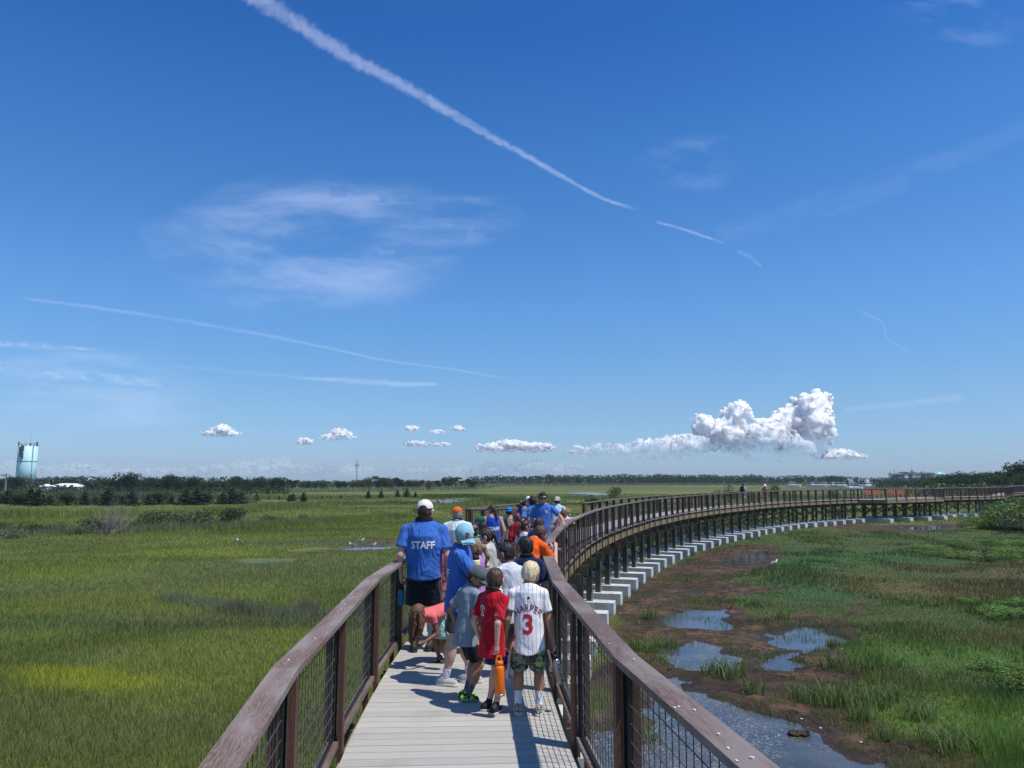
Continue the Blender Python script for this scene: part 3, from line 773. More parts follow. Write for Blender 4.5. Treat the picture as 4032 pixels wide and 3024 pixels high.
railing('short railing on the near side of the overlook, behind the ponytailed staff member', seg((A_[0] + .12, A_[1] + .04), B_, 1.5), cap_every=1)
railing('far left railing of the boardwalk, running on past the overlook behind the two walkers', stations(sofY(33.9, WID), SD[-1] - 2, 1.55, WID))
railing('railing in front of the orange benches platform', seg(E0, E1, 1.4) + seg(E1, E2, 1.9)[1:] + seg(E2, E3, 1.5)[1:], cap_every=1)
railing('right railing of the boardwalk beyond the benches, at the right edge behind the bushes', stations(S1, SD[-1] - 2, 1.55, 0.0))
# ---------------------------------------------------------------- footings and timber bents
FM = MB(); FM.box((0, 0, 0), (2.95, .62, .62)); FME = FM.mesh('concrete_footing'); FME.materials.append(M['concrete'])
def bent_meshes(w=1.55):
    D = {}
    m = MB(); m.bar((0, 0, -1.94 + .003), (0, 0, -.62), .19, .14, up=(0, 1, 0)); D['post'] = (m.mesh('post'), M['pile'])
    m = MB(); m.bar((0, .095, -.47), (w + .75, .095, -.47), .045, .27); m.bar((0, -.095, -.47), (w + .75, -.095, -.47), .045, .27); D['cap_beam'] = (m.mesh('cap_beam'), M['pile'])
    m = MB(); m.bar((0, 0, -1.62), (w, 0, -.72), .045, .14, up=(0, 0, 1)); D['brace'] = (m.mesh('brace'), M['lumber'])
    m = MB(); m.box((0, 0, -1.80), (.05, .155, .28)); D['bracket'] = (m.mesh('bracket'), M['steel'])
    for k, (me, mm) in D.items(): me.materials.append(mm)
    return D
BM_ = bent_meshes()
ORD = ['nearest', 'second', 'third', 'fourth', 'fifth', 'sixth', 'seventh', 'eighth', 'ninth', 'tenth', 'eleventh', 'twelfth', 'thirteenth', 'fourteenth', 'fifteenth', 'sixteenth', 'seventeenth', 'eighteenth', 'nineteenth', 'twentieth']
def ordn(i): return ORD[i] if i < 20 else ('twenty-' + ['first', 'second', 'third', 'fourth', 'fifth', 'sixth', 'seventh', 'eighth', 'ninth'][i - 21] if 20 < i + 0 < 30 else str(i + 1) + 'th')
def bent(s, i, lab, off0=.28, w=1.37):
    p = atS(s, off0); q = atS(s, off0 + w); d = (q - p) / np.hypot(*(q - p)); rz = math.atan2(d[1], d[0])
    c = p + d * (w / 2 - .05)
    f = bpy.data.objects.new('concrete_footing', FME); col.objects.link(f); f.location = (*c, -1.94 - .31); f.rotation_euler = (0, 0, rz)
    tag(f, lab[0], 'footing', 'concrete footings under the boardwalk')
    r = empty('timber_bent', (*p, -1.94), rz, lab[1], 'timber support', 'timber bents carrying the boardwalk')
    def add(k, x, y=0, flip=False, z=0):
        o = bpy.data.objects.new(k, BM_[k][0]); col.objects.link(o); o.parent = r; o.location = (x, y, 1.94 + z)
        if flip: o.rotation_euler = (0, 0, math.pi)
        return o
    add('post', 0); add('post', w)
    o = add('cap_beam', -.47); o.scale = (1, 1, 1)
    o = add('brace', 0, -.075); o.scale = (w / 1.55, 1, 1)
    o = add('brace', w, .075, True); o.scale = (w / 1.55, 1, 1)
    add('bracket', -.1); add('bracket', w + .1)
s = sofY(26.09) - 2.04 * 11
i = 0; vis0 = None
BENTS = []
while s < SD[-1] - 4:
    y = atS(s)[1]; x = atS(s)[0]
    BENTS.append((s, x, y)); s += 2.04
def zone(x, y):
    if y < 25: return 'seen through the right railing mesh'
    if y < 45: return 'on the near part of the curve'
    if y < 62: return 'on the middle part of the curve'
    if y < 79: return 'on the far part of the curve'
    if y < 88.5: return 'under the benches platform'
    return 'beyond the benches platform'
cnt = {}
for s, x, y in BENTS:
    if y < 3: continue
    z = zone(x, y); k = cnt.get(z, 0); cnt[z] = k + 1
    if y > 100:
        lab = ('concrete footing half hidden behind the bushes beyond the benches platform', 'timber bent half hidden behind the bushes beyond the benches platform')
    else: lab = ('pale concrete footing block, %s from the camera %s' % (ordn(k), z), 'dark cross-braced timber bent, %s from the camera %s' % (ordn(k), z))
    bent(s, i, lab)
# platform supports: longer footings with extra posts
def wide_bent(p, q, lab, ext=.5):
    p = np.array(p); q = np.array(q); L = float(np.hypot(*(q - p))); d = (q - p) / L; rz = math.atan2(d[1], d[0]); c = (p + q) / 2
    m = MB(); m.box((0, 0, 0), (L + 2 * ext, .7, .64)); o = m.build('concrete_footing', M['concrete']); o.location = (*c, -1.94 - .30); o.rotation_euler = (0, 0, rz); tag(o, lab[0], 'footing', 'long footings under the platforms')
    r = empty('timber_bent', (*p, -1.94), rz, lab[1], 'timber support', 'wide bents under the platforms')
    n = max(1, round(L / 1.5)); w = L / n
    for k in range(n + 1):
        o = bpy.data.objects.new('post', BM_['post'][0]); col.objects.link(o); o.parent = r; o.location = (k * w, 0, 1.94)
        if k < n:
            for fl in (0, 1):
                o = bpy.data.objects.new('brace', BM_['brace'][0]); col.objects.link(o); o.parent = r
                o.location = ((k + fl) * w, (-.075, .075)[fl], 1.94); o.rotation_euler = (0, 0, math.pi * fl); o.scale = (w / 1.55, 1, 1)
    m = MB(); m.bar((-.3, .095, 1.47), (L + .3, .095, 1.47), .045, .27); m.bar((-.3, -.095, 1.47), (L + .3, -.095, 1.47), .045, .27); m.build('cap_beam', M['pile'], r)
def lerp(a, b, t): a = np.array(a); b = np.array(b); return a + (b - a) * t
for k, t in enumerate((.03, .36, .68, .97)):
    fr = lerp(E1, E2, t); n_ = np.array([-(E2[1] - E1[1]), E2[0] - E1[0]]); n_ = n_ / np.hypot(*n_)
    wide_bent(fr + n_ * .25, fr + n_ * 2.6, ('long concrete footing, %s from the left, under the front of the benches platform' % ['first', 'second', 'third', 'fourth'][k], 'wide timber bent, %s from the left, under the front of the benches platform' % ['first', 'second', 'third', 'fourth'][k]))
for k, t in enumerate((.15, .85)):
    wide_bent(lerp(A_, C_, .1 + .8 * t) + np.array([.3, 0]), lerp(B_, D_, .1 + .8 * t) - np.array([.5, 0]), ('long concrete footing under the %s of the overlook' % ['near side', 'far side'][k], 'wide timber bent under the %s of the overlook' % ['near side', 'far side'][k]))
# ---------------------------------------------------------------- benches
M['slat'] = woodmat('orange_hardwood_slats', (.36, .12, .06), (.50, .20, .10), .8, .6)
def bench(x, y, rz, label, L=1.85):
    r = empty('bench', (x, y, 0), rz, label, 'bench', 'orange slatted benches')
    m = MB()
    for k in range(4): m.box((0, -.12 - k * .105, .44), (L, .09, .03))
    m.build('seat', M['slat'], r)
    m = MB(); tl = Matrix.Rotation(R(-12), 3, 'X')
    for k in range(4): m.box((0, .0 + k * .025, .52 + k * .115), (L, .028, .1), M=tl)
    m.build('backrest', M['slat'], r)
    for sx in (-1, 1):
        m = MB(); X = sx * (L / 2 - .12)
        m.bar((X, -.46, .02), (X, -.46, .42), .05, .05, up=(0, 1, 0)); m.bar((X, .05, .02), (X, -.02, .42), .05, .05, up=(0, 1, 0))
        m.bar((X, -.5, .41), (X, .02, .41), .05, .04); m.bar((X, -.02, .42), (X, .1, .92), .04, .03, up=(0, 1, 0))
        m.build('leg', M['frame'], r)
        m = MB(); m.bar((X, -.48, .64), (X, .02, .66), .05, .03); m.bar((X, -.46, .42), (X, -.46, .64), .04, .04, up=(0, 1, 0)); m.build('armrest', M['frame'], r)
for (u, lb) in ((3436, 'orange slatted bench on the far platform, left of the pair'), (3531, 'orange slatted bench on the far platform, right of the pair')):
    p = AT(u, 1950, 82.2 if u < 3500 else 84.6); bench(p[0], p[1], R(-8), lb)
bench(2.05, 31.9, R(62), 'weathered brown bench on the overlook behind the person in the camouflage cap', 1.6)
# ================================================================ IMPLICIT-SURFACE MESHER
def surfnet(f, lo, hi, h, lip=2.0):
    lo = np.array(lo, float); hi = np.array(hi, float)
    n = np.maximum(np.ceil((hi - lo) / h).astype(int) + 1, 3)
    ax = [lo[i] + np.arange(n[i]) * h for i in range(3)]
    nb = (n + 3) // 4; bc = [lo[i] + (np.arange(nb[i]) * 4 + 1.5) * h for i in range(3)]      # coarse pass finds the blocks the surface crosses
    vb = f(np.stack(np.meshgrid(*bc, indexing='ij'), -1).reshape(-1, 3)).reshape(nb)
    v = np.repeat(np.repeat(np.repeat(vb, 4, 0), 4, 1), 4, 2)[:n[0], :n[1], :n[2]].astype(np.float32)
    act = np.repeat(np.repeat(np.repeat(np.abs(vb) < 3.5 * h * lip, 4, 0), 4, 1), 4, 2)[:n[0], :n[1], :n[2]]
    ia = np.argwhere(act)
    if len(ia): v[tuple(ia.T)] = f(lo + ia * h)
    s = v < 0
    c = [s[i:n[0] - 1 + i, j:n[1] - 1 + j, k:n[2] - 1 + k] for i in (0, 1) for j in (0, 1) for k in (0, 1)]
    cnt = sum(x.astype(np.int8) for x in c); mixd = (cnt > 0) & (cnt < 8)
    I = np.argwhere(mixd)
    if len(I) == 0: return np.zeros((0, 3)), np.zeros((0, 4), int)
    acc = np.zeros((len(I), 3)); num = np.zeros(len(I))
    for axs in range(3):
        o1, o2 = [q for q in range(3) if q != axs]
        for a in (0, 1):
            for b in (0, 1):
                p = I.copy(); p[:, o1] += a; p[:, o2] += b; q = p.copy(); q[:, axs] += 1
                va = v[tuple(p.T)]; vb = v[tuple(q.T)]; k = (va < 0) != (vb < 0)
                t = np.where(k, va / np.where(va == vb, 1, va - vb), 0)
                pt = p.astype(float); pt[:, axs] += t; acc[k] += pt[k]; num[k] += 1
    V = lo + acc / num[:, None] * h
    idx = np.full(mixd.shape, -1, int); idx[tuple(I.T)] = np.arange(len(I))
    F = []
    for axs in range(3):
        o1, o2 = [(1, 2), (2, 0), (0, 1)][axs]
        sl = [slice(None)] * 3; sh = [slice(None)] * 3; sl[axs] = slice(0, -1); sh[axs] = slice(1, None)
        d = s[tuple(sl)] != s[tuple(sh)]; E = np.argwhere(d)
        E = E[(E[:, o1] > 0) & (E[:, o2] > 0) & (E[:, o1] < n[o1] - 1) & (E[:, o2] < n[o2] - 1)]
        ins = s[tuple(E.T)]
        def cell(a, b):
            q = E.copy(); q[:, o1] -= a; q[:, o2] -= b; return idx[tuple(q.T)]
        q = np.stack([cell(1, 1), cell(0, 1), cell(0, 0), cell(1, 0)], 1)
        q[~ins] = q[~ins][:, ::-1]; F.append(q)
    F = np.concatenate(F); F = F[(F >= 0).all(1)]
    return V, F
def hash3(ix, iy, iz, s):
    h = (ix * 374761393 + iy * 668265263 + iz * 2147483647 + s * 974634777) & 0xffffffff
    h = ((h ^ (h >> 13)) * 1274126177) & 0xffffffff
    return ((h ^ (h >> 16)) & 0xffff) / 65535.0
def vn3(P, sc, s=0):
    q = P * sc; i = np.floor(q).astype(np.int64); f = q - i; f = f * f * (3 - 2 * f); r = 0
    for a in (0, 1):
        for b in (0, 1):
            for c in (0, 1):
                w = (f[:, 0] if a else 1 - f[:, 0]) * (f[:, 1] if b else 1 - f[:, 1]) * (f[:, 2] if c else 1 - f[:, 2])
                r = r + w * hash3(i[:, 0] + a, i[:, 1] + b, i[:, 2] + c, s)
    return r
def fbm3(P, sc, o=4, g=.5, s=0):
    r = 0; a = 1; t = 0
    for k in range(o): r = r + a * vn3(P, sc * 2.03 ** k, s + k); t += a; a *= g
    return r / t
# ================================================================ CLOUDS
def _cloud(t, p, amp, f0, f1, z0, z1, ss=110):
    """dense white droplets; alpha fades the base in place of haze"""
    z = t.sep(t.pos())[2]
    n = t.noise(t.pos(), .004, 5, .6)
    lw = t.n.new('ShaderNodeLayerWeight'); lw.inputs[0].default_value = .5
    a = t.mr(t.math('ADD', z, t.math('MULTIPLY', t.math('SUBTRACT', n, .5), (z1 - z0) * 1.2)), z0, z1, f0, f1)
    edge = t.mr(lw.outputs['Facing'], .30, .93, 1.0, .0)
    a = t.math('MULTIPLY', t.math('MULTIPLY', a, edge), amp)
    # droplets pass the light on from one to the next deep inside the cloud
    p.inputs['Base Color'].default_value = (.995, .995, .995, 1); p.inputs['Roughness'].default_value = 1; p.inputs['Specular IOR Level'].default_value = 0
    p.subsurface_method = 'RANDOM_WALK'; p.inputs['Subsurface Weight'].default_value = 1; p.inputs['Subsurface Radius'].default_value = (1, 1, 1); p.inputs['Subsurface Scale'].default_value = ss
    g = t.n.new('ShaderNodeNewGeometry'); va = t.node('ShaderNodeVectorMath', operation='ADD'); t.set(va, 0, g.outputs['Normal']); va.inputs[1].default_value = tuple(sd * .45)  # normals leaned toward the sun so the cloud renders brighter
    vn = t.node('ShaderNodeVectorMath', operation='NORMALIZE'); t.l.new(va.outputs[0], vn.inputs[0]); t.l.new(vn.outputs[0], p.inputs['Normal'])
    m0 = p
    tr = t.n.new('ShaderNodeBsdfTransparent')
    m1 = t.n.new('ShaderNodeMixShader'); t.set(m1, 0, a); t.l.new(tr.outputs[0], m1.inputs[1]); t.l.new(m0.outputs[0], m1.inputs[2])
    t.l.new(m1.outputs[0], t.n['Material Output'].inputs[0])
def worley(P, sc, s):
    q = P * sc; i = np.floor(q).astype(np.int64); f = q - i; best = np.full(len(P), 9.0)
    for a in (-1, 0, 1):
        for b in (-1, 0, 1):
            for c in (-1, 0, 1):
                j = i + (a, b, c); o = np.stack([hash3(j[:, 0], j[:, 1], j[:, 2], s + k) for k in (0, 11, 23)], 1) + (a, b, c) - f
                best = np.minimum(best, (o * o).sum(1))
    return np.clip(np.sqrt(best), 0, 1)
CD = 9000.0
def cumulus(blobs, label, amp=.95, f0=.12, cell=4.2, nz=1.0, seed=0, base=None):
    sc = CD / FPX
    B = []
    for (u, v, ru, rv) in blobs:
        x, y, z = AT(u, v, CD + (((u * 7 + v * 3) % 100) / 100 - .5) * ru * sc * .6); B.append((x, y, z, ru * sc, (ru + rv) * .55 * sc, rv * sc))
    B = np.array(B); lo = (B[:, :3] - B[:, 3:] * 1.4).min(0); hi = (B[:, :3] + B[:, 3:] * 1.4).max(0)
    rm = float(np.median(B[:, 5]))
    def f(P):
        d = np.full(len(P), 1e9)
        for x, y, z, a, b, c in B:
            q = (P - (x, y, z)) / (a, b, c); r = np.sqrt((q * q).sum(1)); dd = (r - 1) * min(a, b, c)
            hh = np.clip(.5 + .5 * (d - dd) / (rm * .35), 0, 1); d = np.where(d > 1e8, dd, d * (1 - hh) + dd * hh - rm * .35 * hh * (1 - hh))
        k = (d < rm * .8) & (d > -rm * .9); A = P[k]
        bil = 0; a_ = 1.0
        wv = np.stack([vn3(A, .6 / rm, 90 + i) - .5 for i in range(3)], 1) * rm * .9
        for o in range(4):       # round billows: distance to jittered cell centres
            bil = bil + a_ * worley(A + wv, 1.05 / rm * 2.0 ** o, seed + o * 3); a_ *= .5
        d[k] += (bil / 1.875 - .48) * rm * 1.3 * nz
        return d
    V, F = surfnet(f, lo, hi, cell * sc, 3.5)
    z0, z1 = V[:, 2].min(), V[:, 2].max()
    m = mat('cloud_droplets', fn=lambda t, p: _cloud(t, p, amp, f0, 1.0, z0 + (z1 - z0) * .05, z0 + (z1 - z0) * (.55 if base is None else base), rm * 1.1))
    o = link('cumulus_cloud', npmesh('cumulus_cloud', V, F), m, smooth=True)
    return tag(o, label, 'cloud')
big = [(2900, 1625, 55, 48), (2875, 1715, 85, 65), (2790, 1680, 65, 48), (2690, 1760, 105, 45), (2560, 1772, 90, 38), (2450, 1775, 55, 30),
       (3010, 1745, 115, 85), (3105, 1650, 62, 48), (3060, 1690, 75, 55), (3195, 1600, 78, 55), (3210, 1690, 72, 105), (3140, 1775, 105, 55), (2330, 1778, 80, 24), (3235, 1570, 45, 30)]
cumulus(big, 'big towering white cumulus cloud rising at the right over the benches platform', .97, .0, 4.0, base=.62)
cumulus([(3310, 1792, 62, 26), (3350, 1800, 70, 14), (3290, 1800, 60, 15)], 'small white cloud just right of the big towering cloud', .75, 0, 3.5, seed=5)
cumulus([(845, 1708, 50, 20), (875, 1693, 36, 22), (905, 1708, 38, 14)], 'lone small white cloud highest over the left treeline', .75, 0, 3.2, seed=9)
cumulus([(1340, 1712, 45, 26), (1320, 1725, 60, 16), (1375, 1725, 30, 14)], 'bright broken cloud above the radio mast, left side', .7, 0, 3.2, seed=12)
cumulus([(1200, 1740, 32, 17)], 'tiny round cloud left of the bright broken cloud', .7, 0, 3, seed=14)
cumulus([(1622, 1690, 34, 15)], 'small puff of cloud highest above the white capped staff man', .6, 0, 3, seed=15)
cumulus([(1720, 1703, 32, 12)], 'middle puff of the three small clouds over the staff man', .55, 0, 3, seed=16)
cumulus([(1802, 1690, 28, 15)], 'right puff of the three small clouds over the staff man', .65, 0, 3, seed=17)
cumulus([(1640, 1748, 50, 14), (1740, 1752, 40, 12)], 'pale low cloud below the three puffs', .5, 0, 3, seed=18)
cumulus([(1930, 1765, 60, 22), (2010, 1755, 62, 24), (2100, 1762, 80, 20)], 'long lumpy white cloud above the middle of the boardwalk', .72, 0, 3.2, seed=19)
# the faint distant bank low over the trees
bank = []
rb = random.Random(3)
for u in range(60, 2350, 74):
    if rb.random() < .22: continue
    hgt = 14 + 26 * (.5 + .5 * math.sin(u * .0061 + 1)) * rb.uniform(.4, 1); bank.append((u + rb.uniform(-25, 25), 1868 - hgt * .7, rb.uniform(38, 60), hgt))
bo = cumulus(bank, 'faint pale bank of far clouds low over the whole treeline', .11, .5, 5.0, seed=30)
bo['kind'] = 'stuff'; bo.name = 'cloud_bank'
# ---- ice clouds: thin level sheets high above the marsh
CH = 2600.0
def _ice(amp, sx, sy, lo, hi, across, warp=.8, det=7):
    def fn(t, p):
        uv = t.n.new('ShaderNodeUVMap').outputs[0]; u, v, _ = t.sep(uv)
        n = t.noise(t.map(uv, (sx, sy, 1)), 1.0, det, .62, warp)
        vv = t.math('SUBTRACT', t.math('MULTIPLY', v, 2.0), 1.0)
        if across:      # ribbon
            n2 = t.noise(t.map(uv, (sx * 4, sy * 1.5, 1)), 1.0, 5, .6)
            vv = t.math('ADD', vv, t.math('MULTIPLY', t.math('SUBTRACT', n2, .5), 1.1))
            m = t.mr(t.math('ABSOLUTE', vv), .12, .85, 1, 0)
            e = t.math('MULTIPLY', t.mr(u, 0, .04), t.mr(u, 1, .94)); m = t.math('MULTIPLY', m, e)
        else:
            uu = t.math('SUBTRACT', t.math('MULTIPLY', u, 2.0), 1.0)
            n3 = t.noise(t.map(uv, (3, 3, 1), loc=(5, 5, 0)), 1, 3, .6)
            r = t.math('ADD', t.math('ADD', t.math('MULTIPLY', uu, uu), t.math('MULTIPLY', vv, vv)), t.math('MULTIPLY', t.math('SUBTRACT', n3, .5), .9))
            m = t.mr(r, .05, .85, 1, 0); e = t.math('MULTIPLY', t.mr(t.math('ABSOLUTE', uu), 1, .9), t.mr(t.math('ABSOLUTE', vv), 1, .9)); m = t.math('MULTIPLY', m, e)
        a = t.math('MULTIPLY', t.math('MULTIPLY', m, t.mr(n, lo, hi)), amp)
        tl = t.n.new('ShaderNodeBsdfTranslucent'); tl.inputs[0].default_value = (.62, .66, .74, 1)
        tr = t.n.new('ShaderNodeBsdfTransparent'); mx = t.n.new('ShaderNodeMixShader'); t.set(mx, 0, a)
        t.l.new(tr.outputs[0], mx.inputs[1]); t.l.new(tl.outputs[0], mx.inputs[2]); t.l.new(mx.outputs[0], t.n['Material Output'].inputs[0])
    return fn
def ribbon(name, pts, widths, label, amp, sx=8, sy=1.2, lo=.25, hi=.55):
    P = np.array(pts, float); d = np.r_[0, np.cumsum(np.hypot(*np.diff(P, axis=0).T))]; t = np.linspace(0, d[-1], 40)
    X = np.interp(t, d, P[:, 0]); Y = np.interp(t, d, P[:, 1]); k = np.hanning(9); k /= k.sum()
    X = np.convolve(np.pad(X, 4, mode='reflect', reflect_type='odd'), k, 'valid'); Y = np.convolve(np.pad(Y, 4, mode='reflect', reflect_type='odd'), k, 'valid')
    w = np.interp(t, np.linspace(0, d[-1], len(widths)), widths); V = []; UV = []
    tx = np.gradient(X); ty = np.gradient(Y); L = np.hypot(tx, ty); nx_, ny_ = -ty / L, tx / L
    for i in range(40):
        for sgn in (-1, 1):
            V.append((*G(X[i] + nx_[i] * w[i] * sgn, Y[i] + ny_[i] * w[i] * sgn, CH), CH)); UV.append((i / 39, (sgn + 1) / 2))
    F = [(2 * i, 2 * i + 2, 2 * i + 3, 2 * i + 1) for i in range(39)]
    me = bpy.data.meshes.new(name); me.from_pydata(V, [], F); uvl = me.uv_layers.new(name='UVMap'); uvl.data.foreach_set('uv', [c for f in F for q in f for c in UV[q]])
    return tag(link(name, me, mat('ice_' + name, fn=_ice(amp, sx, sy, lo, hi, True))), label, 'contrail' if name == 'contrail' else 'cloud')
def veil(pts, label, amp, sx=2, sy=5, lo=.42, hi=.7):
    n = 12; V = []; UV = []; c = [np.array(p, float) for p in pts]
    for i in range(n + 1):
        for j in range(n + 1):
            a = i / n; b = j / n; q = (c[0] * (1 - a) + c[1] * a) * (1 - b) + (c[3] * (1 - a) + c[2] * a) * b
            V.append((*G(q[0], q[1], CH), CH)); UV.append((a, b))
    F = [(i * (n + 1) + j, (i + 1) * (n + 1) + j, (i + 1) * (n + 1) + j + 1, i * (n + 1) + j + 1) for i in range(n) for j in range(n)]
    me = bpy.data.meshes.new('cirrus_cloud'); me.from_pydata(V, [], F); uvl = me.uv_layers.new(name='UVMap'); uvl.data.foreach_set('uv', [c_ for f in F for q in f for c_ in UV[q]])
    return tag(link('cirrus_cloud', me, mat('ice_veil', fn=_ice(amp, sx, sy, lo, hi, False, .35, 9))), label, 'cloud')
ribbon('contrail', [(880, -90), (1120, 60), (1400, 240), (1560, 320), (1750, 430), (1900, 520), (2100, 630), (2260, 720), (2370, 790), (2460, 810), (2530, 830)], [60, 56, 46, 38, 30, 22, 13, 9], 'broad white contrail slanting down from the top of the sky', .26, 16, 1.2, .12, .6)
ribbon('contrail', [(2580, 872), (2700, 905), (2800, 940), (2860, 962)], [9, 11, 8], 'short broken stretch of contrail right below the broad one', .2, 8)
ribbon('contrail', [(2905, 985), (2950, 1010), (3000, 1050)], [12, 16, 12], 'last faint scrap of the broken contrail', .1, 4)
ribbon('contrail', [(60, 1170), (340, 1205), (640, 1250), (1000, 1310), (1300, 1370), (1500, 1420), (1800, 1455), (2040, 1500)], [8, 12, 12, 11, 9, 7, 5], 'long thin contrail crossing the left half of the sky', .12, 9, 1, .15, .5)
ribbon('contrail', [(3370, 1215), (3480, 1270), (3485, 1330), (3590, 1392)], [7, 7, 6], 'short crooked wisp of contrail high on the right', .09, 5)
ribbon('cirrus_streak', [(-60, 1350), (150, 1362), (390, 1378)], [16, 22, 8], 'upper pale streak of cirrus at the left edge', .24, 4, 1.5)
ribbon('cirrus_streak', [(-60, 1425), (300, 1470), (660, 1515)], [60, 48, 22], 'lower wide streak of cirrus at the left edge', .26, 5, 2.5, .3, .65)
ribbon('cirrus_streak', [(1160, 1487), (1400, 1500), (1560, 1512), (1740, 1514)], [8, 18, 22, 10], 'short bright streak of cirrus over the small puffs', .20, 5, 1.5)
ribbon('cirrus_streak', [(680, 1440), (900, 1462), (1200, 1487)], [14, 16, 10], 'faint streak leading into the short bright streak', .06, 5, 1.5)
ribbon('cirrus_streak', [(3320, 1612), (3560, 1590), (3800, 1560)], [18, 22, 26], 'faint streak of cirrus right of the big cloud', .10, 5, 2)
ribbon('cirrus_streak', [(2800, 930), (3300, 790), (3700, 640), (4150, 470)], [70, 95, 80, 70], 'very faint wide band of cirrus rising to the right edge', .05, 5, 2, .25, .7)
ribbon('cirrus_streak', [(3520, 1804), (3550, 1802), (3590, 1804)], [5, 8, 5], 'tiny flat cloud over the far houses', .5, 2, 1, .1, .5)
ribbon('cirrus_streak', [(3780, 1800), (3830, 1795), (3880, 1797)], [5, 9, 6], 'tiny flat cloud nearest the right edge of the sky', .5, 2, 1, .1, .5)
ribbon('cirrus_streak', [(3080, 1823), (3120, 1820), (3165, 1821)], [4, 7, 4], 'thin flat cloud under the big towering cloud', .5, 2, 1, .1, .5)
veil([(450, 620), (2050, 640), (1900, 1300), (450, 1300)], 'large feathery veil of cirrus in the middle left of the sky', .30, 1.9, 3.2, .34, .66)
veil([(1300, 730), (2250, 730), (2050, 1010), (1300, 1010)], 'smaller cirrus veil reaching right from the large one', .18, 1.8, 4, .35, .7)
veil([(2450, 500), (3000, 480), (2950, 800), (2450, 800)], 'faint smudge of cirrus right of the broad contrail', .10, 2, 3, .38, .7)
veil([(3450, -80), (4100, -80), (4100, 250), (3450, 200)], 'faint cirrus in the top right corner', .15, 2, 3)
veil([(-200, 1300), (900, 1350), (1000, 1750), (-200, 1720)], 'milky haze of thin cirrus low on the left', .20, 2, 4, .3, .7)
# ================================================================ PEOPLE
def skinmat(c):
    def fn(t, p):
        n = t.noise(t.obj(), 9, 4); t.set(p, 'Base Color', t.mix(t.mr(n, .35, .7), c, tuple(x * .82 for x in c)))
        p.inputs['Subsurface Weight'].default_value = .08; p.inputs['Subsurface Radius'].default_value = (.02, .008, .004)
    return mat('skin', c, .55, .35, fn=fn)
SK = {'pale': skinmat((.60, .37, .28)), 'fair': skinmat((.52, .30, .20)), 'tan': skinmat((.38, .20, .12)), 'brown': skinmat((.22, .105, .06))}
def hairmat(c, c2=None):
    c2 = c2 or tuple(x * 2.0 for x in c)
    def fn(t, p):
        o = t.obj(); n = t.noise(t.map(o, (1, 1, .16)), 120, 4, .6, .6); n2 = t.noise(o, 18, 3)
        f = t.math('ADD', t.math('MULTIPLY', n, .7), t.math('MULTIPLY', n2, .3))
        t.set(p, 'Base Color', t.mix(t.mr(f, .36, .64), c, c2)); t.set(p, 'Normal', t.bump(f, .8, .006))
    return mat('hair', c, .5, .35, fn=fn)
HR = {'black': hairmat((.010, .008, .008), (.03, .026, .026)), 'brown': hairmat((.035, .018, .011), (.11, .058, .034)), 'auburn': hairmat((.075, .032, .018), (.18, .085, .05)),
      'blond': hairmat((.50, .38, .20), (.82, .70, .46)), 'darkblond': hairmat((.16, .095, .05), (.36, .24, .13)), 'grey': hairmat((.22, .20, .18), (.45, .43, .40)), 'darkbrown': hairmat((.018, .011, .009), (.06, .035, .024))}
CL = {}
def cl(key, c, c2=None, fold=1.0):
    if key not in CL: CL[key] = cloth('cloth_' + key, c, c2, fold=fold)
    return CL[key]
BLUE = (.048, .150, .50); ROYAL = (.016, .075, .46)
def pinstripe():
    def fn(t, p):
        o = t.obj(); x, y, z = t.sep(o)
        f = t.math('FRACT', t.math('ADD', t.math('MULTIPLY', t.math('ADD', x, t.math('MULTIPLY', t.math('SINE', t.math('MULTIPLY', z, 9.0)), .0025)), 27.0), .5))
        k = t.math('LESS_THAN', t.math('ABSOLUTE', t.math('SUBTRACT', f, .5)), .055)
        t.set(p, 'Base Color', t.mix(t.math('MULTIPLY', k, .75), (.78, .78, .80), (.38, .06, .09)))
        f2 = t.noise(t.map(o, (1, 1, .4)), 7, 3, .5, .8); t.set(p, 'Normal', t.bump(f2, .9, .05))
    return mat('pinstripe_cloth', (.8, .8, .8), .85, .12, fn=fn)
def tiedye(c0, c1, c2, sc=13):
    def fn(t, p):
        o = t.obj(); a = t.noise(o, sc, 3, .5, 1.0); b = t.noise(t.map(o, loc=(3, 2, 1)), sc * .8, 3, .5, 1)
        c = t.mix(t.mr(a, .45, .55), c0, c1); c = t.mix(t.mr(b, .56, .62), c, c2); t.set(p, 'Base Color', c)
    return mat('patterned_cloth', c0, .85, .12, fn=fn)
def checks():
    def fn(t, p):
        ck = t.n.new('ShaderNodeTexChecker'); t.set(ck, 'Vector', t.obj()); ck.inputs['Scale'].default_value = 62
        ck.inputs[1].default_value = (.62, .58, .48, 1); ck.inputs[2].default_value = (.03, .03, .03, 1); t.set(p, 'Base Color', ck.outputs[0])
    return mat('checkered_canvas', (.5, .5, .5), .7, fn=fn)
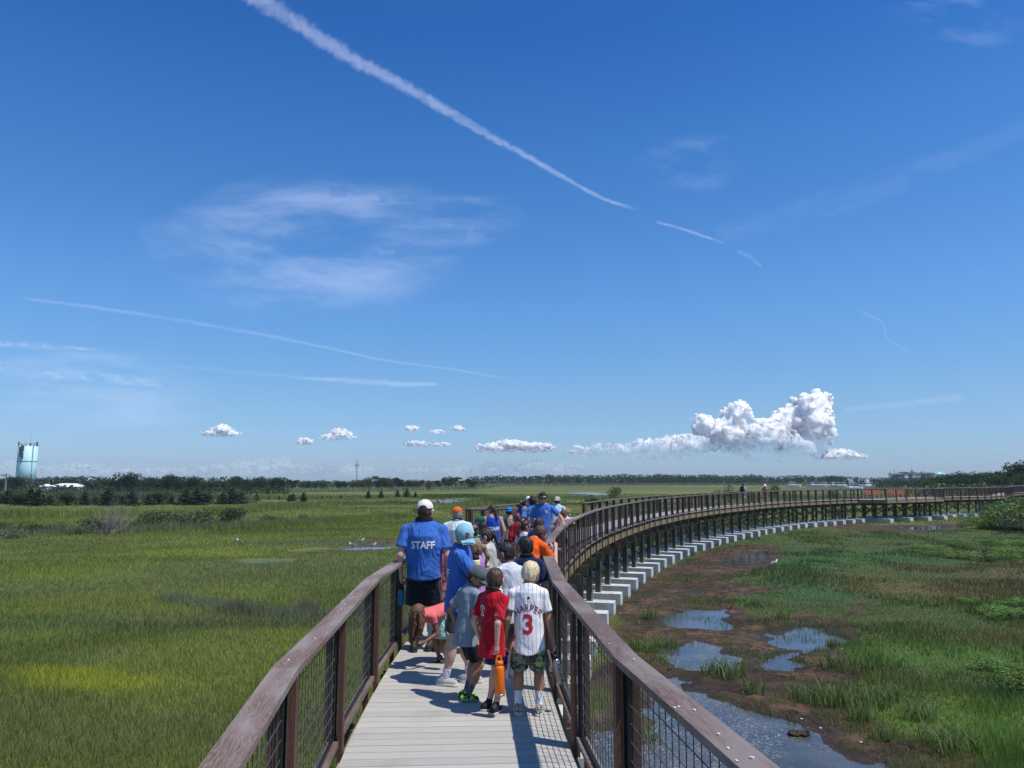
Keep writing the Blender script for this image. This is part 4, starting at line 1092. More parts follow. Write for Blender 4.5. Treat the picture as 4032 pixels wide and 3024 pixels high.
# ---- distance functions (numpy)
def rc(P, a, b, r1, r2):
    a = np.asarray(a, float); b = np.asarray(b, float); ba = b - a; h = np.clip(((P - a) @ ba) / (ba @ ba + 1e-12), 0, 1)
    return np.linalg.norm(P - a - h[:, None] * ba, axis=1) - (r1 + (r2 - r1) * h)
def el(P, c, r, Rm=None):
    q = P - np.asarray(c, float)
    if Rm is not None: q = q @ Rm            # world -> local with Rm columns = local axes
    r = np.asarray(r, float); k0 = np.linalg.norm(q / r, axis=1); k1 = np.linalg.norm(q / (r * r), axis=1)
    return k0 * (k0 - 1) / np.maximum(k1, 1e-9)
def sm(a, b, k):
    h = np.clip(.5 + .5 * (b - a) / k, 0, 1); return b * (1 - h) + a * h - k * h * (1 - h)
def rotm(rx=0, ry=0, rz=0):
    return np.array((Matrix.Rotation(rz, 3, 'Z') @ Matrix.Rotation(rx, 3, 'X') @ Matrix.Rotation(ry, 3, 'Y')))
def prof(q, zs, A, B, offy=0):
    a = np.interp(q[:, 2], zs, A); b = np.interp(q[:, 2], zs, B)
    k = np.sqrt((q[:, 0] / a) ** 2 + ((q[:, 1] - offy) / b) ** 2 + 1e-9)
    return (k - 1) * np.minimum(a, b) * .9
def ik(S, T, l1, l2, pole):
    S = np.array(S, float); T = np.array(T, float); d = T - S; L = np.linalg.norm(d); mx = (l1 + l2) * .999
    if L > mx: T = S + d / L * mx; d = T - S; L = mx
    u = d / L; a = (l1 * l1 - l2 * l2 + L * L) / (2 * L); h = math.sqrt(max(l1 * l1 - a * a, 0))
    p = np.array(pole, float); p = p - u * (p @ u); p /= np.linalg.norm(p) + 1e-9
    return S + u * a + p * h, T
def join(parts):
    V = []; F = []; o = 0
    for v, f in parts:
        if len(v): V.append(v); F.append(f + o); o += len(v)
    return np.concatenate(V), np.concatenate(F)
def person(label, at, yaw, h, kid=False, skin='fair', lean=0, side=0, twist=0, head=(0, 0, 0), fat=1.0,
           hands=None, poles=None, feet=None, hair=('short', 'brown'), shirt=None, pants=None, shoes=None, socks=None, cap=None, det=1.0,
           neck=None, extras=(), cat='person', group=None, sleeve=.55, hem=-.075, bust=1.0, grip=(0.35, 0.35), z=0.0, legs=True, crouch=0.0, curl=None):
    """local frame: +x the person's right, +y the way they face, z up, metres"""
    root = empty('person', (at[0], at[1], z), yaw, label, cat, group)
    fat = fat * (.93 if kid else 1.0)
    HH = h * (.158 if kid else .132) * (1.0 if not kid else 1.0 + (1.3 - h) * .15)
    hz = h * (.50 if kid else .525) * (1 - crouch)
    shz = h * (.815 if not kid else .80) - h * (.50 if kid else .525)         # shoulder above hip
    shx = h * (.103 if kid else .110) * (1 + (fat - 1) * .45)
    Pv = np.array([0, 0, hz]); Rt = rotm(-lean, side, twist)
    def T(q): return Pv + Rt @ np.array(q, float)
    kx = fat
    zs = np.array([-.09, -.03, .0, .08, .15, .22, .27, .295, .315, .335]) * h
    A = np.array([.07, .090, .092, .078 * kx, .082 * kx, .090, .088, .070, .048, .032]) * h * (.5 + .5 * kx)
    B = np.array([.055, .066, .068, .058 * kx, .062 * kx, .066 * kx, .060, .048, .038, .032]) * h * (.5 + .5 * kx) * bust
    zs = zs * (shz / (.285 * h)); 
    shL = {-1: T((-shx, 0, shz - .028 * h)), 1: T((shx, 0, shz - .028 * h))}
    neckb = T((0, -.004 * h, shz + .02 * h)); Rh = rotm(head[1], head[2], head[0])       # head: yaw, pitch (down negative), roll in body frame
    chin = T((0, .012 * h, shz + .045 * h)); hc = chin + Rh @ np.array([0, .045 * HH, .40 * HH])
    def H(q): return hc + Rh @ (np.array(q, float) * HH)
    ua, fa = .172 * h, .150 * h; hl = .098 * h
    hands = hands or {}; poles = poles or {}; J = {}
    for s in (-1, 1):
        dflt = Pv + np.array([s * (shx + .035 * h * kx), .02 * h, -.025 * h])
        tgt = hands.get(s, None); tgt = dflt if tgt is None else np.array(tgt, float)
        pole = poles.get(s, (s * .35, -1, 0)); J[s] = (shL[s], *ik(shL[s], tgt, ua, fa, pole))
    feet = feet or {-1: (-.052 * h, 0, 0), 1: (.052 * h, 0, 0)}; Lg = {}
    hipx = .048 * h; thl, sl = .245 * h, .235 * h
    for s in (-1, 1):
        fx, fy, fyaw = feet[s][:3]; fz = feet[s][3] if len(feet[s]) > 3 else 0
        ank = np.array([fx, fy, .042 * h + fz]); hp = Pv + np.array([s * hipx, 0, -.01 * h]); kn, ank2 = ik(hp, ank, thl, sl, (math.sin(-fyaw) * .5, 1, 0)); Lg[s] = (hp, kn, ank, fyaw, fz)
    # ---- skin: torso core, neck, arms, legs in one field; head and hands at a finer grid, same mesh
    def torso(P): 
        q = (P - Pv) @ Rt; d = prof(q, zs, A, B); d = np.maximum(d, q[:, 2] - .30 * h * (shz / (.285 * h))); return np.maximum(d, -(q[:, 2] + .085 * h))
    def arm(P, s, g=0.0):
        a, e, w = J[s]; return sm(rc(P, a, e, .030 * h * (.6 + .4 * kx) + g, .0225 * h + g), rc(P, e, w, .0235 * h + g, .0145 * h + g), .012)
    def leg(P, s, g=0.0):
        hp, kn, an, fy, fz = Lg[s]; d = sm(rc(P, hp, kn, .052 * h * (.5 + .5 * kx) + g, .033 * h + g), rc(P, kn, an, .032 * h + g, .019 * h + g), .02)
        u = (an - kn); c = kn + u * .3 + np.array([0, -.008 * h, 0]); return sm(d, el(P, c, (.034 * h * (.5 + .5 * kx) + g, .036 * h + g, .075 * h)), .03)
    def body(P):
        d = sm(torso(P), rc(P, neckb, chin + Rh @ np.array([0, -.02, .1 * HH]), .034 * h, .030 * h), .03)
        for s in (-1, 1):
            d = sm(d, rc(P, T((s * shx * .25, -.004 * h, shz + .010 * h)), shL[s], .028 * h, .028 * h), .03)
            d = sm(d, arm(P, s), .02)
            if legs: d = sm(d, leg(P, s), .02)
        return d
    def headf(P):
        q = ((P - hc) @ Rh) / HH
        d = el(q, (0, -.04, .10), (.355, .43, .40))
        d = sm(d, el(q, (0, .10, -.20), (.255, .27, .27)), .16)
        d = sm(d, el(q, (0, .19, -.36), (.13, .11, .10)), .10)
        d = sm(d, rc(q, (0, .34, .04), (0, .455, -.13), .035, .062), .07)           # nose
        d = sm(d, rc(q, (-.14, .31, .10), (.14, .31, .10), .05, .05), .08)          # brow
        d = sm(d, rc(q, (-.055, .345, -.265), (.055, .345, -.265), .032, .032), .05)  # lips
        for s in (-1, 1):
            d = -sm(-d, rc(q, (s * .135, .42, .02), (s * .135, .40, .0), .05, .05), .07)   # eye sockets
            d = sm(d, el(q, (s * .20, .24, -.12), (.10, .12, .11)), .09)                # cheeks
            e = el(q, (s * .375, -.03, -.04), (.045, .105, .155)); e = np.maximum(e, -el(q, (s * .42, .0, -.03), (.04, .06, .09))); d = sm(d, e, .035)
        d = sm(d, rc(q, (0, -.02, -.25), (0, -.08, -.62), .20, .21), .10)
        return d * HH
    vox = .0105 * det * max(h / 1.5, .8)
    allp = [shL[-1], shL[1], J[-1][2], J[1][2], J[-1][1], J[1][1], neckb, chin, T((0, 0, -.1 * h))]
    if legs: allp += [Lg[-1][2], Lg[1][2], Lg[-1][1], Lg[1][1]]
    allp = np.array(allp); m_ = .10 * h * max(1, kx); lo = allp.min(0) - m_; hi = allp.max(0) + m_; lo[2] = max(lo[2], 0)
    parts = [surfnet(body, lo, hi, vox)]
    parts.append(surfnet(headf, hc - .72 * HH, hc + .66 * HH, .0062 * det))
    # ---- hands
    for s in (-1, 1):
        a, e, w = J[s]; fw = (w - e) / np.linalg.norm(w - e)
        inn = np.array([-s * 1.0, .25, 0.0]) if curl is None or s not in curl else np.array(curl[s], float)      # palm faces the thigh
        pn = inn - fw * (inn @ fw); pn /= np.linalg.norm(pn); sdv = np.cross(pn, fw); 
        if sdv[1] < 0: sdv = -sdv                                             # thumb side forward
        g = grip[0] if s == -1 else grip[1]
        def hand(P, w=w, fw=fw, pn=pn, sdv=sdv, g=g):
            pc = w + fw * hl * .30; q = np.stack([(P - pc) @ sdv, (P - pc) @ pn, (P - pc) @ fw], 1)
            d = el(q, (0, 0, 0), (hl * .22, hl * .11, hl * .31)); d = sm(d, rc(P, w - fw * .02, pc, .0148 * h, hl * .12), .012)
            for i, (o, L) in enumerate(((.165, .40), (.06, .45), (-.05, .42), (-.15, .34))):
                k0 = w + fw * hl * .54 + sdv * hl * o; a1 = g * 1.1 + .1; d1 = fw * math.cos(a1) + pn * math.sin(a1); k1 = k0 + d1 * L * hl * .5
                a2 = g * 2.6 + .25; d2 = fw * math.cos(a2) + pn * math.sin(a2); k2 = k1 + d2 * L * hl * .55; r = hl * .052
                d = sm(d, sm(rc(P, k0, k1, r * 1.05, r), rc(P, k1, k2, r, r * .85), .003), .004)
            t0 = w + fw * hl * .16 + sdv * hl * .15; t1 = w + fw * hl * .36 + sdv * hl * .30 + pn * hl * .12 * (1 + g); t2 = t1 + (fw * .8 + pn * (.3 + g)) * hl * .19
            return sm(d, sm(rc(P, t0, t1, hl * .07, hl * .06), rc(P, t1, t2, hl * .058, hl * .05), .003), .006)
        c = w + fw * hl * .5; parts.append(surfnet(hand, c - hl * .82, c + hl * .82, .0042 * det * (h / 1.5) ** .5))
    V, F = join(parts); link('body', npmesh('body', V, F), SK[skin], root, True)
    # ---- shirt
    bv = None
    if shirt:
        m, kind = shirt[:2]; g = .011 * h; hemz = hem * h
        swing = Rt @ np.array([0, 0, 1.])
        zsh = np.array([hem - .05, hem, .0, .08, .15, .22, .27, .295, .318, .34]) * h * 1.0
        zsh[3:] *= (shz / (.285 * h)); fl = 1.06
        A2 = np.r_[A[1] + .026 * h * fl, A[1] + .025 * h * fl, A[2] + .021 * h, max(A[3], A[2] * .93) + .018 * h, A[4] + .018 * h, A[5] + .013 * h, A[6] + .008 * h, A[7] + .008 * h, A[8] + .006 * h, A[9] + .004 * h]
        B2 = np.r_[B[1] + .026 * h, B[1] + .025 * h, B[2] + .021 * h, max(B[3], B[2] * .95) + .014 * h, B[4] + .013 * h, B[5] + .012 * h, B[6] + .010 * h, B[7] + .010 * h, B[8] + .008 * h, B[9] + .006 * h]
        col_z = (.318 if kind != 'tank' else .31) * h * (shz / (.285 * h))
        def shf(P):
            q = (P - Pv) @ Rt; d = prof(q, zsh, A2, B2)
            w_ = (vn3(q * np.array([1, 1, .4]), 9 / h * 1.3, 3) - .5) * .026 * h * np.clip(1.2 - q[:, 2] / (.25 * h), .2, 1); d = d + w_
            for s in (-1, 1):
                a, e, w = J[s]; u = (e - a) / np.linalg.norm(e - a)
                if kind == 'tank': d2 = rc(P, T((s * shx * .45, 0, shz)), T((s * shx * .72, 0, shz - .005 * h)), .030 * h, .028 * h)
                else:
                    d2 = sm(rc(P, T((s * shx * .25, -.004 * h, shz + .006 * h)), a, .034 * h, .034 * h), rc(P, a, a + u * ua * (sleeve + .3), .034 * h * (.7 + .3 * kx), .043 * h * (.7 + .3 * kx)), .03)
                    if kind == 'long': d2 = sm(d2, rc(P, e, w, .030 * h, .022 * h), .02)
                    else: d2 = np.maximum(d2, (P - a) @ u - ua * sleeve * (1 + .04 * s))
                d = sm(d, d2, .022)
            if kind == 'tank':
                for s in (-1, 1): d = -sm(-d, rc(P, T((s * (shx + .018 * h), 0, shz + .02 * h)), T((s * (shx + .024 * h), 0, shz - .075 * h)), .040 * h, .036 * h), .008)
            return d
        hemdrop = shirt[2] if len(shirt) > 2 else 0
        def shell(P):
            d = shf(P); q = (P - Pv) @ Rt
            cut = -(q[:, 2] - hemz + .012 * h * np.cos(q[:, 0] / (.1 * h) * 1.6) * (1 + hemdrop * 3) )
            ring = np.sqrt((q[:, 0] / (.050 * h)) ** 2 + ((q[:, 1] - .012 * h) / (.047 * h)) ** 2)
            nk = q[:, 2] - col_z - np.clip(ring - 1, -.3, 1) * .03 * h * 0
            d = np.maximum(d, -(d + .016 * h)); d = np.maximum(d, cut); d = np.maximum(d, q[:, 2] - col_z + q[:, 1] * .25)
            if kind == 'tank': d = np.maximum(d, -el(q, (0, 0, col_z), (.048 * h, .09 * h, .045 * h)))
            return d
        pts = np.array([T((-shx, 0, shz)), T((shx, 0, shz)), T((0, 0, hemz)), T((-.1 * h, 0, hemz)), T((.1 * h, 0, hemz)), T((0, 0, shz + .06 * h)), J[-1][1] if kind != 'tank' else shL[-1], J[1][1] if kind != 'tank' else shL[1]] + ([J[-1][2], J[1][2]] if kind == 'long' else []))
        V, F = surfnet(shell, pts.min(0) - .095 * h * max(1, kx), pts.max(0) + .095 * h * max(1, kx), .0088 * det * max(h / 1.4, .85))
        so_ = link('shirt' if kind != 'tank' else 'tank_top', npmesh('shirt', V, F), m, root, True)
        bv = BVHTree.FromPolygons([Vector(v) for v in V], [tuple(f) for f in F]); root['_'] = 0; del root['_']
    else: so_ = None
    # ---- shorts, trousers, skirt
    if pants and legs:
        m, L, flare = pants[:3]        # L: 0..1 share of the leg covered
        hemZ = None
        def pf(P):
            q = (P - Pv) @ Rt; d = prof(q, zs, A + .008 * h, B + .008 * h); d = np.maximum(d, q[:, 2] - .055 * h); d = np.maximum(d, -(q[:, 2] + .10 * h))
            for s in (-1, 1):
                hp, kn, an, fy, fz = Lg[s]
                if L <= 1: 
                    e = hp + (kn - hp) * min(L, 1); u = (e - hp) / np.linalg.norm(e - hp); l_ = np.linalg.norm(e - hp)
                    c = rc(P, hp, hp + u * (l_ + .05 * h), .058 * h * (.5 + .5 * kx), (.058 + .012 * flare) * h * (.5 + .5 * kx)); c = np.maximum(c, (P - hp) @ u - l_)
                else:
                    c = sm(rc(P, hp, kn, .056 * h, .040 * h), rc(P, kn, kn + (an - kn) * 1.2, .038 * h, .028 * h), .02); u = (an - kn) / np.linalg.norm(an - kn); c = np.maximum(c, (P - kn) @ u - np.linalg.norm(an - kn) * (L - 1))
                d = sm(d, c, .018)
            if shirt: d = d + np.clip((q[:, 2] - hem * h - .002 * h) / (.02 * h), 0, 1) * .020 * h
            return d
        pts = np.array([T((-.1 * h, 0, .06 * h)), T((.1 * h, 0, .06 * h)), Lg[-1][1], Lg[1][1]] + ([Lg[-1][2], Lg[1][2]] if L > 1 else [])); mg = .085 * h * max(1, kx)
        V, F = surfnet(pf, pts.min(0) - mg, pts.max(0) + mg, .010 * det * max(h / 1.4, .85)); link('shorts' if L <= 1 else 'leggings', npmesh('shorts', V, F), m, root, True)
    # ---- shoes and socks
    if shoes and legs:
        for s in (-1, 1):
            hp, kn, an, fy, fz = Lg[s]; Rf = rotm(0, 0, fy); u = .152 * h / 2
            def q_(P, Rf=Rf, an=an): return (P - np.array([an[0], an[1], fz])) @ Rf
            def shoe(P):
                q = q_(P); d = el(q, (0, -.02 * h, .026 * h), (.026 * h, .042 * h, .034 * h)); d = sm(d, rc(q, (0, -.01 * h, .026 * h), (0, .062 * h, .018 * h), .025 * h, .021 * h), .015)
                d = sm(d, rc(q, (0, -.006 * h, .03 * h), (0, -.008 * h, .048 * h), .024 * h, .023 * h), .01); return np.maximum(d, .006 * h + .004 - q[:, 2])
            def sole(P):
                q = q_(P); d = np.minimum(el(q, (0, -.02 * h, .008 * h), (.027 * h, .043 * h, .05 * h)), rc(q, (0, -.01 * h, .012 * h), (0, .062 * h, .012 * h), .027 * h, .0255 * h)); return np.maximum(np.maximum(d, q[:, 2] - .016 * h), .001 - q[:, 2])
            c = np.array([an[0], an[1], fz]) ; b0 = c - .13 * h; b1 = c + .13 * h; b0[2] = fz - .01; b1[2] = fz + .1 * h
            V, F = surfnet(shoe, b0, b1, .0062 * det); so2 = link('shoe', npmesh('shoe', V, F), shoes[0], root, True)
            V, F = surfnet(sole, b0, b1, .0062 * det); link('sole', npmesh('sole', V, F), shoes[1], so2, True)
            if socks:
                top = socks[1]; u_ = (kn - an) / np.linalg.norm(kn - an)
                def sf(P): 
                    d = leg(P, s, .0045); return np.maximum(d, (P - an) @ u_ - top * h)
                b0 = np.minimum(an, an + u_ * top * h) - .05 * h; b1 = np.maximum(an, an + u_ * top * h) + .05 * h
                V, F = surfnet(sf, b0, b1, .0068 * det); link('sock', npmesh('sock', V, F), socks[0], root, True)
    # ---- hair
    style, hcol = hair[0], HR[hair[1]]
    def hairf(P):
        q = ((P - hc) @ Rh) / HH
        nz = (vn3(q * np.array([1, 1, .35]), 11, 5) - .5) * .05 + (vn3(q * np.array([1, 1, .4]), 26, 8) - .5) * .025
        if style == 'curly': nz = (vn3(q, 8, 5) - .5) * .20 + (vn3(q, 17, 8) - .5) * .10
        v = {'short': (.385, .465, .435), 'curly': (.43, .50, .49), 'buzz': (.372, .45, .415)}.get(style, (.39, .475, .44))
        d = el(q, (0, -.045, .115), v) + nz
        d = sm(d, el(q, (0, -.16, -.12), (.335, .30, .30)) + nz, .10)
        # keep the face free
        face = np.maximum(np.maximum(.10 - q[:, 1] + np.clip(q[:, 2] - .12, -1, 0) * .15, q[:, 2] - .27), -q[:, 2] - .8)
        if style in ('long', 'pony', 'bend'): face = np.maximum(np.maximum(.16 - q[:, 1], q[:, 2] - .30), -q[:, 2] - .8)
        d = np.maximum(d, -face)
        low = {'short': -.34, 'curly': -.30, 'buzz': -.34}.get(style, -.40)
        d = np.maximum(d, low - q[:, 2] - .55 * np.clip(q[:, 1] + .1, 0, 1) * -1)
        for s in (-1, 1):
            if style in ('short', 'buzz', 'curly', 'pony'): d = np.maximum(d, -el(q, (s * .40, .0, -.08), (.09, .13, .17)))
        if style in ('long', 'bend') or style == 'mane': 
            pass
        return d * HH
    hp_ = [surfnet(hairf, hc - .62 * HH, hc + .66 * HH, .0062 * det)]
    def strand(pts, rs, mg=.06, flat_=1.0):
        pts = [np.array(p, float) for p in pts]
        def f(P):
            d = 1e9
            for i in range(len(pts) - 1): 
                dd = rc(P, pts[i], pts[i + 1], rs[i], rs[i + 1]); d = dd if i == 0 else sm(d, dd, .015)
            return d + (vn3(P * np.array([1, 1, .35]), 70, 2) - .5) * .018 + (vn3(P * np.array([1, 1, .5]), 160, 3) - .5) * .008
        A_ = np.array(pts); return surfnet(f, A_.min(0) - mg - max(rs), A_.max(0) + mg + max(rs), .0075 * det)
    if style == 'pony':
        b = H((0, -.46, .12)); dn = np.array([0, 0, -1.0]); bk = Rh @ np.array([0, -1., 0])
        off = hair[2] if len(hair) > 2 else np.zeros(3); off = np.array(off, float)
        hp_.append(strand([b, b + bk * .10 * HH + dn * .15 * HH + off * .2, b + dn * .65 * HH + off * .6 + bk * .06, b + dn * 1.25 * HH + off + bk * .03], [.11 * HH, .15 * HH, .13 * HH, .04 * HH]))
    if style == 'long':
        off = np.array(hair[2] if len(hair) > 2 else (0, 0, 0), float); L_ = hair[3] if len(hair) > 3 else 1.3
        for x, y in ((-.30, -.15), (-.12, -.32), (.12, -.32), (.30, -.15)):
            b = H((x, y, .02)); hp_.append(strand([b, b + np.array([0, -.02, -.6 * HH]) + off * .5, b + np.array([0, 0, -L_ * HH]) + off], [.17 * HH, .16 * HH, .07 * HH]))
    if style == 'bend':       # hair hanging straight down from a bowed head
        for x, y, L_ in ((-.28, .05, 1.9), (-.2, -.25, 1.7), (0, -.38, 1.6), (.2, -.25, 1.9), (.28, .05, 1.8), (-.05, .25, 1.3), (.12, .28, 1.5)):
            b = H((x, y, .20)); hp_.append(strand([b, b + np.array([x * .1, 0, -.5 * L_ * HH]), b + np.array([x * .02, .03, -L_ * HH])], [.18 * HH, .16 * HH, .06 * HH]))
    V, F = join(hp_); hr_ = link('hair', npmesh('hair', V, F), hcol, root, True)
    # ---- eyes
    for s in (-1, 1):
        mb = MB(); c = Vector(H((s * .135, .315, .02)))
        mb.lathe([(.001, -.06 * HH), (.045 * HH, -.035 * HH), (.058 * HH, 0), (.045 * HH, .035 * HH), (.001, .06 * HH)], c, 10); mb.build('eye', M['eye'], root, True)
    # ---- cap
    if cap:
        cm, back = cap[0], cap[1]
        def capf(P):
            q = ((P - hc) @ Rh) / HH
            d = el(q, (0, -.04, .14), (.43, .51, .46)); inn = el(q, (0, -.04, .10), (.40, .475, .43)); d = np.maximum(d, -inn)
            d = np.maximum(d, .13 - q[:, 2] + q[:, 1] * .06)
            sg = -1 if back else 1
            if back: d = np.maximum(d, -el(q, (0, .5, .14), (.18, .25, .17)))
            else: d = np.maximum(d, -el(q, (0, -.5, .10), (.21, .25, .17)))
            qq = q - np.array([0, sg * .52, .17 - .05]); tilt = qq[:, 2] + np.abs(qq[:, 1]) * .22 + qq[:, 0] ** 2 * .55
            r = np.sqrt((qq[:, 0] / .34) ** 2 + ((qq[:, 1]) / .40) ** 2); br = np.maximum((r - 1) * .3, np.abs(tilt) - .028); br = np.maximum(br, -(el(q, (0, -.04, .13), (.40, .48, .6))))
            return np.minimum(d, br) * HH
        V, F = surfnet(capf, hc - np.array([.6, 1.05, .45]) * HH * 1.05, hc + np.array([.6, 1.05, .75]) * HH * 1.05, .0058 * det)
        co_ = link('cap', npmesh('cap', V, F), cm, root, True); capbv = BVHTree.FromPolygons([Vector(v) for v in V], [tuple(f) for f in F])
        if len(cap) > 2:
            decal(cap[2], H((cap[4] if len(cap) > 4 else 0, 1.2 if not back else -1.2, .28)), Rh, cap[5] if len(cap) > 5 else .2 * HH, cap[3], co_, capbv, 1 if not back else -1, bold=.03)
    if neck:        # band or strap round the neck
        c = chin * .45 + neckb * .55; r = neck[1] * h
        def nf(P):
            q = (P - c) @ Rt; ax = np.sqrt((q[:, 0] / 1.0) ** 2 + ((q[:, 1] + .004) / 1.0) ** 2); z_ = q[:, 2] + q[:, 1] * .35
            return np.maximum(np.abs(ax - r) - .008, np.abs(z_) - neck[2] * h)
        V, F = surfnet(nf, c - r - .05, c + r + .05, .006); link(neck[3], npmesh(neck[3], V, F), neck[0], root, True)
    return dict(root=root, H=H, T=T, J=J, Rt=Rt, Rh=Rh, h=h, shz=shz, HH=HH, bv=bv, shirt=so_, hl=hl, hc=hc, Lg=Lg, Pv=Pv)
M['eye'] = mat('eye', (.05, .03, .025), .2, .5)
def textmesh(s, size, bold=0, arc=0.0, spacing=1.0):
    cu = bpy.data.curves.new('lettering', 'FONT'); cu.body = s; cu.size = size; cu.align_x = 'CENTER'; cu.align_y = 'CENTER'; cu.offset = bold * size; cu.resolution_u = 3; cu.space_character = spacing
    o = bpy.data.objects.new('lettering', cu); col.objects.link(o); dg = bpy.context.evaluated_depsgraph_get(); me = bpy.data.meshes.new_from_object(o.evaluated_get(dg)); bpy.data.objects.remove(o); bpy.data.curves.remove(cu)
    bm = bmesh.new(); bm.from_mesh(me); bmesh.ops.triangulate(bm, faces=bm.faces[:])
    for _ in range(6):
        L = [e for e in bm.edges if e.calc_length() > max(.016, size * .12)]
        if not L: break
        bmesh.ops.subdivide_edges(bm, edges=L, cuts=1); bmesh.ops.triangulate(bm, faces=[f for f in bm.faces if len(f.verts) > 3])
    if arc:
        for v in bm.verts:
            a = v.co.x / arc; r = arc + v.co.y; v.co.x = math.sin(a) * r; v.co.y = math.cos(a) * r - arc
    V = [v.co.copy() for v in bm.verts]; bm.verts.index_update(); F = [[v.index for v in f.verts] for f in bm.faces]; bm.free(); bpy.data.meshes.remove(me); return V, F
def decal(txt, c, Rm, size, m, parent, bv, front, bold=.015, arc=0.0, name='lettering', roll=0.0, geo=None, sx=1.0, off=.0035, spacing=1.0):
    """lay flat lettering onto a garment: front=-1 seen from behind (reads along +x), front=1 seen from the front (reads along -x)"""
    V, F = geo if geo else textmesh(txt, size, bold, arc, spacing)
    Rm = np.array(Rm); out = []; cr, sr = math.cos(roll), math.sin(roll)
    for v in V:
        x, y = v.x * sx * cr - v.y * sr, v.x * sx * sr + v.y * cr
        lx = x if front == -1 else -x
        p = Vector(np.array(c) + Rm @ np.array([lx, 0, y])); d = Vector(Rm @ np.array([0, -front, 0.]))
        q0 = p - d * .5
        hit = bv.ray_cast(q0, d, 1.5)
        out.append((hit[0] - d * off) if hit[0] is not None else None)
    idx = {}; VV = []; FF = []
    for f in F:
        if any(out[i] is None for i in f): continue
        g = []
        for i in f:
            if i not in idx: idx[i] = len(VV); VV.append(tuple(out[i]))
            g.append(idx[i])
        FF.append(tuple(g))
    me = bpy.data.meshes.new(name); me.from_pydata(VV, [], FF); me.update()
    return link(name, me, m, parent)
def discgeo(r0, r1, n=28, cx=0, cy=0, a0=0, a1=2 * math.pi, rad=3):
    V = []; F = []
    for j in range(rad + 1):
        for i in range(n + 1):
            t = a0 + (a1 - a0) * i / n; r = r0 + (r1 - r0) * j / rad; V.append(Vector((cx + r * math.cos(t), cy + r * math.sin(t), 0)))
    for j in range(rad):
        for i in range(n): F.append([j * (n + 1) + i, j * (n + 1) + i + 1, (j + 1) * (n + 1) + i + 1, (j + 1) * (n + 1) + i])
    return V, F
WHT = mat('white_print', (.8, .8, .8), .7); REDP = mat('red_print', (.42, .015, .04), .7); MAROON = mat('maroon_print', (.22, .012, .035), .7)
SOLE_W = mat('white_sole', (.62, .60, .55), .6); SOLE_D = mat('dark_sole', (.03, .03, .03), .7)
def shoe(c): return mat('shoe_upper', c, .6, .3)
def staff(p, z=.17, w=1.0, size=.105):
    return decal('STAFF', p['T']((0, 0, p['h'] * z)), p['Rt'], size, WHT, p['shirt'], p['bv'], -1, .028, sx=w)
def bottle(label, top, direc, L, r, body, lid, handle=None, band=None, name='water_bottle'):
    """bottle hanging from a hand; top = world point of the grip"""
    d = Vector(direc).normalized(); q = Vector((0, 0, -1)).rotation_difference(d).to_matrix()
    root = empty(name, top, 0, label, 'water bottle')
    m = MB(); m.lathe([(.001, -L), (r * .93, -L), (r, -L * .985), (r, -L * .33), (r * .96, -L * .28), (r * .80, -L * .235)], M=q, n=20); m.build('body', body, root, True)
    m = MB(); m.lathe([(r * .82, -L * .24), (r * .84, -L * .14), (r * .7, -L * .12), (r * .66, -L * .115)], M=q, n=20); m.build('lid', lid, root, True)
    if band:
        m = MB(); m.lathe([(r * 1.01, -L * .995), (r * 1.012, -L * .95)], M=q, n=20); m.build('band', band, root, True)
    m = MB(); a = q @ Vector((r * .62, 0, -L * .15)); b = q @ Vector((r * .38, 0, .0)); c = q @ Vector((-r * .38, 0, .0)); e = q @ Vector((-r * .62, 0, -L * .15))
    m.bar(a, b, .016, .012, up=(0, 1, 0)); m.bar(b, c, .016, .012, up=(0, 1, 0), ext=.005); m.bar(c, e, .016, .012, up=(0, 1, 0)); m.build('handle', handle or lid, root)
    return root
def wl(p, q):     # local -> world
    r = p['root']; return Matrix.Translation(r.location) @ Matrix.Rotation(r.rotation_euler[2], 4, 'Z') @ Vector(q)
# ================================================================ THE GROUP ON THE BOARDWALK
def FT_(u, v): return G(u, v, 0.0)
def HP(u, v, Z):
    x, y, z = AT(u, v, Z); return (x, y), z
PEOPLE = {}
# ---- boy in the pinstripe jersey
a = np.array(FT_(2039, 2806)); b = np.array(FT_(2124, 2814)); c = (a + b) / 2
p = person('boy with bleached blond hair in a white pinstripe baseball jersey and patterned shorts', c, R(-3), 1.36, True, 'tan', lean=R(4), head=(R(-22), R(-20), R(4)),
    hair=('short', 'blond'), shirt=(pinstripe(), 'tee', .6), pants=(tiedye((.05, .065, .075), (.22, .24, .22), (.28, .50, .04)), .92, .6), sleeve=.66, hem=-.085,
    shoes=(checks(), SOLE_W), socks=(cl('sock_white', (.75, .75, .78)), .10), feet={-1: (a[0] - c[0], -.0, R(10)), 1: (b[0] - c[0], -.01, R(-12))},
    hands={-1: (-.215, .03, .625), 1: (.225, .03, .61)}, grip=(.5, .75), det=.92)
PEOPLE['harper'] = p
decal('HARPER', p['T']((0, 0, 1.36 * .185)), p['Rt'], .088, MAROON, p['shirt'], p['bv'], -1, .006, arc=.22, sx=.78, spacing=1.12)
decal('3', p['T']((.0, 0, 1.36 * .075)), p['Rt'], .235, REDP, p['shirt'], p['bv'], -1, .028, name='number', sx=.92)
decal('', p['T']((.012, 0, 1.36 * .252)), p['Rt'], 1, mat('navy_mark', (.01, .012, .03)), p['shirt'], p['bv'], -1, name='emblem', geo=([Vector((x * .0065 - .006, y * .011, 0)) for y in (-.8, 0, .8) for x in (-2, -1, 0, 1)], [[j * 4 + i, j * 4 + i + 1, j * 4 + i + 5, j * 4 + i + 4] for j in (0, 1) for i in range(3)]))
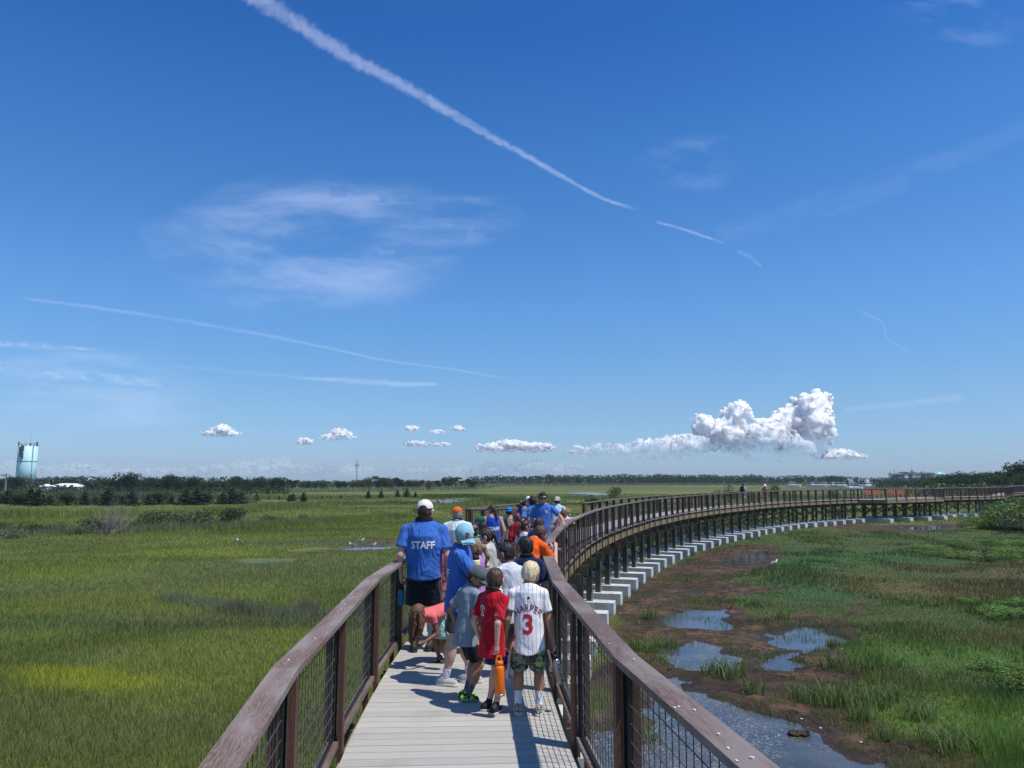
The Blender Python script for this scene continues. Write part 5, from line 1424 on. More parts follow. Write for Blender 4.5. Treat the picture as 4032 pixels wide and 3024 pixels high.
decal('', p['T']((-.008, 0, 1.36 * .252)), p['Rt'], 1, mat('red_mark', (.35, .08, .10)), p['shirt'], p['bv'], -1, name='emblem', geo=([Vector((x * .005 + .024, y * .009, 0)) for y in (-.8, 0, .8) for x in (-1, 0, 1)], [[j * 3 + i, j * 3 + i + 1, j * 3 + i + 4, j * 3 + i + 3] for j in (0, 1) for i in range(2)]))
M['steelb'] = mat('brushed_steel', (.34, .33, .32), .35, .5, .85); M['blackp'] = mat('black_plastic', (.012, .012, .014), .4)
w = p['J'][1][2]; bo = bottle('steel water bottle with a black lid held by the boy in the pinstripe jersey', wl(p, w + np.array([.0, .02, -.085])), (.26, -.05, -1), .29, .036, M['steelb'], M['blackp'])
m = MB(); q = Vector((0, 0, -1)).rotation_difference(Vector((.26, -.05, -1)).normalized()).to_matrix()
def onbottle(x0, x1, z0, z1, r, n=5): return [tuple(q @ Vector((math.sin(a) * r, -math.cos(a) * r, z))) for z in (z0, z1) for a in np.linspace(x0, x1, n)], [[i_, i_ + 1, i_ + n + 1, i_ + n] for i_ in range(n - 1)]
def onb(nm, segs, r, mt):
    V = []; F = []
    for s_ in segs: v, f_ = onbottle(*s_, r); F += [[k + len(V) for k in q2] for q2 in f_]; V += v
    me = bpy.data.meshes.new(nm); me.from_pydata(V, [], F); link(nm, me, mt, bo)
onb('stripe', [(.35, 1.05, -.27, -.115)], .0363, M['blackp'])
onb('lettering', [(.5 + .1 * (k % 2), .85 + .08 * (k % 3), -.25 + k * .026, -.25 + k * .026 + (.010 if k % 2 else .015)) for k in range(5)], .0368, M['steelb'])
def paper(label, c, w_, h_, ry, rz, marks=True, name='paper', seed=1, colr=(.62, .60, .68)):
    root = empty(name, c, 0, label, 'paper'); Mx = Matrix.Rotation(rz, 3, 'Z') @ Matrix.Rotation(ry, 3, 'Y'); n = 8; m = MB(); V = []; 
    for j in range(n + 1):
        for i in range(n + 1):
            x = (i / n - .5) * w_; z = -(j / n) * h_; V.append(Mx @ Vector((x, .02 * math.sin(i / n * 3.1) + .015 * math.sin(j / n * 2), z)))
    m.add(V, [(j * (n + 1) + i, (j + 1) * (n + 1) + i, (j + 1) * (n + 1) + i + 1, j * (n + 1) + i + 1) for j in range(n) for i in range(n)])
    o = m.build('sheet', mat('paper', colr, .8), root, True); s = o.modifiers.new('t', 'SOLIDIFY'); s.thickness = .002
    if marks:
        r_ = random.Random(seed); m = MB()
        for k in range(16):
            x = r_.uniform(-.38, .38) * w_; z = -r_.uniform(.12, .9) * h_; y = .02 * math.sin((x / w_ + .5) * 3.1) + .015 * math.sin(-z / h_ * 2) - .003
            m.add([Mx @ Vector((x + dx * .008, y, z + dz * r_.uniform(.006, .016))) for dx, dz in ((-1, -1), (1, -1), (1, 1), (-1, 1))], [(0, 1, 2, 3)])
        m.build('print', M['blackp'], root)
    return root
w = p['J'][-1][2]; paper('crumpled printed sheet of paper held by the boy in the pinstripe jersey', wl(p, w + np.array([-.01, -.02, -.07])), .12, .26, R(6), R(-25))
# ---- boy in the red shirt
a = np.array(FT_(1909, 2796)); b = np.array(FT_(1962, 2810)); c = (a + b) / 2
p = person('boy with short brown hair in a bright red T-shirt and navy shorts', c, R(-40), 1.29, True, 'pale', lean=R(3), head=(R(32), R(-14), 0),
    hair=('short', 'brown'), shirt=(cl('red', (.46, .008, .020)), 'tee', 0), pants=(cl('navyblue', (.008, .010, .09)), .70, .4), sleeve=.80, hem=-.115,
    shoes=(shoe((.015, .015, .016)), SOLE_W), socks=(cl('sock_black', (.02, .02, .02)), .035), feet={-1: (-.055, .02, R(-25)), 1: (.055, -.01, R(10))},
    hands={1: (.15, -.10, .62)}, grip=(.4, .85), det=.92, neck=(cl('strap_black', (.02, .02, .022), fold=.2), .052, .013, 'neck_strap'))
PEOPLE['red'] = p
w = p['J'][1][2]; M['orange'] = mat('orange_enamel', (.80, .17, .008), .35, .4)
bottle('bright orange water bottle with a loop lid hanging from the red-shirted boy\'s hand', wl(p, w + np.array([.012, .015, -.095])), (.03, -.03, -1), .335, .044, M['orange'], M['orange'], band=M['steelb'])
g = p['T']((-.055, 0, 1.29 * .195))
for geo in (discgeo(.031, .043, a0=.25, a1=1.5), discgeo(.031, .043, a0=1.65, a1=2.9), discgeo(.036, .047, a0=-2.3, a1=-1.62), discgeo(.036, .047, a0=-1.52, a1=-.85), discgeo(.024, .028, a0=1.8, a1=5.9), discgeo(.0, .0085, 8, .006, .010, rad=1), discgeo(.0, .0085, 8, .007, -.011, rad=1), discgeo(.0, .007, 8, -.012, .0, rad=1)):
    decal('', g, p['Rt'], 1, WHT, p['shirt'], p['bv'], -1, name='print', geo=([Vector((v.x, v.y * 1.12, 0)) for v in geo[0]], geo[1]))
# ---- boy in the grey cap
a = np.array(FT_(1818, 2742)); b = np.array(FT_(1838, 2772)); c = (a + b) / 2 + np.array([.01, 0])
p = person('boy in a grey cap and grey-blue T-shirt looking down at a red case, black shorts', c, R(-62), 1.28, True, 'tan', lean=R(8), twist=R(10), head=(R(-50), R(-30), 0),
    hair=('short', 'black'), shirt=(cl('greyblue', (.22, .27, .34)), 'tee', 0), pants=(cl('black', (.010, .011, .014)), .84, .8), sleeve=.78, hem=-.10,
    shoes=(tiedye((.015, .02, .015), (.35, .60, .12), (.02, .02, .02), 22), mat('green_sole', (.20, .27, .16), .6)), socks=(cl('sock_grey', (.10, .13, .17)), .085),
    feet={-1: (-.05, .03, R(-15)), 1: (.06, .0, R(-20))}, hands={-1: (-.13, -.03, .66), 1: (.09, .20, .79)}, poles={-1: (-1, -.5, 0), 1: (.6, -1, 0)}, grip=(.6, .8), det=.92,
    cap=(cl('capgrey', (.10, .115, .125), fold=.3), False))
PEOPLE['grey'] = p
w = wl(p, p['J'][1][2]); r_ = empty('case', w + Vector((-.035, -.045, -.045)), 0, 'small red case with a white letter tucked under the grey-capped boy\'s forearm', 'case')
m = MB(); m.box((0, 0, 0), (.085, .03, .125), M=Matrix.Rotation(R(28), 3, 'Y')); m.build('shell', mat('red_nylon', (.33, .008, .03), .6), r_, bevel=.008)
m = MB(); m.box((-.0335, 0, -.063), (.088, .032, .022), M=Matrix.Rotation(R(28), 3, 'Y')); m.build('trim', mat('pale_trim', (.45, .48, .40), .6), r_, bevel=.003)
V, F = discgeo(.013, .018, a0=-2.4, a1=.9); V2_, F2_ = discgeo(0, .007, 8, -.004, .006, rad=1); F = F + [[k + len(V) for k in q2] for q2 in F2_]; V = V + V2_
me = bpy.data.meshes.new('emblem'); me.from_pydata([tuple(Matrix.Rotation(R(28), 3, 'Y') @ Vector((v.x, -.0165, v.y))) for v in V], [], F); link('emblem', me, WHT, r_)
# ---- big staff man
a = np.array(FT_(1627, 2566)); b = np.array(FT_(1700, 2556)); c = (a + b) / 2
p = person('big man in a white cap and royal blue STAFF T-shirt, his back turned', c, R(0), 1.86, False, 'pale', fat=1.24, head=(R(-8), R(-3), 0), lean=R(1),
    hair=('short', 'brown'), shirt=(cl('blue', BLUE), 'tee'), pants=(cl('charcoal', (.016, .018, .026)), .90, .5), sleeve=.72, hem=-.055,
    shoes=(shoe((.030, .028, .024)), SOLE_D), socks=(cl('sock_dark', (.025, .025, .025)), .045), feet={-1: (a[0] - c[0], -.02, R(8)), 1: (b[0] - c[0], .02, R(-25))},
    hands={-1: (-.285, .03, .90), 1: (.28, .10, .92)}, cap=(cl('capwhite', (.80, .76, .71), fold=.3), False), grip=(.8, .4), neck=(cl('strap_black', (.02, .02, .022)), .058, .016, 'neck_gaiter'))
PEOPLE['man'] = p; decal('STAFF', p['T']((.005, 0, 1.86 * .165)), p['Rt'], .125, WHT, p['shirt'], p['bv'], -1, .030, sx=.88)
w = wl(p, p['J'][-1][2]); bottle('bright blue water bottle hanging from the big staff man\'s left hand', w + Vector((.005, .0, -.11)), (0, 0, -1), .25, .042, mat('blue_enamel', (.010, .16, .33), .35), M['blackp'])
# ---- young staff member in the pale blue cap
a = np.array(FT_(1778, 2690)); b = np.array(FT_(1862, 2694)); c = (a + b) / 2
p = person('young man in a pale blue cap and blue STAFF T-shirt bending over the children', (c[0] - .05, c[1]), R(-80), 1.67, False, 'pale', lean=R(3), twist=R(-8), fat=1.05, head=(R(-74), R(-30), R(8)),
    hair=('short', 'darkbrown'), shirt=(cl('blue', BLUE), 'tee'), pants=(cl('slate', (.05, .065, .075)), .80, .6), sleeve=.72, hem=-.085,
    shoes=(tiedye((.44, .43, .41), (.36, .36, .36), (.55, .54, .52), 30), SOLE_W), socks=(cl('sock_white', (.75, .75, .78)), .06), feet={-1: (-.03, .13, R(-15)), 1: (.05, -.13, R(-30))},
    hands={1: (.10, .36, 1.12), -1: (-.16, .26, 1.0)}, poles={1: (.8, -.9, -.2)}, grip=(.5, .6), cap=(cl('capblue', (.22, .48, .56), fold=.3), True and False, 'P', MAROON, 0, .085), det=.95)
PEOPLE['staff2'] = p; decal('STAFF', p['T']((.0, 0, 1.74 * .14)), p['Rt'], .115, WHT, p['shirt'], p['bv'], -1, .030, sx=.85)
bottle('pale yellow water bottle held by the young man in the pale blue cap', AT(1872, 2178, 8.6), (.05, 0, -1), .30, .048, mat('pale_yellow_enamel', (.72, .70, .34), .4), M['blackp'])
# ---- girl bending down by the left railing
gx0, gy0 = FT_(1722, 2603)
p = person('girl bending right down with long brown hair hanging, coral top and mint green skirt', (gx0 + .07, gy0 - .02), R(143), 1.14, True, 'brown', lean=R(92), head=(0, R(-30), 0),
    hair=('bend', 'auburn'), shirt=(cl('coral', (.75, .16, .16)), 'tee'), sleeve=.4, hem=-.02, shoes=(tiedye((.03, .03, .04), (.5, .2, .22), (.5, .5, .5), 40), SOLE_D), feet={-1: (-.05, 0, 0), 1: (.05, .02, R(12))},
    hands={-1: (-.10, .42, .30), 1: (.10, .40, .30)}, det=1.0)
def skirt(p, m, top, bot, L, name='skirt'):
    n = 40; mb = MB(); V = []; P0 = p['Pv'] + np.array([0, -.01, .05])
    for j in range(9):
        t = j / 8
        for i in range(n):
            an = 2 * math.pi * i / n; r = top + (bot - top) * t ** .8; r *= 1 + .06 * t * math.sin(an * 7 + 1) + .04 * t * math.sin(an * 3)
            V.append((P0[0] + math.cos(an) * r * 1.1, P0[1] + math.sin(an) * r * .9, P0[2] - L * t))
    mb.add(V, [(j * n + i, (j + 1) * n + i, (j + 1) * n + (i + 1) % n, j * n + (i + 1) % n) for j in range(8) for i in range(n)] + [tuple(range(n))])
    o = mb.build(name, m, p['root'], True); o.modifiers.new('t', 'SOLIDIFY').thickness = .004
skirt(p, cl('mint', (.42, .66, .64)), .105, .175, .34)
# ---- children round the young man
c, h = HP(1878, 2124, 9.6)
p = person('small blond girl with a ponytail in a lilac top, facing left behind the yellow bottle', c, R(80), h + .02, True, 'tan', head=(R(12), R(-6), 0), hair=('pony', 'darkblond', (0, -.02, 0)), shirt=(cl('lilac', (.48, .24, .62)), 'long'),
    pants=(cl('denim', (.06, .09, .15)), .8, .3), shoes=(shoe((.5, .5, .5)), SOLE_W), hands={1: (.07, .17, .86), -1: (-.05, .2, .8)}, det=1.1)
c, h = HP(1920, 2082, 10.9)
p = person('girl with a brown ponytail in an oversized pale grey T-shirt, looking down to the left', (c[0] + .03, c[1]), R(58), h + .03, True, 'pale', head=(R(22), R(-22), 0), hair=('pony', 'darkbrown', (.02, -.06, -.05)), shirt=(cl('palegrey', (.56, .56, .53)), 'tee'), sleeve=.95, hem=-.18,
    pants=(cl('darkgrey', (.06, .065, .07)), .6, .3), shoes=(shoe((.5, .5, .5)), SOLE_W), det=1.1)
a = np.array(FT_(2000, 2690))
c, h = HP(2016, 2137, 8.45)
p = person('black-haired boy in a white T-shirt standing just behind the pinstripe jersey boy', (c[0] - .035, c[1]), R(35), h + .02, True, 'tan', head=(R(25), R(-14), 0), hair=('short', 'black'), shirt=(cl('white', (.66, .68, .74)), 'tee'), sleeve=.7, hem=-.09,
    pants=(cl('grey', (.07, .08, .085)), .85, .5), shoes=(shoe((.42, .43, .45)), SOLE_W), socks=(cl('sock_white', (.75, .75, .78)), .05), hands={-1: (-.20, .14, .80)}, feet={-1: (-.10, .02, R(-60)), 1: (.07, 0, R(-20))}, det=1.0, grip=(.6, .4))
PEOPLE['white'] = p
bottle('white insulated tumbler carried on its side by the boy in the white T-shirt', AT(1962, 2300, 8.25), (.10, -.35, -1), .22, .042, mat('cream_enamel', (.66, .65, .56), .4), mat('cream_lid', (.6, .6, .54), .4))
paper('pale grey cap-shaped fold of cloth hanging below the white tumbler', AT(1968, 2338, 8.2), .12, .12, R(30), R(-20), False, 'cloth_cap', colr=(.42, .46, .55))
c, h = HP(2063, 2113, 8.95)
p = person('black-haired boy in a navy T-shirt standing behind the blond boy\'s right shoulder', (c[0] + .03, c[1]), R(12), h + .02, True, 'tan', head=(R(20), R(-10), 0), hair=('short', 'black'), shirt=(cl('navy', (.012, .022, .075)), 'tee'), sleeve=.78,
    pants=(cl('charcoal', (.016, .018, .026)), .85, .5), shoes=(shoe((.25, .25, .26)), SOLE_W), fat=1.08, feet={-1: (-.06, 0, 0), 1: (.10, .02, R(-20))}, det=1.0, neck=(cl('strap_black', (.02, .02, .022)), .052, .012, 'neck_strap'))
# leaning girl in orange
p = person('girl in a bright orange T-shirt leaning over the right railing, long brown hair', (.14, 10.45), R(-42), 1.60, False, 'pale', lean=R(32), head=(R(-20), R(-38), 0), hair=('long', 'brown', (.03, .05, -.02), 1.5), shirt=(cl('orange', (.86, .12, .010)), 'tee'), sleeve=.7, hem=-.08,
    pants=(cl('denim', (.06, .09, .15)), .6, .3), shoes=(shoe((.5, .5, .5)), SOLE_W), hands={1: (.22, .44, 1.16), -1: (-.02, .50, 1.14)}, poles={1: (.5, -.3, -1), -1: (-.5, -.3, -1)}, grip=(.7, .7), det=1.0)
for k in range(6): decal('', p['T']((-.075 + .03 * k, 0, 1.58 * .20)), p['Rt'], 1, WHT, p['shirt'], p['bv'], -1, name='print', geo=([Vector((sx_ * (.009 + .003 * (k % 2)), sy_ * .016, 0)) for sy_ in (-1, 1) for sx_ in (-1, 1)], [[0, 1, 3, 2]]))
m = MB(); w = wl(p, p['J'][1][2]); m.box((0, 0, 0), (.055, .014, .03), M=Matrix.Rotation(R(15), 3, 'Z')); m.box((.02, -.004, .0), (.02, .02, .034)); o = m.build('silver_gadget', M['steel'], bevel=.003); o.location = w + Vector((p['J'][1][2][0] * 0 + .05, .06, -.02)); tag(o, 'small silver gadget in the hand of the girl in orange, over the railing', 'gadget')  # small silver object of unknown kind held in the hand
# behind the big man
p = person('small child in white floral leggings standing hidden behind the big staff man', FT_(1674, 2512), R(10), 1.16, True, 'fair', hair=('pony', 'brown'), shirt=(cl('peach', (.6, .3, .25)), 'tee'), pants=(tiedye((.70, .70, .72), (.62, .66, .68), (.15, .28, .25), 45), 1.9, 0), shoes=(shoe((.62, .62, .6)), SOLE_W), det=1.3)
p = person('small child in a red striped shirt and light blue shorts between the two nearest staff', FT_(1752, 2528), R(20), 1.36, True, 'fair', hair=('short', 'brown'), shirt=(tiedye((.55, .05, .08), (.50, .30, .32), (.4, .02, .05), 30), 'tee'), pants=(cl('ltblue', (.22, .36, .46)), .9, .4), shoes=(shoe((.03, .03, .03)), SOLE_D), det=1.3)
# further along the left railing
c, h = HP(1802, 1992, 13.6)
p = person('grey-haired man in an orange cap and white T-shirt at the left railing', c, R(6), h, False, 'fair', fat=1.18, head=(R(30), R(-4), 0), hair=('short', 'grey'), shirt=(cl('whitish', (.62, .72, .74)), 'tee'), pants=(cl('khaki', (.25, .22, .16)), .9, .4), shoes=(shoe((.2, .2, .2)), SOLE_D),
    cap=(cl('caporange', (.85, .13, .015), fold=.3), False), det=1.25, neck=(cl('strap_black', (.02, .02, .022)), .056, .008, 'neck_strap'))
c, h = HP(1897, 2031, 15.3)
p = person('boy in a dark green cap behind the bare-headed black-haired boy, facing left', c, R(62), h, True, 'fair', head=(R(15), R(-6), 0), hair=('short', 'darkbrown'), shirt=(cl('dkgreen', (.05, .12, .08)), 'tee'), pants=(cl('grey', (.07, .08, .085)), .85, .5), shoes=(shoe((.2, .2, .2)), SOLE_D), cap=(cl('capgreen', (.015, .12, .095), fold=.3), False), det=1.35)
c, h = HP(1903, 2051, 13.4)
p = person('black-haired boy in a green and white striped shirt behind the ponytail girl', c, R(25), h, True, 'tan', head=(R(10), R(-8), 0), hair=('short', 'black'), shirt=(None or mat('green_striped_cloth', (.6, .62, .6), .85, fn=lambda t, p: t.set(p, 'Base Color', t.mix(t.math('LESS_THAN', t.math('FRACT', t.math('MULTIPLY', t.sep(t.obj())[2], 11.0)), .45), (.62, .66, .64), (.01, .16, .06)))), 'tee'), pants=(cl('charcoal', (.016, .018, .026)), .85, .5), shoes=(shoe((.2, .2, .2)), SOLE_D), det=1.3)
c, h = HP(1917, 2028, 18.2)
p = person('child in a red shirt almost hidden behind the staff woman in the tank top', c, R(-20), h, True, 'fair', hair=('short', 'brown'), shirt=(cl('red', (.46, .008, .020)), 'tee'), pants=(cl('denim', (.06, .09, .15)), .8, .3), shoes=(shoe((.4, .4, .4)), SOLE_W), cap=(cl('capred', (.42, .01, .03), fold=.3), False), det=1.5)
c, h = HP(1940, 1985, 16.6)
p = person('young staff woman with a ponytail and sunglasses in a blue STAFF tank top', c, R(14), h + .02, False, 'fair', head=(R(38), R(-4), 0), hair=('pony', 'brown', (-.02, -.03, -.12)), shirt=(cl('royal', ROYAL), 'tank'), pants=(cl('royal', ROYAL), .62, .5), shoes=(shoe((.5, .5, .5)), SOLE_W), det=1.2, hem=-.06)
decal('STAFF', p['T']((.0, 0, h * .135)), p['Rt'], .105, WHT, p['shirt'], p['bv'], -1, .034, sx=.92)
def shades(p, name='sunglasses'):
    m = MB()
    for s in (-1, 1):
        cc = Vector(p['H']((s * .15, .44, .03))); m.box(cc, (.26 * p['HH'], .03, .17 * p['HH']), M=Matrix(p['Rh'].tolist()))
        m.bar(p['H']((s * .29, .42, .05)), p['H']((s * .40, .0, .02)), .006, .012)
    m.build(name, M['blackp'], p['root'], bevel=.004)
shades(p)
c, h = HP(2004, 1994, 19.6)
p = person('boy in a backwards bright blue cap and tan shirt with a dark sling strap', c, R(-6), h, True, 'tan', head=(R(6), R(-4), 0), hair=('short', 'darkbrown'), shirt=(cl('tan', (.44, .38, .29)), 'tee'), sleeve=.75, pants=(cl('jeans', (.03, .06, .11)), .9, .4), shoes=(shoe((.4, .4, .4)), SOLE_W), cap=(cl('capbright', (.01, .16, .60), fold=.3), True), det=1.3)
m = MB(); m.lathe([(.001, -.004), (.03, 0), (.001, .004)], (0, 0, 0), 12, Matrix.Rotation(R(90), 3, 'X') @ Matrix.Scale(1.5, 3, (1, 0, 0))); o = m.build('patch', mat('green_print', (.02, .35, .20)), p['root'], True); o.location = Vector(p['H']((0, -.56, .26)))
def sash(p, m, w_=.05, side=1, h=1.3):
    pts = [p['T']((side * .085 * h * (1 - 2 * t), 0, h * (.29 - .30 * t))) for t in np.linspace(0, 1, 14)]; V = []; d = Vector(p['Rt'] @ np.array([0, 1., 0])); ok = []
    for q in pts:
        for k in (-1, 1):
            s = Vector(q) + Vector((0, 0, k * w_ / 2)); hit = p['bv'].ray_cast(s - d * .5, d, 1.0); ok.append(hit[0] is not None); V.append(tuple((hit[0] if hit[0] is not None else s) - d * .006))
    F = [(2 * i, 2 * i + 2, 2 * i + 3, 2 * i + 1) for i in range(13) if all(ok[2 * i:2 * i + 4])]
    me = bpy.data.meshes.new('strap'); me.from_pydata(V, [], F); o = link('strap', me, m, p['root']); o.modifiers.new('t', 'SOLIDIFY').thickness = .006
sash(p, cl('strapgrey', (.06, .065, .06)), .10, -1, h)
c, h = HP(2036, 2020, 17.6)
p = person('child with curly brown hair in a red long-sleeved shirt', c, R(28), h, True, 'fair', head=(R(20), R(-8), 0), hair=('curly', 'auburn'), shirt=(cl('red2', (.30, .008, .020)), 'long'), pants=(cl('charcoal', (.016, .018, .026)), .85, .5), shoes=(shoe((.4, .4, .4)), SOLE_W), det=1.4, hands={-1: (-.20, .06, .62)})
c, h = HP(2063, 2046, 14.3)
p = person('girl with a dark ponytail and teal glasses in a white shirt, facing right', c, R(-48), h, True, 'fair', head=(R(-20), R(-8), 0), hair=('pony', 'darkbrown', (0, -.02, 0)), shirt=(cl('whitelilac', (.62, .60, .70)), 'tee'), pants=(cl('denim', (.06, .09, .15)), .7, .4), shoes=(shoe((.4, .4, .4)), SOLE_W), det=1.3)
shades(p, 'goggles'); p['root'].children[-1].data.materials[0] = mat('teal_plastic', (.01, .20, .24), .3); sash(p, cl('strapnavy', (.02, .02, .05)), .03, 1, h)
c, h = HP(2116, 2034, 14.0)
p = person('dark-haired girl behind the girl in orange, head bowed toward the railing', c, R(-30), h, True, 'tan', head=(R(-10), R(-20), 0), hair=('long', 'darkbrown', (0, -.03, 0), 1.1), shirt=(cl('violet', (.10, .08, .16)), 'tee'), pants=(cl('denim', (.06, .09, .15)), .7, .4), shoes=(shoe((.4, .4, .4)), SOLE_W), det=1.3)
c, h = HP(2062, 1964, 20.6)
p = person('staff woman with dark clipped hair in a blue tank top, near the overlook', c, R(-12), h + .03, False, 'tan', head=(R(-25), R(-2), 0), hair=('pony', 'black', (0, .0, .04)), shirt=(cl('royal2', (.015, .055, .36)), 'tank'), pants=(cl('royal', ROYAL), .6, .5), shoes=(shoe((.4, .4, .4)), SOLE_W), det=1.3)
m = MB(); q = p['H']((0, -.58, .12)); m.tube(q + np.array([0, 0, .05]), q + np.array([0, 0, -.06]), .014, .02); m.tube(q + np.array([-.03, 0, .03]), q + np.array([.03, 0, -.04]), .008); m.build('hair_clip', mat('pearl_plastic', (.5, .48, .47), .3), p['root'])
c, h = HP(2098, 1958, 18.9)
p = person('curly-haired young man in a faded blue STAFF T-shirt, back turned', c, R(4), h + .04, False, 'tan', lean=R(8), head=(R(22), R(-2), 0), hair=('curly', 'black'), shirt=(cl('fadedblue', (.09, .20, .46)), 'tee'), sleeve=.72, pants=(cl('charcoal', (.016, .018, .026)), .9, .5), shoes=(shoe((.3, .3, .3)), SOLE_W), det=1.2)
decal('STAFF', p['T']((.02, 0, h * .145)), p['Rt'], .115, WHT, p['shirt'], p['bv'], -1, .034)
c, h = HP(2081, 1952, 24.4)
p = person('person in a round white cap at the very back of the group, by the overlook', c, R(15), h, False, 'fair', hair=('short', 'grey'), shirt=(cl('royal2', (.015, .055, .36)), 'tee'), pants=(cl('khaki', (.25, .22, .16)), .9, .4), shoes=(shoe((.3, .3, .3)), SOLE_D), cap=(cl('capwhite2', (.8, .8, .8), fold=.2), False), det=1.5)
c, h = HP(2139, 1936, 18.4)
p = person('tall young man in sunglasses and blue T-shirt, facing the camera, hand on railing', c, R(178), h, False, 'fair', head=(R(8), R(-2), R(4)), hair=('curly', 'black'), shirt=(cl('staffblue', (.06, .16, .50)), 'tee'), sleeve=.75, hem=-.12, pants=(cl('navyblue', (.008, .010, .09)), .85, .4), shoes=(shoe((.5, .5, .5)), SOLE_W),
    hands={-1: (-.46, .30, 1.12)}, poles={-1: (-.6, -1, -.4)}, curl={-1: (0, 0, -1)}, grip=(.25, .4), det=1.1)
shades(p); g = p['T']((-.075, 0, h * .215))
decal('', g, p['Rt'], 1, WHT, p['shirt'], p['bv'], 1, name='emblem', geo=discgeo(.028, .036)); decal('', g, p['Rt'], 1, mat('pale_print', (.4, .5, .7)), p['shirt'], p['bv'], 1, name='emblem', geo=discgeo(0, .018))
c, h = HP(2187, 1957, 21.3)
p = person('person in a camouflage cap and pale blue T-shirt leaning on the right railing', c, R(-20), h + .06, False, 'fair', lean=R(16), head=(R(10), R(-4), 0), hair=('short', 'brown'), shirt=(cl('paleblue', (.42, .60, .68)), 'tee'), pants=(cl('maroon', (.10, .03, .035)), .85, .4), shoes=(shoe((.3, .3, .3)), SOLE_D),
    hands={1: (.28, .30, 1.10)}, cap=(tiedye((.42, .40, .28), (.55, .52, .40), (.20, .19, .12), 28), True), det=1.25)
c, h = HP(2196, 2012, 19.6)
p = person('child with brown hair leaning on the right railing, left of the blond child', (c[0] - .03, c[1]), R(-50), h + .10, True, 'fair', lean=R(24), head=(R(-10), R(-24), 0), hair=('long', 'auburn', (0, 0, 0), .9), shirt=(cl('pinktee', (.42, .18, .22)), 'tee'), pants=(cl('denim', (.06, .09, .15)), .8, .4), shoes=(shoe((.5, .5, .5)), SOLE_W), hands={1: (.15, .40, 1.02)}, det=1.4)
c, h = HP(2224, 2012, 20.6)
p = person('blond child in a white top bent over the right railing, furthest of the children', (c[0] - .10, c[1]), R(-45), h + .12, True, 'pale', lean=R(26), head=(R(-5), R(-24), 0), hair=('curly', 'darkblond'), shirt=(cl('whiteblue', (.6, .64, .72)), 'tee'), pants=(cl('blueshorts', (.02, .08, .3)), .8, .4), shoes=(shoe((.5, .5, .5)), SOLE_W), hands={1: (.14, .42, 1.04)}, det=1.4)
# walkers far along the curve
s_ = sofY(63.0); q = atS(s_, 1.1); c, h = HP(2925, 1905, 62.5)
p = person('man in a pale T-shirt and cap with a backpack walking far along the boardwalk', c, R(-35), 1.76, False, 'fair', hair=('short', 'darkbrown'), shirt=(cl('aqua', (.35, .50, .50)), 'tee'), pants=(cl('stone', (.42, .40, .36)), .95, .5), shoes=(shoe((.1, .1, .1)), SOLE_W), cap=(cl('capdark', (.10, .12, .10)), False), det=2.2, feet={-1: (-.08, .18, 0), 1: (.08, -.15, 0)})
m = MB(); m.box((0, 0, 0), (.30, .17, .44)); m.box((0, -.11, -.06), (.22, .08, .24)); o = m.build('backpack', cl('packnavy', (.012, .015, .04)), bevel=.05); o.location = wl(p, (0, -.20, 1.28)); o.rotation_euler = (0, 0, R(-35)); tag(o, 'dark navy backpack on the back of the far walking man', 'backpack')
c, h = HP(3011, 1913, 68.0)
p = person('woman in a white sun hat walking ahead of the backpack man', c, R(-40), 1.60, False, 'tan', hair=('short', 'brown'), shirt=(cl('rose', (.35, .16, .13)), 'tank'), pants=(cl('stone', (.42, .40, .36)), .7, .5), shoes=(shoe((.6, .6, .6)), SOLE_W), det=2.2)
m = MB(); m.lathe([(.001, .17), (.07, .165), (.10, .12), (.105, .05), (.20, .0), (.20, -.012), (.10, .03)], n=16); o = m.build('sun_hat', cl('hatwhite', (.8, .8, .78)), p['root'], True); o.location = Vector(p['hc']) + Vector((0, 0, .02))
# ================================================================ TREES, SHRUBS AND THINGS BEYOND THE MARSH
def leafmat(c1, c2, tr=.3, name='foliage'):
    def fn(t, p):
        g = t.n.new('ShaderNodeNewGeometry'); ri = g.outputs['Random Per Island']
        n = t.noise(t.obj(), .5, 4, .6); ob = t.n.new('ShaderNodeObjectInfo').outputs['Random']
        f = t.math('ADD', t.math('MULTIPLY', ri, .5), t.math('MULTIPLY', t.mr(n, .3, .7), .5))
        c = t.mix(f, c1, c2); hs = t.node('ShaderNodeHueSaturation', inp={'Color': c, 'Value': t.mr(ob, 0, 1, .75, 1.25, False), 'Hue': t.mr(t.math('FRACT', t.math('MULTIPLY', ob, 7.7)), 0, 1, .485, .515, False)})
        t.set(p, 'Base Color', hs.outputs[0]); tl = t.n.new('ShaderNodeBsdfTranslucent'); t.set(tl, 'Color', hs.outputs[0])
        mx = t.n.new('ShaderNodeMixShader'); mx.inputs[0].default_value = tr; t.l.new(p.outputs[0], mx.inputs[1]); t.l.new(tl.outputs[0], mx.inputs[2]); t.l.new(mx.outputs[0], t.n['Material Output'].inputs[0])
    return mat(name, c1, .6, .2, fn=fn)
LF = {'dark': leafmat((.014, .036, .016), (.045, .085, .028)), 'mid': leafmat((.024, .055, .018), (.070, .120, .034)), 'cedar': leafmat((.010, .028, .018), (.035, .062, .034), .15), 'grey': leafmat((.095, .12, .07), (.21, .24, .145), .3),
      'fresh': leafmat((.085, .175, .04), (.24, .36, .09), .4), 'olive': leafmat((.05, .065, .028), (.12, .14, .06), .25), 'reed': leafmat((.15, .17, .085), (.27, .27, .15), .3)}
BARK = noisy('bark', (.10, .085, .07), (.045, .036, .03), 6, stretch=(1, 1, .3)); DEADW = noisy('dead_wood', (.34, .30, .26), (.20, .17, .15), 8, stretch=(1, 1, .3))
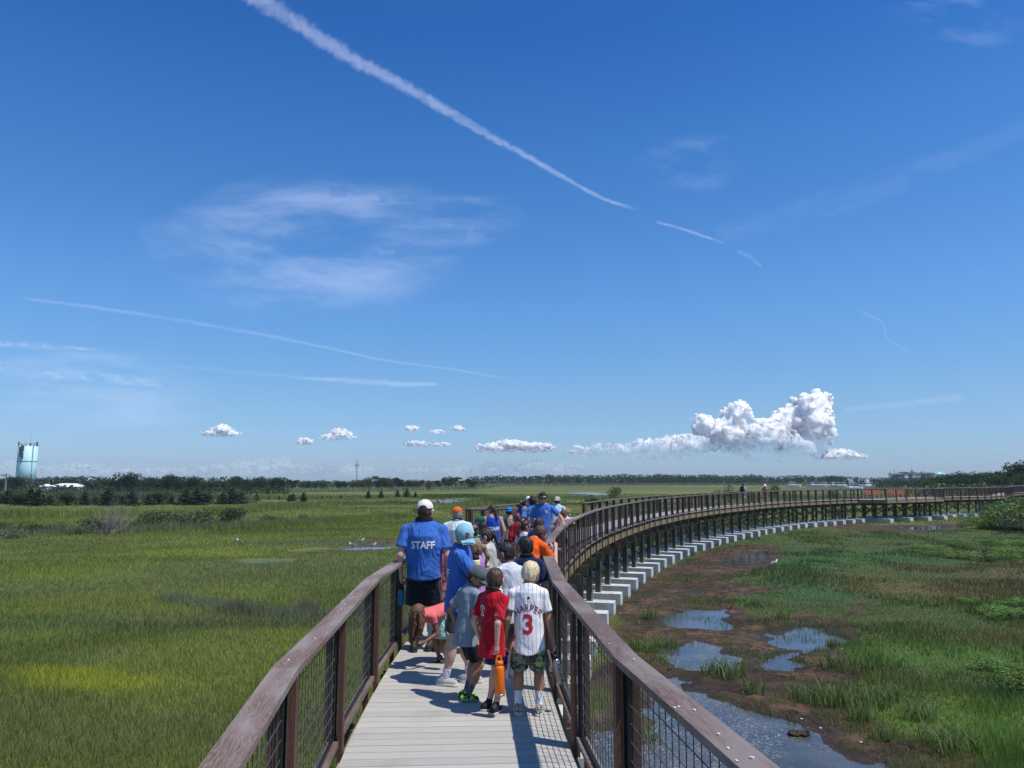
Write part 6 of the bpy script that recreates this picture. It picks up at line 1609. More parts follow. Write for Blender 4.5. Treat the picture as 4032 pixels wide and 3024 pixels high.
def leafcloud(blobs, n, size, r, flatq=.75, shell=.55):
    """leaf-clump quads spread through ellipsoid blobs"""
    C = []; S = []; w = np.array([b[3] * b[4] * b[5] for b in blobs]) ** .7; w /= w.sum()
    for b, k in zip(blobs, (w * n).astype(int) + 1):
        d = r.normal(size=(k, 3)); d /= np.linalg.norm(d, axis=1)[:, None]; rad = shell + (1 - shell) * r.uniform(0, 1, k) ** .6; rad *= r.uniform(.82, 1.12, k)
        C.append(np.array(b[:3]) + d * rad[:, None] * np.array(b[3:])); S.append(d)
    C = np.concatenate(C); D = np.concatenate(S); k = len(C)
    N = D + r.normal(size=(k, 3)) * .7; N /= np.linalg.norm(N, axis=1)[:, None]
    U = np.cross(N, r.normal(size=(k, 3))); U /= np.linalg.norm(U, axis=1)[:, None]; Vv = np.cross(N, U); s = size * r.uniform(.6, 1.3, k)[:, None]
    a, b_, c, d = C + U * s, C + Vv * s * flatq, C - U * s * r.uniform(.6, 1, (k, 1)), C - Vv * s * flatq * r.uniform(.5, 1, (k, 1))
    V = np.stack([a, b_, c, d], 1).reshape(-1, 3); F = np.arange(4 * k).reshape(-1, 4); return V, F
def limb(mb, a, b, r0, r1): mb.tube(a, b, r0, r1, 6, False)
def tree_meshes(seed, kind='broad', H=10.0, n=2600):
    r = np.random.default_rng(seed); mb = MB(); bl = []
    if kind == 'broad':
        W_ = H * r.uniform(.42, .55); th = H * .32
        limb(mb, (0, 0, 0), (0, 0, th), .03 * H, .022 * H)
        k = 11
        for i in range(k):
            a = i * 2.4 + r.uniform(-.4, .4); rr = W_ * r.uniform(.15, .72); z = H * r.uniform(.42, .80); c = (math.cos(a) * rr, math.sin(a) * rr, z)
            s = H * r.uniform(.13, .21); bl.append((*c, s * 1.15, s * 1.15, s * .85)); limb(mb, (0, 0, th * r.uniform(.7, 1)), c, .014 * H, .004 * H)
        bl.append((0, 0, H * .78, H * .2, H * .2, H * .19)); bl.append((0, 0, H * .5, H * .3, H * .3, H * .22)); bl += [(math.cos(q) * H * .22, math.sin(q) * H * .22, H * .22, H * .2, H * .2, H * .2) for q in (0, 2.1, 4.2)]; size = .030 * H
    elif kind == 'flat':       # windswept, bare below, tufted top
        th = H * .6; lean = r.uniform(-.15, .15) * H
        limb(mb, (0, 0, 0), (lean * .5, 0, th), .022 * H, .014 * H)
        for i in range(7):
            a = r.uniform(0, 6.28); rr = H * r.uniform(.05, .36); c = (lean + math.cos(a) * rr, math.sin(a) * rr, H * r.uniform(.60, .93)); s = H * r.uniform(.08, .15)
            bl.append((*c, s * 1.5, s * 1.5, s * .6)); limb(mb, (lean * .5, 0, th * r.uniform(.6, 1)), c, .009 * H, .003 * H)
        size = .026 * H; n = int(n * .6)
    elif kind == 'cedar':
        limb(mb, (0, 0, 0), (0, 0, H * .8), .03 * H, .008 * H)
        for i in range(15):
            t = i / 14; rr = H * .30 * (1 - t) ** .75 * r.uniform(.7, 1.2); a = i * 2.4; c = (math.cos(a) * rr * .55, math.sin(a) * rr * .55, H * (.08 + .86 * t)); bl.append((*c, rr * .75 + .03 * H, rr * .75 + .03 * H, H * .075))
        size = .032 * H
    elif kind == 'bush':
        for i in range(9):
            a = r.uniform(0, 6.28); rr = H * r.uniform(0, .75); c = (math.cos(a) * rr, math.sin(a) * rr, H * r.uniform(.3, .7)); s = H * r.uniform(.22, .40); bl.append((*c, s * 1.2, s * 1.2, s * .85)); limb(mb, (0, 0, 0), c, .02 * H, .006 * H)
        size = .05 * H
    V, F = leafcloud(bl, n, size, r); cm = npmesh('crown', V, F); tm = mb.mesh('trunk'); return tm, cm
PT = {}
for k, (kind, n_, cnt_) in {'broad': ('broad', 2400, 4), 'flat': ('flat', 2200, 3), 'cedar': ('cedar', 1500, 3), 'bush': ('bush', 900, 4)}.items():
    PT[k] = [tree_meshes(40 + i * 7 + len(k), kind, 1.0, n_) for i in range(cnt_)]
    for tm, cm in PT[k]: tm.materials.append(BARK); cm.materials.append(LF['mid'])
rt = random.Random(19); MATC = {}
def tree(kind, x, y, h, lf, label, cat='tree', group=None, w=1.0, name=None, z=GZ, trunk=True, i=None):
    i = rt.randrange(len(PT[kind])) if i is None else i; tm, cm = PT[kind][i]
    if (id(cm), lf) not in MATC: c2 = cm.copy(); c2.materials[0] = LF[lf]; MATC[(id(cm), lf)] = c2
    r = empty(name or {'broad': 'broadleaf_tree', 'flat': 'windswept_tree', 'cedar': 'cedar_tree', 'bush': 'shrub'}[kind], (x, y, z), rt.uniform(0, 6.28), label, cat, group)
    for nm, me in (('trunk' if kind != 'bush' else 'stems', tm), ('crown' if kind != 'bush' else 'foliage', MATC[(id(cm), lf)])):
        if nm in ('trunk', 'stems') and not trunk: continue
        o = bpy.data.objects.new(nm, me); col.objects.link(o); o.parent = r; o.scale = (h * w, h * w, h)
    return r
def hpx(v, Z): return (EYE + (HOR - v) / FPX * Z) - GZ        # height of something whose top is seen at v (near the horizon)
def X(u, Z): return (u - 2016) / FPX * Z * 1.0
def woods(name, u0, u1, Z, vt, step, lf, label, seed, jit=.04, rows=3, amp=3, hgt=1.0):
    r = np.random.default_rng(seed); Vs = []; Fs = []; o_ = 0; u = u0
    while u < u1:
        for q in range(rows):
            Zq = Z * (1 + .05 * q + r.uniform(-jit, jit)); top = vt + amp * math.sin(u * .011 + q) + amp * .6 * math.sin(u * .037 + 2) + r.uniform(-amp, amp) * .8 - q * 1.0; H = hpx(top, Zq); x = X(u + r.uniform(-step, step) * .5, Zq); w = H * r.uniform(.38, .6)
            bl = [(x + r.uniform(-.3, .3) * w, Zq, GZ + H * .72, w * .8, w * .8, H * .27), (x + r.uniform(-.5, .5) * w, Zq, GZ + H * .38, w * .95, w, H * .34)]
            V, F = leafcloud(bl, 46, H * .10, r, .8, .7); Vs.append(V); Fs.append(F + o_); o_ += len(V)
        u += step
    o = link(name, npmesh(name, np.concatenate(Vs), np.concatenate(Fs)), LF[lf]); tag(o, label, 'woodland', kind='stuff')
# ---- left edge: cedars standing in front
ced = [(8, 178, 1955), (48, 165, 1952), (95, 150, 1960), (140, 158, 1945), (170, 140, 1950), (215, 150, 1962), (285, 146, 1948), (352, 150, 1950), (395, 158, 1966), (440, 140, 1938), (478, 150, 1960), (500, 158, 1972), (535, 144, 1944), (600, 150, 1955), (640, 160, 1950), (690, 168, 1962), (745, 155, 1938), (790, 152, 1935), (820, 158, 1950), (890, 165, 1950), (925, 170, 1937), (960, 172, 1945)]
ced = [(u, 132 + (Z - 155) * .35, v - 14 - (12 if u < 200 else 0)) for u, Z, v in ced]
for j, (u, Z, v) in enumerate(ced):
    bushy = j % 4 == 2
    tree('cedar' if not bushy else 'broad', X(u, Z), Z, hpx(v, Z) * 1.02, 'cedar' if not bushy else 'dark', 'dark cedar in the front row at the left, %s from the left edge' % ordn(j).replace('nearest', 'first'), group='front row of cedars left', w=1.9)
iso = [(1163, 155, 1944), (1150, 152, 1950), (1204, 150, 1941), (1022, 158, 1945), (1070, 168, 1958), (1110, 168, 1958), (1456, 178, 1935), (1506, 182, 1934), (1570, 190, 1932), (1606, 188, 1925), (1640, 185, 1940), (1350, 180, 1952), (1275, 178, 1955), (1310, 182, 1956)]
il = ['slim cedar in the pair left of the mast', 'small cedar at the left foot of the pair', 'broader cedar of the pair, third of the loose row', 'rounded grey bush-like cedar at the left of the loose row', 'low spiky shrub between the round cedar and the pair', 'second low spiky shrub between the round cedar and the pair',
      'dark spreading cedar just right of the mast foot', 'next dark cedar right of the mast foot', 'greyish leaning cedar before the tallest one of the row', 'tallest dark cedar at the right end of the loose row', 'small cedar trailing the tallest at the right end', 'low scrub cedar left of the mast', 'lowest scrub left of the mast', 'mid scrub cedar left of the mast']
for (u, Z, v), lb in zip(iso, il): tree('cedar', X(u, Z), Z, hpx(v - 5, Z) * 1.05, 'cedar', lb, group='loose row of cedars on the marsh', w=1.3)
woods('thicket', -100, 1030, 141, 1957, 17, 'olive', 'low scrub filling the gaps behind the front row of cedars', 27, rows=2, amp=7)
# ---- left woods, individual trees
row = []
for u in range(-60, 1120, 30):
    Z = 250 + (u % 90) * .8; vt = 1888 - 8 * math.sin(u * .013) - rt.uniform(0, 10)
    if u < 120: vt = 1880 + rt.uniform(-14, 6)
    row.append((u + rt.uniform(-8, 8), Z + rt.uniform(-20, 30), vt))
k = 0
for u, Z, vt in row:
    if 110 < u < 360: Z = 330; vt = 1872 + rt.uniform(-3, 4); Z = 520
    h = hpx(vt, Z); tree('broad', X(u, Z), Z, h, rt.choice(['dark', 'mid', 'dark']), 'broadleaf tree in the left wood between the water tower and the grey dead shrub' if u < 560 else 'broadleaf tree in the left wood beyond the loose cedars', group='left wood, tower side' if u < 560 else 'left wood, marsh side', w=1.0)
lm = [(520, 240, 1853, 1.35, 'broad', 'largest round oak of the left wood, right of the white building'), (680, 250, 1861, 1.25, 'broad', 'second large oak of the left wood'), (770, 255, 1868, 1.0, 'broad', 'small-topped tree between the big oaks'), (945, 255, 1870, 1.1, 'broad', 'dark oak with gaps standing proud at the right of the left wood'), (1038, 262, 1885, 1.0, 'broad', 'last rounded oak before the flat-topped trees')]
for u, Z, v, w_, kd, lb in lm: tree(kd, X(u, Z), Z, hpx(v, Z), 'dark', lb, w=w_)
fl = 0
for u in range(1120, 1880, 26):
    Z = 330 + rt.uniform(-15, 25); vt = 1889 + 5 * math.sin(u * .02) - (9 if 1440 < u < 1800 else 0) + rt.uniform(-6, 5)
    kd = 'flat' if rt.random() < .55 else 'broad'
    tree(kd, X(u, Z), Z, hpx(vt, Z), rt.choice(['dark', 'mid', 'olive']), 'wind-shaped tree in the ragged wood behind the radio mast' if kd == 'flat' else 'bushy tree in the ragged wood behind the radio mast', group='ragged wood, windswept' if kd == 'flat' else 'ragged wood, bushy', w=1.1 if kd == 'flat' else 1.0)
    if rt.random() < .6: tree('broad', X(u + 12, Z + 12), Z + 12, hpx(vt + 8, Z), 'dark', 'bushy tree in the ragged wood behind the radio mast', group='ragged wood, bushy')
# ---- right wood
rw = [(3655, 215, 1868), (3690, 210, 1862), (3730, 205, 1860), (3765, 200, 1850), (3795, 212, 1858), (3820, 205, 1852), (3850, 200, 1856), (3885, 195, 1852), (3915, 190, 1850), (3945, 188, 1842), (3975, 182, 1838), (4005, 165, 1808), (4050, 158, 1800), (4100, 155, 1790), (4150, 160, 1800), (3700, 190, 1872), (3640, 200, 1880), (3770, 185, 1868), (3830, 180, 1870), (3880, 172, 1866), (3930, 168, 1862), (3985, 150, 1860), (4040, 145, 1850)]
for j, (u, Z, v) in enumerate(rw): tree('broad', X(u, Z), Z, hpx(v, Z), rt.choice(['dark', 'dark', 'mid']), ('tallest dark tree at the right edge of the photo' if j == 12 else 'dark tree in the right wood, %s from its left end' % ordn(sorted(range(len(rw)), key=lambda q: rw[q][0]).index(j)).replace('nearest', 'first')), group='right wood')
# ---- far woods: one mass nobody could count
woods('distant_woods', 1850, 3300, 600, 1877, 13, 'dark', 'long line of distant dark green woods across the far side of the marsh', 1)
woods('distant_woods', 2150, 3000, 760, 1870, 17, 'dark', 'slightly higher second line of distant woods behind the middle of the boardwalk', 2, amp=2)
woods('distant_woods', 3250, 3700, 480, 1879, 11, 'dark', 'dark woods in front of the far houses at the right', 3, rows=2)
woods('distant_woods', 3440, 3700, 330, 1889, 13, 'dark', 'low dark scrub before the houses at the right', 4, rows=2, amp=2)
woods('distant_woods', -250, 1150, 330, 1880, 20, 'dark', 'solid dark mass of wood behind the trees on the left', 5, rows=2)
woods('distant_woods', 1100, 1900, 380, 1892, 15, 'dark', 'solid dark mass of wood behind the ragged trees', 6, rows=2, amp=2)
woods('thicket', -100, 1150, 215, 1916, 15, 'dark', 'dark undergrowth filling the foot of the left wood', 17, rows=2, amp=6)
woods('thicket', -100, 1000, 175, 1938, 17, 'olive', 'olive thicket between the front cedars and the left wood', 7, rows=2, amp=6)
woods('thicket', 3640, 4200, 150, 1905, 16, 'olive', 'olive scrub along the foot of the right wood', 8, rows=2, amp=4)
# ---- pale reeds along the foot of the woods
def reeds(pts, n, h, wd, lf, label, name='reed_bed', spread=1.0, lean=.3):
    r = nr; P = np.array(pts, float); d = np.r_[0, np.cumsum(np.hypot(*np.diff(P, axis=0).T))]; t = r.uniform(0, d[-1], n)
    Q = np.c_[np.interp(t, d, P[:, 0]), np.interp(t, d, P[:, 1])] + r.normal(size=(n, 2)) * spread * np.array([.6, 1])
    V, F = blades(Q, np.full(n, GZ - .03), h * r.uniform(.5, 1.1, n) * (.6 + .8 * fbm(Q, .25 / max(h, .5), 3, 7)), np.full(n, wd), lean)
    return tag(link(name, npmesh(name, V, F), LF[lf] if lf != 'grass' else M['grass']), label, 'reeds', kind='stuff')
reeds([(X(u, Z), Z) for u, Z in ((1000, 235), (1250, 265), (1500, 300), (1800, 330), (1950, 520))], 9000, 1.6, .35, 'reed', 'pale reeds along the foot of the ragged wood', spread=6)
reeds([(X(u, Z), Z) for u, Z in ((1950, 540), (2300, 560), (2800, 560), (3250, 520))], 7000, 1.6, .6, 'reed', 'pale reeds along the foot of the distant woods', spread=8)
reeds([(X(u, Z), Z) for u, Z in ((3300, 330), (3500, 300), (3650, 240), (3850, 150), (4050, 125))], 6000, 1.5, .3, 'reed', 'pale reeds before the right wood', spread=5)
reeds([(X(u, Z), Z) for u, Z in ((300, 168), (500, 170), (650, 175))], 2500, 2.4, .2, 'grey', 'grey reeds showing between the front cedars', spread=3)
reeds([(X(u, Z), Z) for u, Z in ((-50, 72), (200, 69), (430, 66), (700, 68), (1000, 70), (1300, 78), (1600, 92))], 15000, .75, .06, 'grass', 'band of tall bright grass behind the grey dead shrub', spread=2.2)
reeds([G(0, 2025), G(350, 2035), G(800, 2030), G(1300, 1990), G(1650, 1985)], 12000, .9, .12, 'grass', 'bright green strip of taller grass across the left marsh', spread=2.5)
reeds([G(640, 2365), G(830, 2390), G(1000, 2420), G(1150, 2440), G(1300, 2435), G(1500, 2420)], 4200, .40, .022, 'grey', 'rough grey-olive strip of taller grass crossing the left meadow', spread=.40)
reeds([G(880, 2400), G(940, 2420), G(1010, 2432)], 900, .50, .022, 'reed', 'straw-coloured tuft of dry grass in the rough strip, left', spread=.42, lean=.6)
reeds([G(1170, 2410), G(1240, 2412)], 500, .48, .022, 'reed', 'straw-coloured tuft of dry grass near the left railing', spread=.2, lean=.6)
reeds([G(1860, 1995), G(1960, 1975), G(2080, 1985), G(2200, 1990)], 5000, 1.3, .10, 'grass', 'bright tall grass on the creek bank behind the group', spread=3)
reeds([G(1690, 1990), G(1760, 1991), G(1850, 1990)], 1500, .7, .10, 'grass', 'low grass on the near bank of the kayak creek', spread=1.2)
reeds([G(1690, 1961), G(1790, 1958), G(1900, 1957)], 2500, 1.0, .14, 'grass', 'grass on the far bank of the kayak creek', spread=3)
# ---- scrub round the dead shrub and along the ditch, left
bs = [(20, 66, 2065, 'olive', 1.4), (95, 64, 2075, 'fresh', 1.2), (165, 63, 2070, 'mid', 1.5), (250, 65, 2068, 'grey', 1.4), (340, 62, 2080, 'grey', 1.3), (395, 64, 2060, 'dark', 1.5), (520, 66, 2060, 'olive', 1.6), (545, 68, 2070, 'grey', 1.2), (600, 68, 2040, 'olive', 1.0), (665, 70, 2035, 'olive', 1.0), (750, 72, 2045, 'grey', 1.2), (815, 72, 2030, 'olive', 1.4), (850, 74, 2045, 'grey', 1.3), (925, 74, 2025, 'dark', 1.0), (975, 76, 2045, 'grey', 1.4), (1080, 80, 2035, 'olive', 1.5), (1200, 84, 2040, 'grey', 1.2), (1640, 100, 2008, 'grey', 1.3), (1700, 105, 2006, 'grey', 1.2), (60, 58, 2110, 'grey', 1.8)]
for j, (u, Z, v, lf, w_) in enumerate(bs):
    tree('bush', X(u, Z), Z, max(hpx(v, Z), .45) * 1.8, lf, 'scrubby %s shrub in the brushy strip across the left marsh, %s from the left' % ({'olive': 'olive', 'fresh': 'bright green', 'mid': 'green', 'grey': 'grey', 'dark': 'dark'}[lf], ordn(j).replace('nearest', 'first')), 'shrub', 'scrub strip on the left marsh', w=w_)
reeds([(X(u, Z), Z) for u, Z in ((-50, 61), (200, 62), (600, 66), (1000, 72), (1300, 80))], 5000, .75, .05, 'grey', 'grey-olive rough growth along the brushy strip', spread=1.3, lean=.5)
reeds([(X(u, Z), Z) for u, Z in ((500, 65), (700, 67), (1000, 72))], 1500, .9, .05, 'grey', 'grey twiggy growth in the brushy strip', spread=1.0, lean=.6)
# dead shrub: bare grey branches fanning out
def bare(x, y, H, W_, label, seed, n=26, name='dead_shrub', m=DEADW):
    r = random.Random(seed); root = empty(name, (x, y, GZ), 0, label, 'dead shrub'); tk = MB(); tw = MB()
    for i in range(n):
        a = r.uniform(0, 6.28); e = r.uniform(.25, 1.0); p = Vector((0, 0, 0)); d = Vector((math.cos(a) * (1 - e) * 1.6, math.sin(a) * (1 - e) * 1.6, e)).normalized(); L = H * r.uniform(.5, 1.0) * (1.0 if e > .5 else W_)
        segs = 5; rr = .014 * H * r.uniform(.6, 1.2)
        for s in range(segs):
            q = p + d * L / segs; q += Vector((r.uniform(-1, 1), r.uniform(-1, 1), r.uniform(-.4, .6))) * L * .04; (tk if s < 2 else tw).tube(p, q, rr, rr * .7, 5, False)
            if s >= 1:
                for _ in range(5):
                    dd = (d + Vector((r.uniform(-1, 1), r.uniform(-1, 1), r.uniform(-.3, .9))) * .9).normalized(); e1 = q + dd * L * r.uniform(.12, .28); tw.tube(q, e1, rr * .4, rr * .18, 4, False)
                    for _ in range(3):
                        d3 = (dd + Vector((r.uniform(-1, 1), r.uniform(-1, 1), r.uniform(-.2, .8))) * .8).normalized(); tw.tube(e1, e1 + d3 * L * r.uniform(.06, .14), rr * .2, rr * .1, 3, False)
            p = q; rr *= .7; d = (d + Vector((0, 0, .12))).normalized()
    tk.build('trunk', m, root); tw.build('branches', m, root); return root
gx_, gy_ = G(432, 2108); bare(gx_, gy_, 2.5, 1.25, 'bare grey dead shrub fanning out on the left marsh', 4, 34)
gx_, gy_ = G(1560, 2040); bare(gx_, gy_, 1.1, 1.3, 'low bare brush behind the white capped staff man', 8, 18)
m = MB(); m.tube((0, 0, 0), (.12, 0, 1.15), .09, .05, 7); o = m.build('dead_stump', mat('bleached_wood', (.55, .50, .46), .9)); o.location = (*G(752, 2080), GZ); tag(o, 'short bleached dead stump standing in the left scrub', 'stump')
# lone bushes behind the boardwalk
tree('bush', X(2415, 165), 165, hpx(1912, 165), 'olive', 'lone spreading bush on the marsh behind the boardwalk, left of the walkers', 'shrub', w=.72, i=1)
tree('bush', X(2340, 120), 120, hpx(1945, 120), 'olive', 'sparse low bush at the left foot of the lone spreading bush', 'shrub', w=1.2)
tree('bush', X(2860, 150), 150, hpx(1908, 150), 'olive', 'round bush showing above the rail left of the backpack man', 'shrub', w=.85)
tree('bush', X(3270, 130), 130, hpx(1925, 130), 'olive', 'thin bush seen through the railing left of the benches', 'shrub', w=.6)
tree('bush', X(3740, 118), 118, hpx(1920, 118), 'grey', 'thin grey bush seen through the railing right of the benches', 'shrub', w=.5)
tree('bush', X(3040, 175), 175, hpx(1905, 175), 'olive', 'tiny bush above the rail right of the sun hat woman', 'shrub', w=.5)
for j, (u, v) in enumerate(((2960, 2020), (3010, 2030), (3060, 2035), (3110, 2040), (3160, 2045))):
    x, y = G(u, v + 15); s_ = sofY(y); 
    q = atS(sofY(60 + j * 5.5), WID + 3.0); tree('bush', float(q[0]), float(q[1]), 1.7, 'fresh' if j % 2 else 'olive', 'leafy bush growing behind the trestles, %s of five from the left' % ['first', 'second', 'third', 'fourth', 'fifth'][j], 'shrub', 'bushes behind the far trestles')
# big feathery bushes at the right edge, in front of the boardwalk
rb_ = [(3850, 76, 2005, 'fresh', 1.0), (3900, 74, 1985, 'grey', 1.0), (3950, 72, 1975, 'fresh', 1.05), (4000, 70, 1965, 'grey', 1.0), (4050, 68, 1950, 'fresh', 1.1), (3880, 68, 2035, 'fresh', 1.2), (3960, 66, 2030, 'grey', 1.3), (4030, 64, 2020, 'olive', 1.3), (4090, 66, 1950, 'fresh', 1.2), (3800, 74, 2030, 'fresh', 1.2), (3760, 72, 2050, 'grey', 1.6), (3830, 70, 2040, 'fresh', 1.5), (3910, 69, 2015, 'fresh', 1.3), (3985, 67, 2000, 'fresh', 1.3)]
for j, (u, Z, v, lf, w_) in enumerate(rb_): tree('bush', X(u, Z), Z, max(hpx(v, Z) * 1.12, .6), lf, 'feathery green bush at the right edge before the boardwalk, %s from the left' % ordn(sorted(range(len(rb_)), key=lambda q: rb_[q][0]).index(j)).replace('nearest', 'first'), 'shrub', 'bushes at the right edge', w=w_)
lo_ = [(3740, 2200, .5, 'fresh'), (3810, 2205, .55, 'fresh'), (3870, 2175, .6, 'fresh'), (3930, 2205, .6, 'fresh'), (3990, 2200, .6, 'fresh'), (3680, 2170, .45, 'fresh'), (3620, 2165, .45, 'fresh'), (3700, 2190, .5, 'fresh'), (3780, 2160, .6, 'fresh'), (3840, 2190, .55, 'olive'), (3900, 2150, .6, 'fresh'), (3960, 2185, .6, 'fresh'), (4020, 2160, .65, 'fresh'), (3900, 2215, .4, 'olive'), (3920, 2420, .38, 'fresh'), (3985, 2440, .42, 'fresh'), (4030, 2400, .45, 'fresh'), (3790, 2375, .25, 'fresh'), (3890, 2640, .35, 'fresh'), (4010, 2690, .45, 'fresh'), (4025, 2720, .4, 'fresh'), (3230, 2215, .3, 'fresh'), (3400, 2210, .22, 'fresh')]
for j, (u, v, h_, lf) in enumerate(lo_):
    x, y = G(u, v); tree('bush', x, y, h_, lf, 'low leafy plant on the right meadow, %s from the far end' % ordn(sorted(range(len(lo_)), key=lambda q: lo_[q][1] + q * .01).index(j)).replace('nearest', 'first'), 'plant', 'leafy plants on the right meadow', w=2.1, name='leafy_plant')
# ================================================================ STRUCTURES FAR OFF
AQ = noisy('pale_aqua_paint', (.56, .82, .84), (.50, .75, .78), .3, .5, bs=.05)
Z = 420.0; x0 = X(116, Z); ht = hpx(1757, Z); rr = 34.5 / FPX * Z
root = empty('water_tower', (x0, Z, GZ), 0, 'tall pale aqua standpipe water tower with antennas on its top rim', 'water tower')
m = MB(); m.lathe([(rr * 1.0, 0), (rr * 1.0, ht * .5), (rr * .99, ht * .52), (rr * .99, ht * .985), (rr * .8, ht), (.1, ht * 1.02)], n=64); m.build('tank', AQ, root, True)
m = MB(); m.lathe([(rr * .985, ht * .612), (rr * 1.015, ht * .617), (rr * 1.015, ht * .630), (rr * .985, ht * .635)], n=64); m.build('band', mat('dark_aqua_band', (.16, .34, .36), .6), root)  # darker aqua ring round the tank
m = MB(); m.tube((rr * .90, -rr * .50, 0), (rr * .90, -rr * .50, ht * 1.0), .28, .28, 8); m.build('pipe', mat('aqua_pipe', (.30, .50, .52), .5), root)
ra = random.Random(2); m_ant = mat('antenna_grey', (.42, .45, .47), .5); m_blk = mat('antenna_dark', (.07, .11, .12), .6)
for k in range(14):
    a = k * 2 * math.pi / 14 + .1; m = MB(); L = ra.uniform(1.2, 2.6); c = (math.cos(a) * rr * .93, math.sin(a) * rr * .93)
    m.box((c[0], c[1], ht + L / 2 - .3), (ra.uniform(.35, .8), .35, L), a); m.box((c[0] * 1.04, c[1] * 1.04, ht + L * .45), (.25, .9, .25), a); m.build('antenna', m_ant if k % 4 else m_blk, root)
m = MB()
for k in range(36):
    a = k * math.pi / 18; b = (k + 1) * math.pi / 18; m.tube((math.cos(a) * rr * .92, math.sin(a) * rr * .92, ht), (math.cos(a) * rr * .92, math.sin(a) * rr * .92, ht + 1.1), .06); m.bar((math.cos(a) * rr * .92, math.sin(a) * rr * .92, ht + 1.1), (math.cos(b) * rr * .92, math.sin(b) * rr * .92, ht + 1.1), .08, .08)
m.build('handrail', m_ant, root)
for dx, dz, L in ((-.18, -.10, 3.2), (.0, -.06, 3.0), (.10, -.07, 3.4), (-.12, -.21, 3.0), (.08, -.25, 3.2)):
    m = MB(); y_ = -rr * math.sqrt(1 - dx * dx * 1.2) - .45; m.box((dx * rr * 1.3, y_, ht * (1 + dz)), (.8, .5, L)); m.box((dx * rr * 1.3, y_ + .35, ht * (1 + dz)), (.2, .8, .2)); m.build('antenna', m_blk, root)
m = MB(); m.tube((1.2, 0, ht), (1.2, 0, ht + 6.5), .10, .07, 5); m.build('whip_aerial', m_ant, root)
# mast
def mast(u, vt, Z, w, label, head=True):
    r = empty('radio_mast', (X(u, Z), Z, GZ), 0, label, 'mast'); H = hpx(vt, Z); m = MB(); n = max(8, int(H / 2.2)); P = [(w * math.cos(a), w * math.sin(a)) for a in (.5, 2.6, 4.7)]
    for p in P: m.tube((*p, 0), (*p, H), .09 * w / .6, .09 * w / .6, 4)
    for k in range(n):
        for i in range(3): a, b = P[i], P[(i + 1) % 3]; m.tube((*a, H * k / n), (*b, H * (k + 1) / n), .05 * w / .6, .05 * w / .6, 3, False)
    m.build('lattice', mat('mast_grey', (.26, .28, .30), .6), r)
    if head:
        m = MB()
        for i in range(6): a = i * 1.05; m.box((math.cos(a) * w * 2.2, math.sin(a) * w * 2.2, H * .80), (.35, .35, 2.0), a)
        m.build('antenna', m_ant, r)
        m = MB(); m.tube((0, 0, H), (0, 0, H + 2), .1, .06, 4); m.build('tip', m_ant, r)
mast(1409, 1815, 640, .75, 'thin lattice radio mast rising above the ragged wood')
mast(3495, 1858, 420, .3, 'far floodlight mast left of the houses'); mast(3512, 1850, 430, .3, 'taller thin mast beside the left floodlight mast', False); mast(3581, 1846, 430, .3, 'mast rising above the middle of the houses')
# poles
PW = noisy('pole_wood', (.30, .27, .24), (.20, .18, .16), 5)
def pole(u, vt, vb, Z, label, cross=True, lamp=False, dark=False):
    H = hpx(vt, Z); r = empty('utility_pole', (X(u, Z), Z, GZ), 0, label, 'utility pole'); m = MB(); m.tube((0, 0, 0), (0, 0, H), .20, .13, 8); m.build('pole', PW if not dark else noisy('dark_pole', (.07, .065, .06), (.04, .04, .035), 5), r)
    m = MB(); m.box((0, -.18, H * .94), (1.5, .12, .12)); m.build('crossarm', PW, r)
    m = MB(); [m.tube((x_, -.18, H * .94), (x_, -.18, H * .94 + .35), .05, .05, 6) for x_ in (-.6, 0, .6)]; o = m.build('insulators', M['steel'], r)
    if lamp: m = MB(); m.box((-.6, -.3, H * .92), (.7, .3, .3)); m.build('transformer', M['steel'], r)
pole(39, 1864, 1950, 170, 'pale utility pole at the far left edge', lamp=True); pole(136, 1866, 1930, 230, 'dark utility pole in front of the water tower', dark=True)
pole(208, 1884, 1915, 300, 'pale pole just left of the white building'); pole(328, 1890, 1915, 320, 'thin pale pole at the right end of the white building')
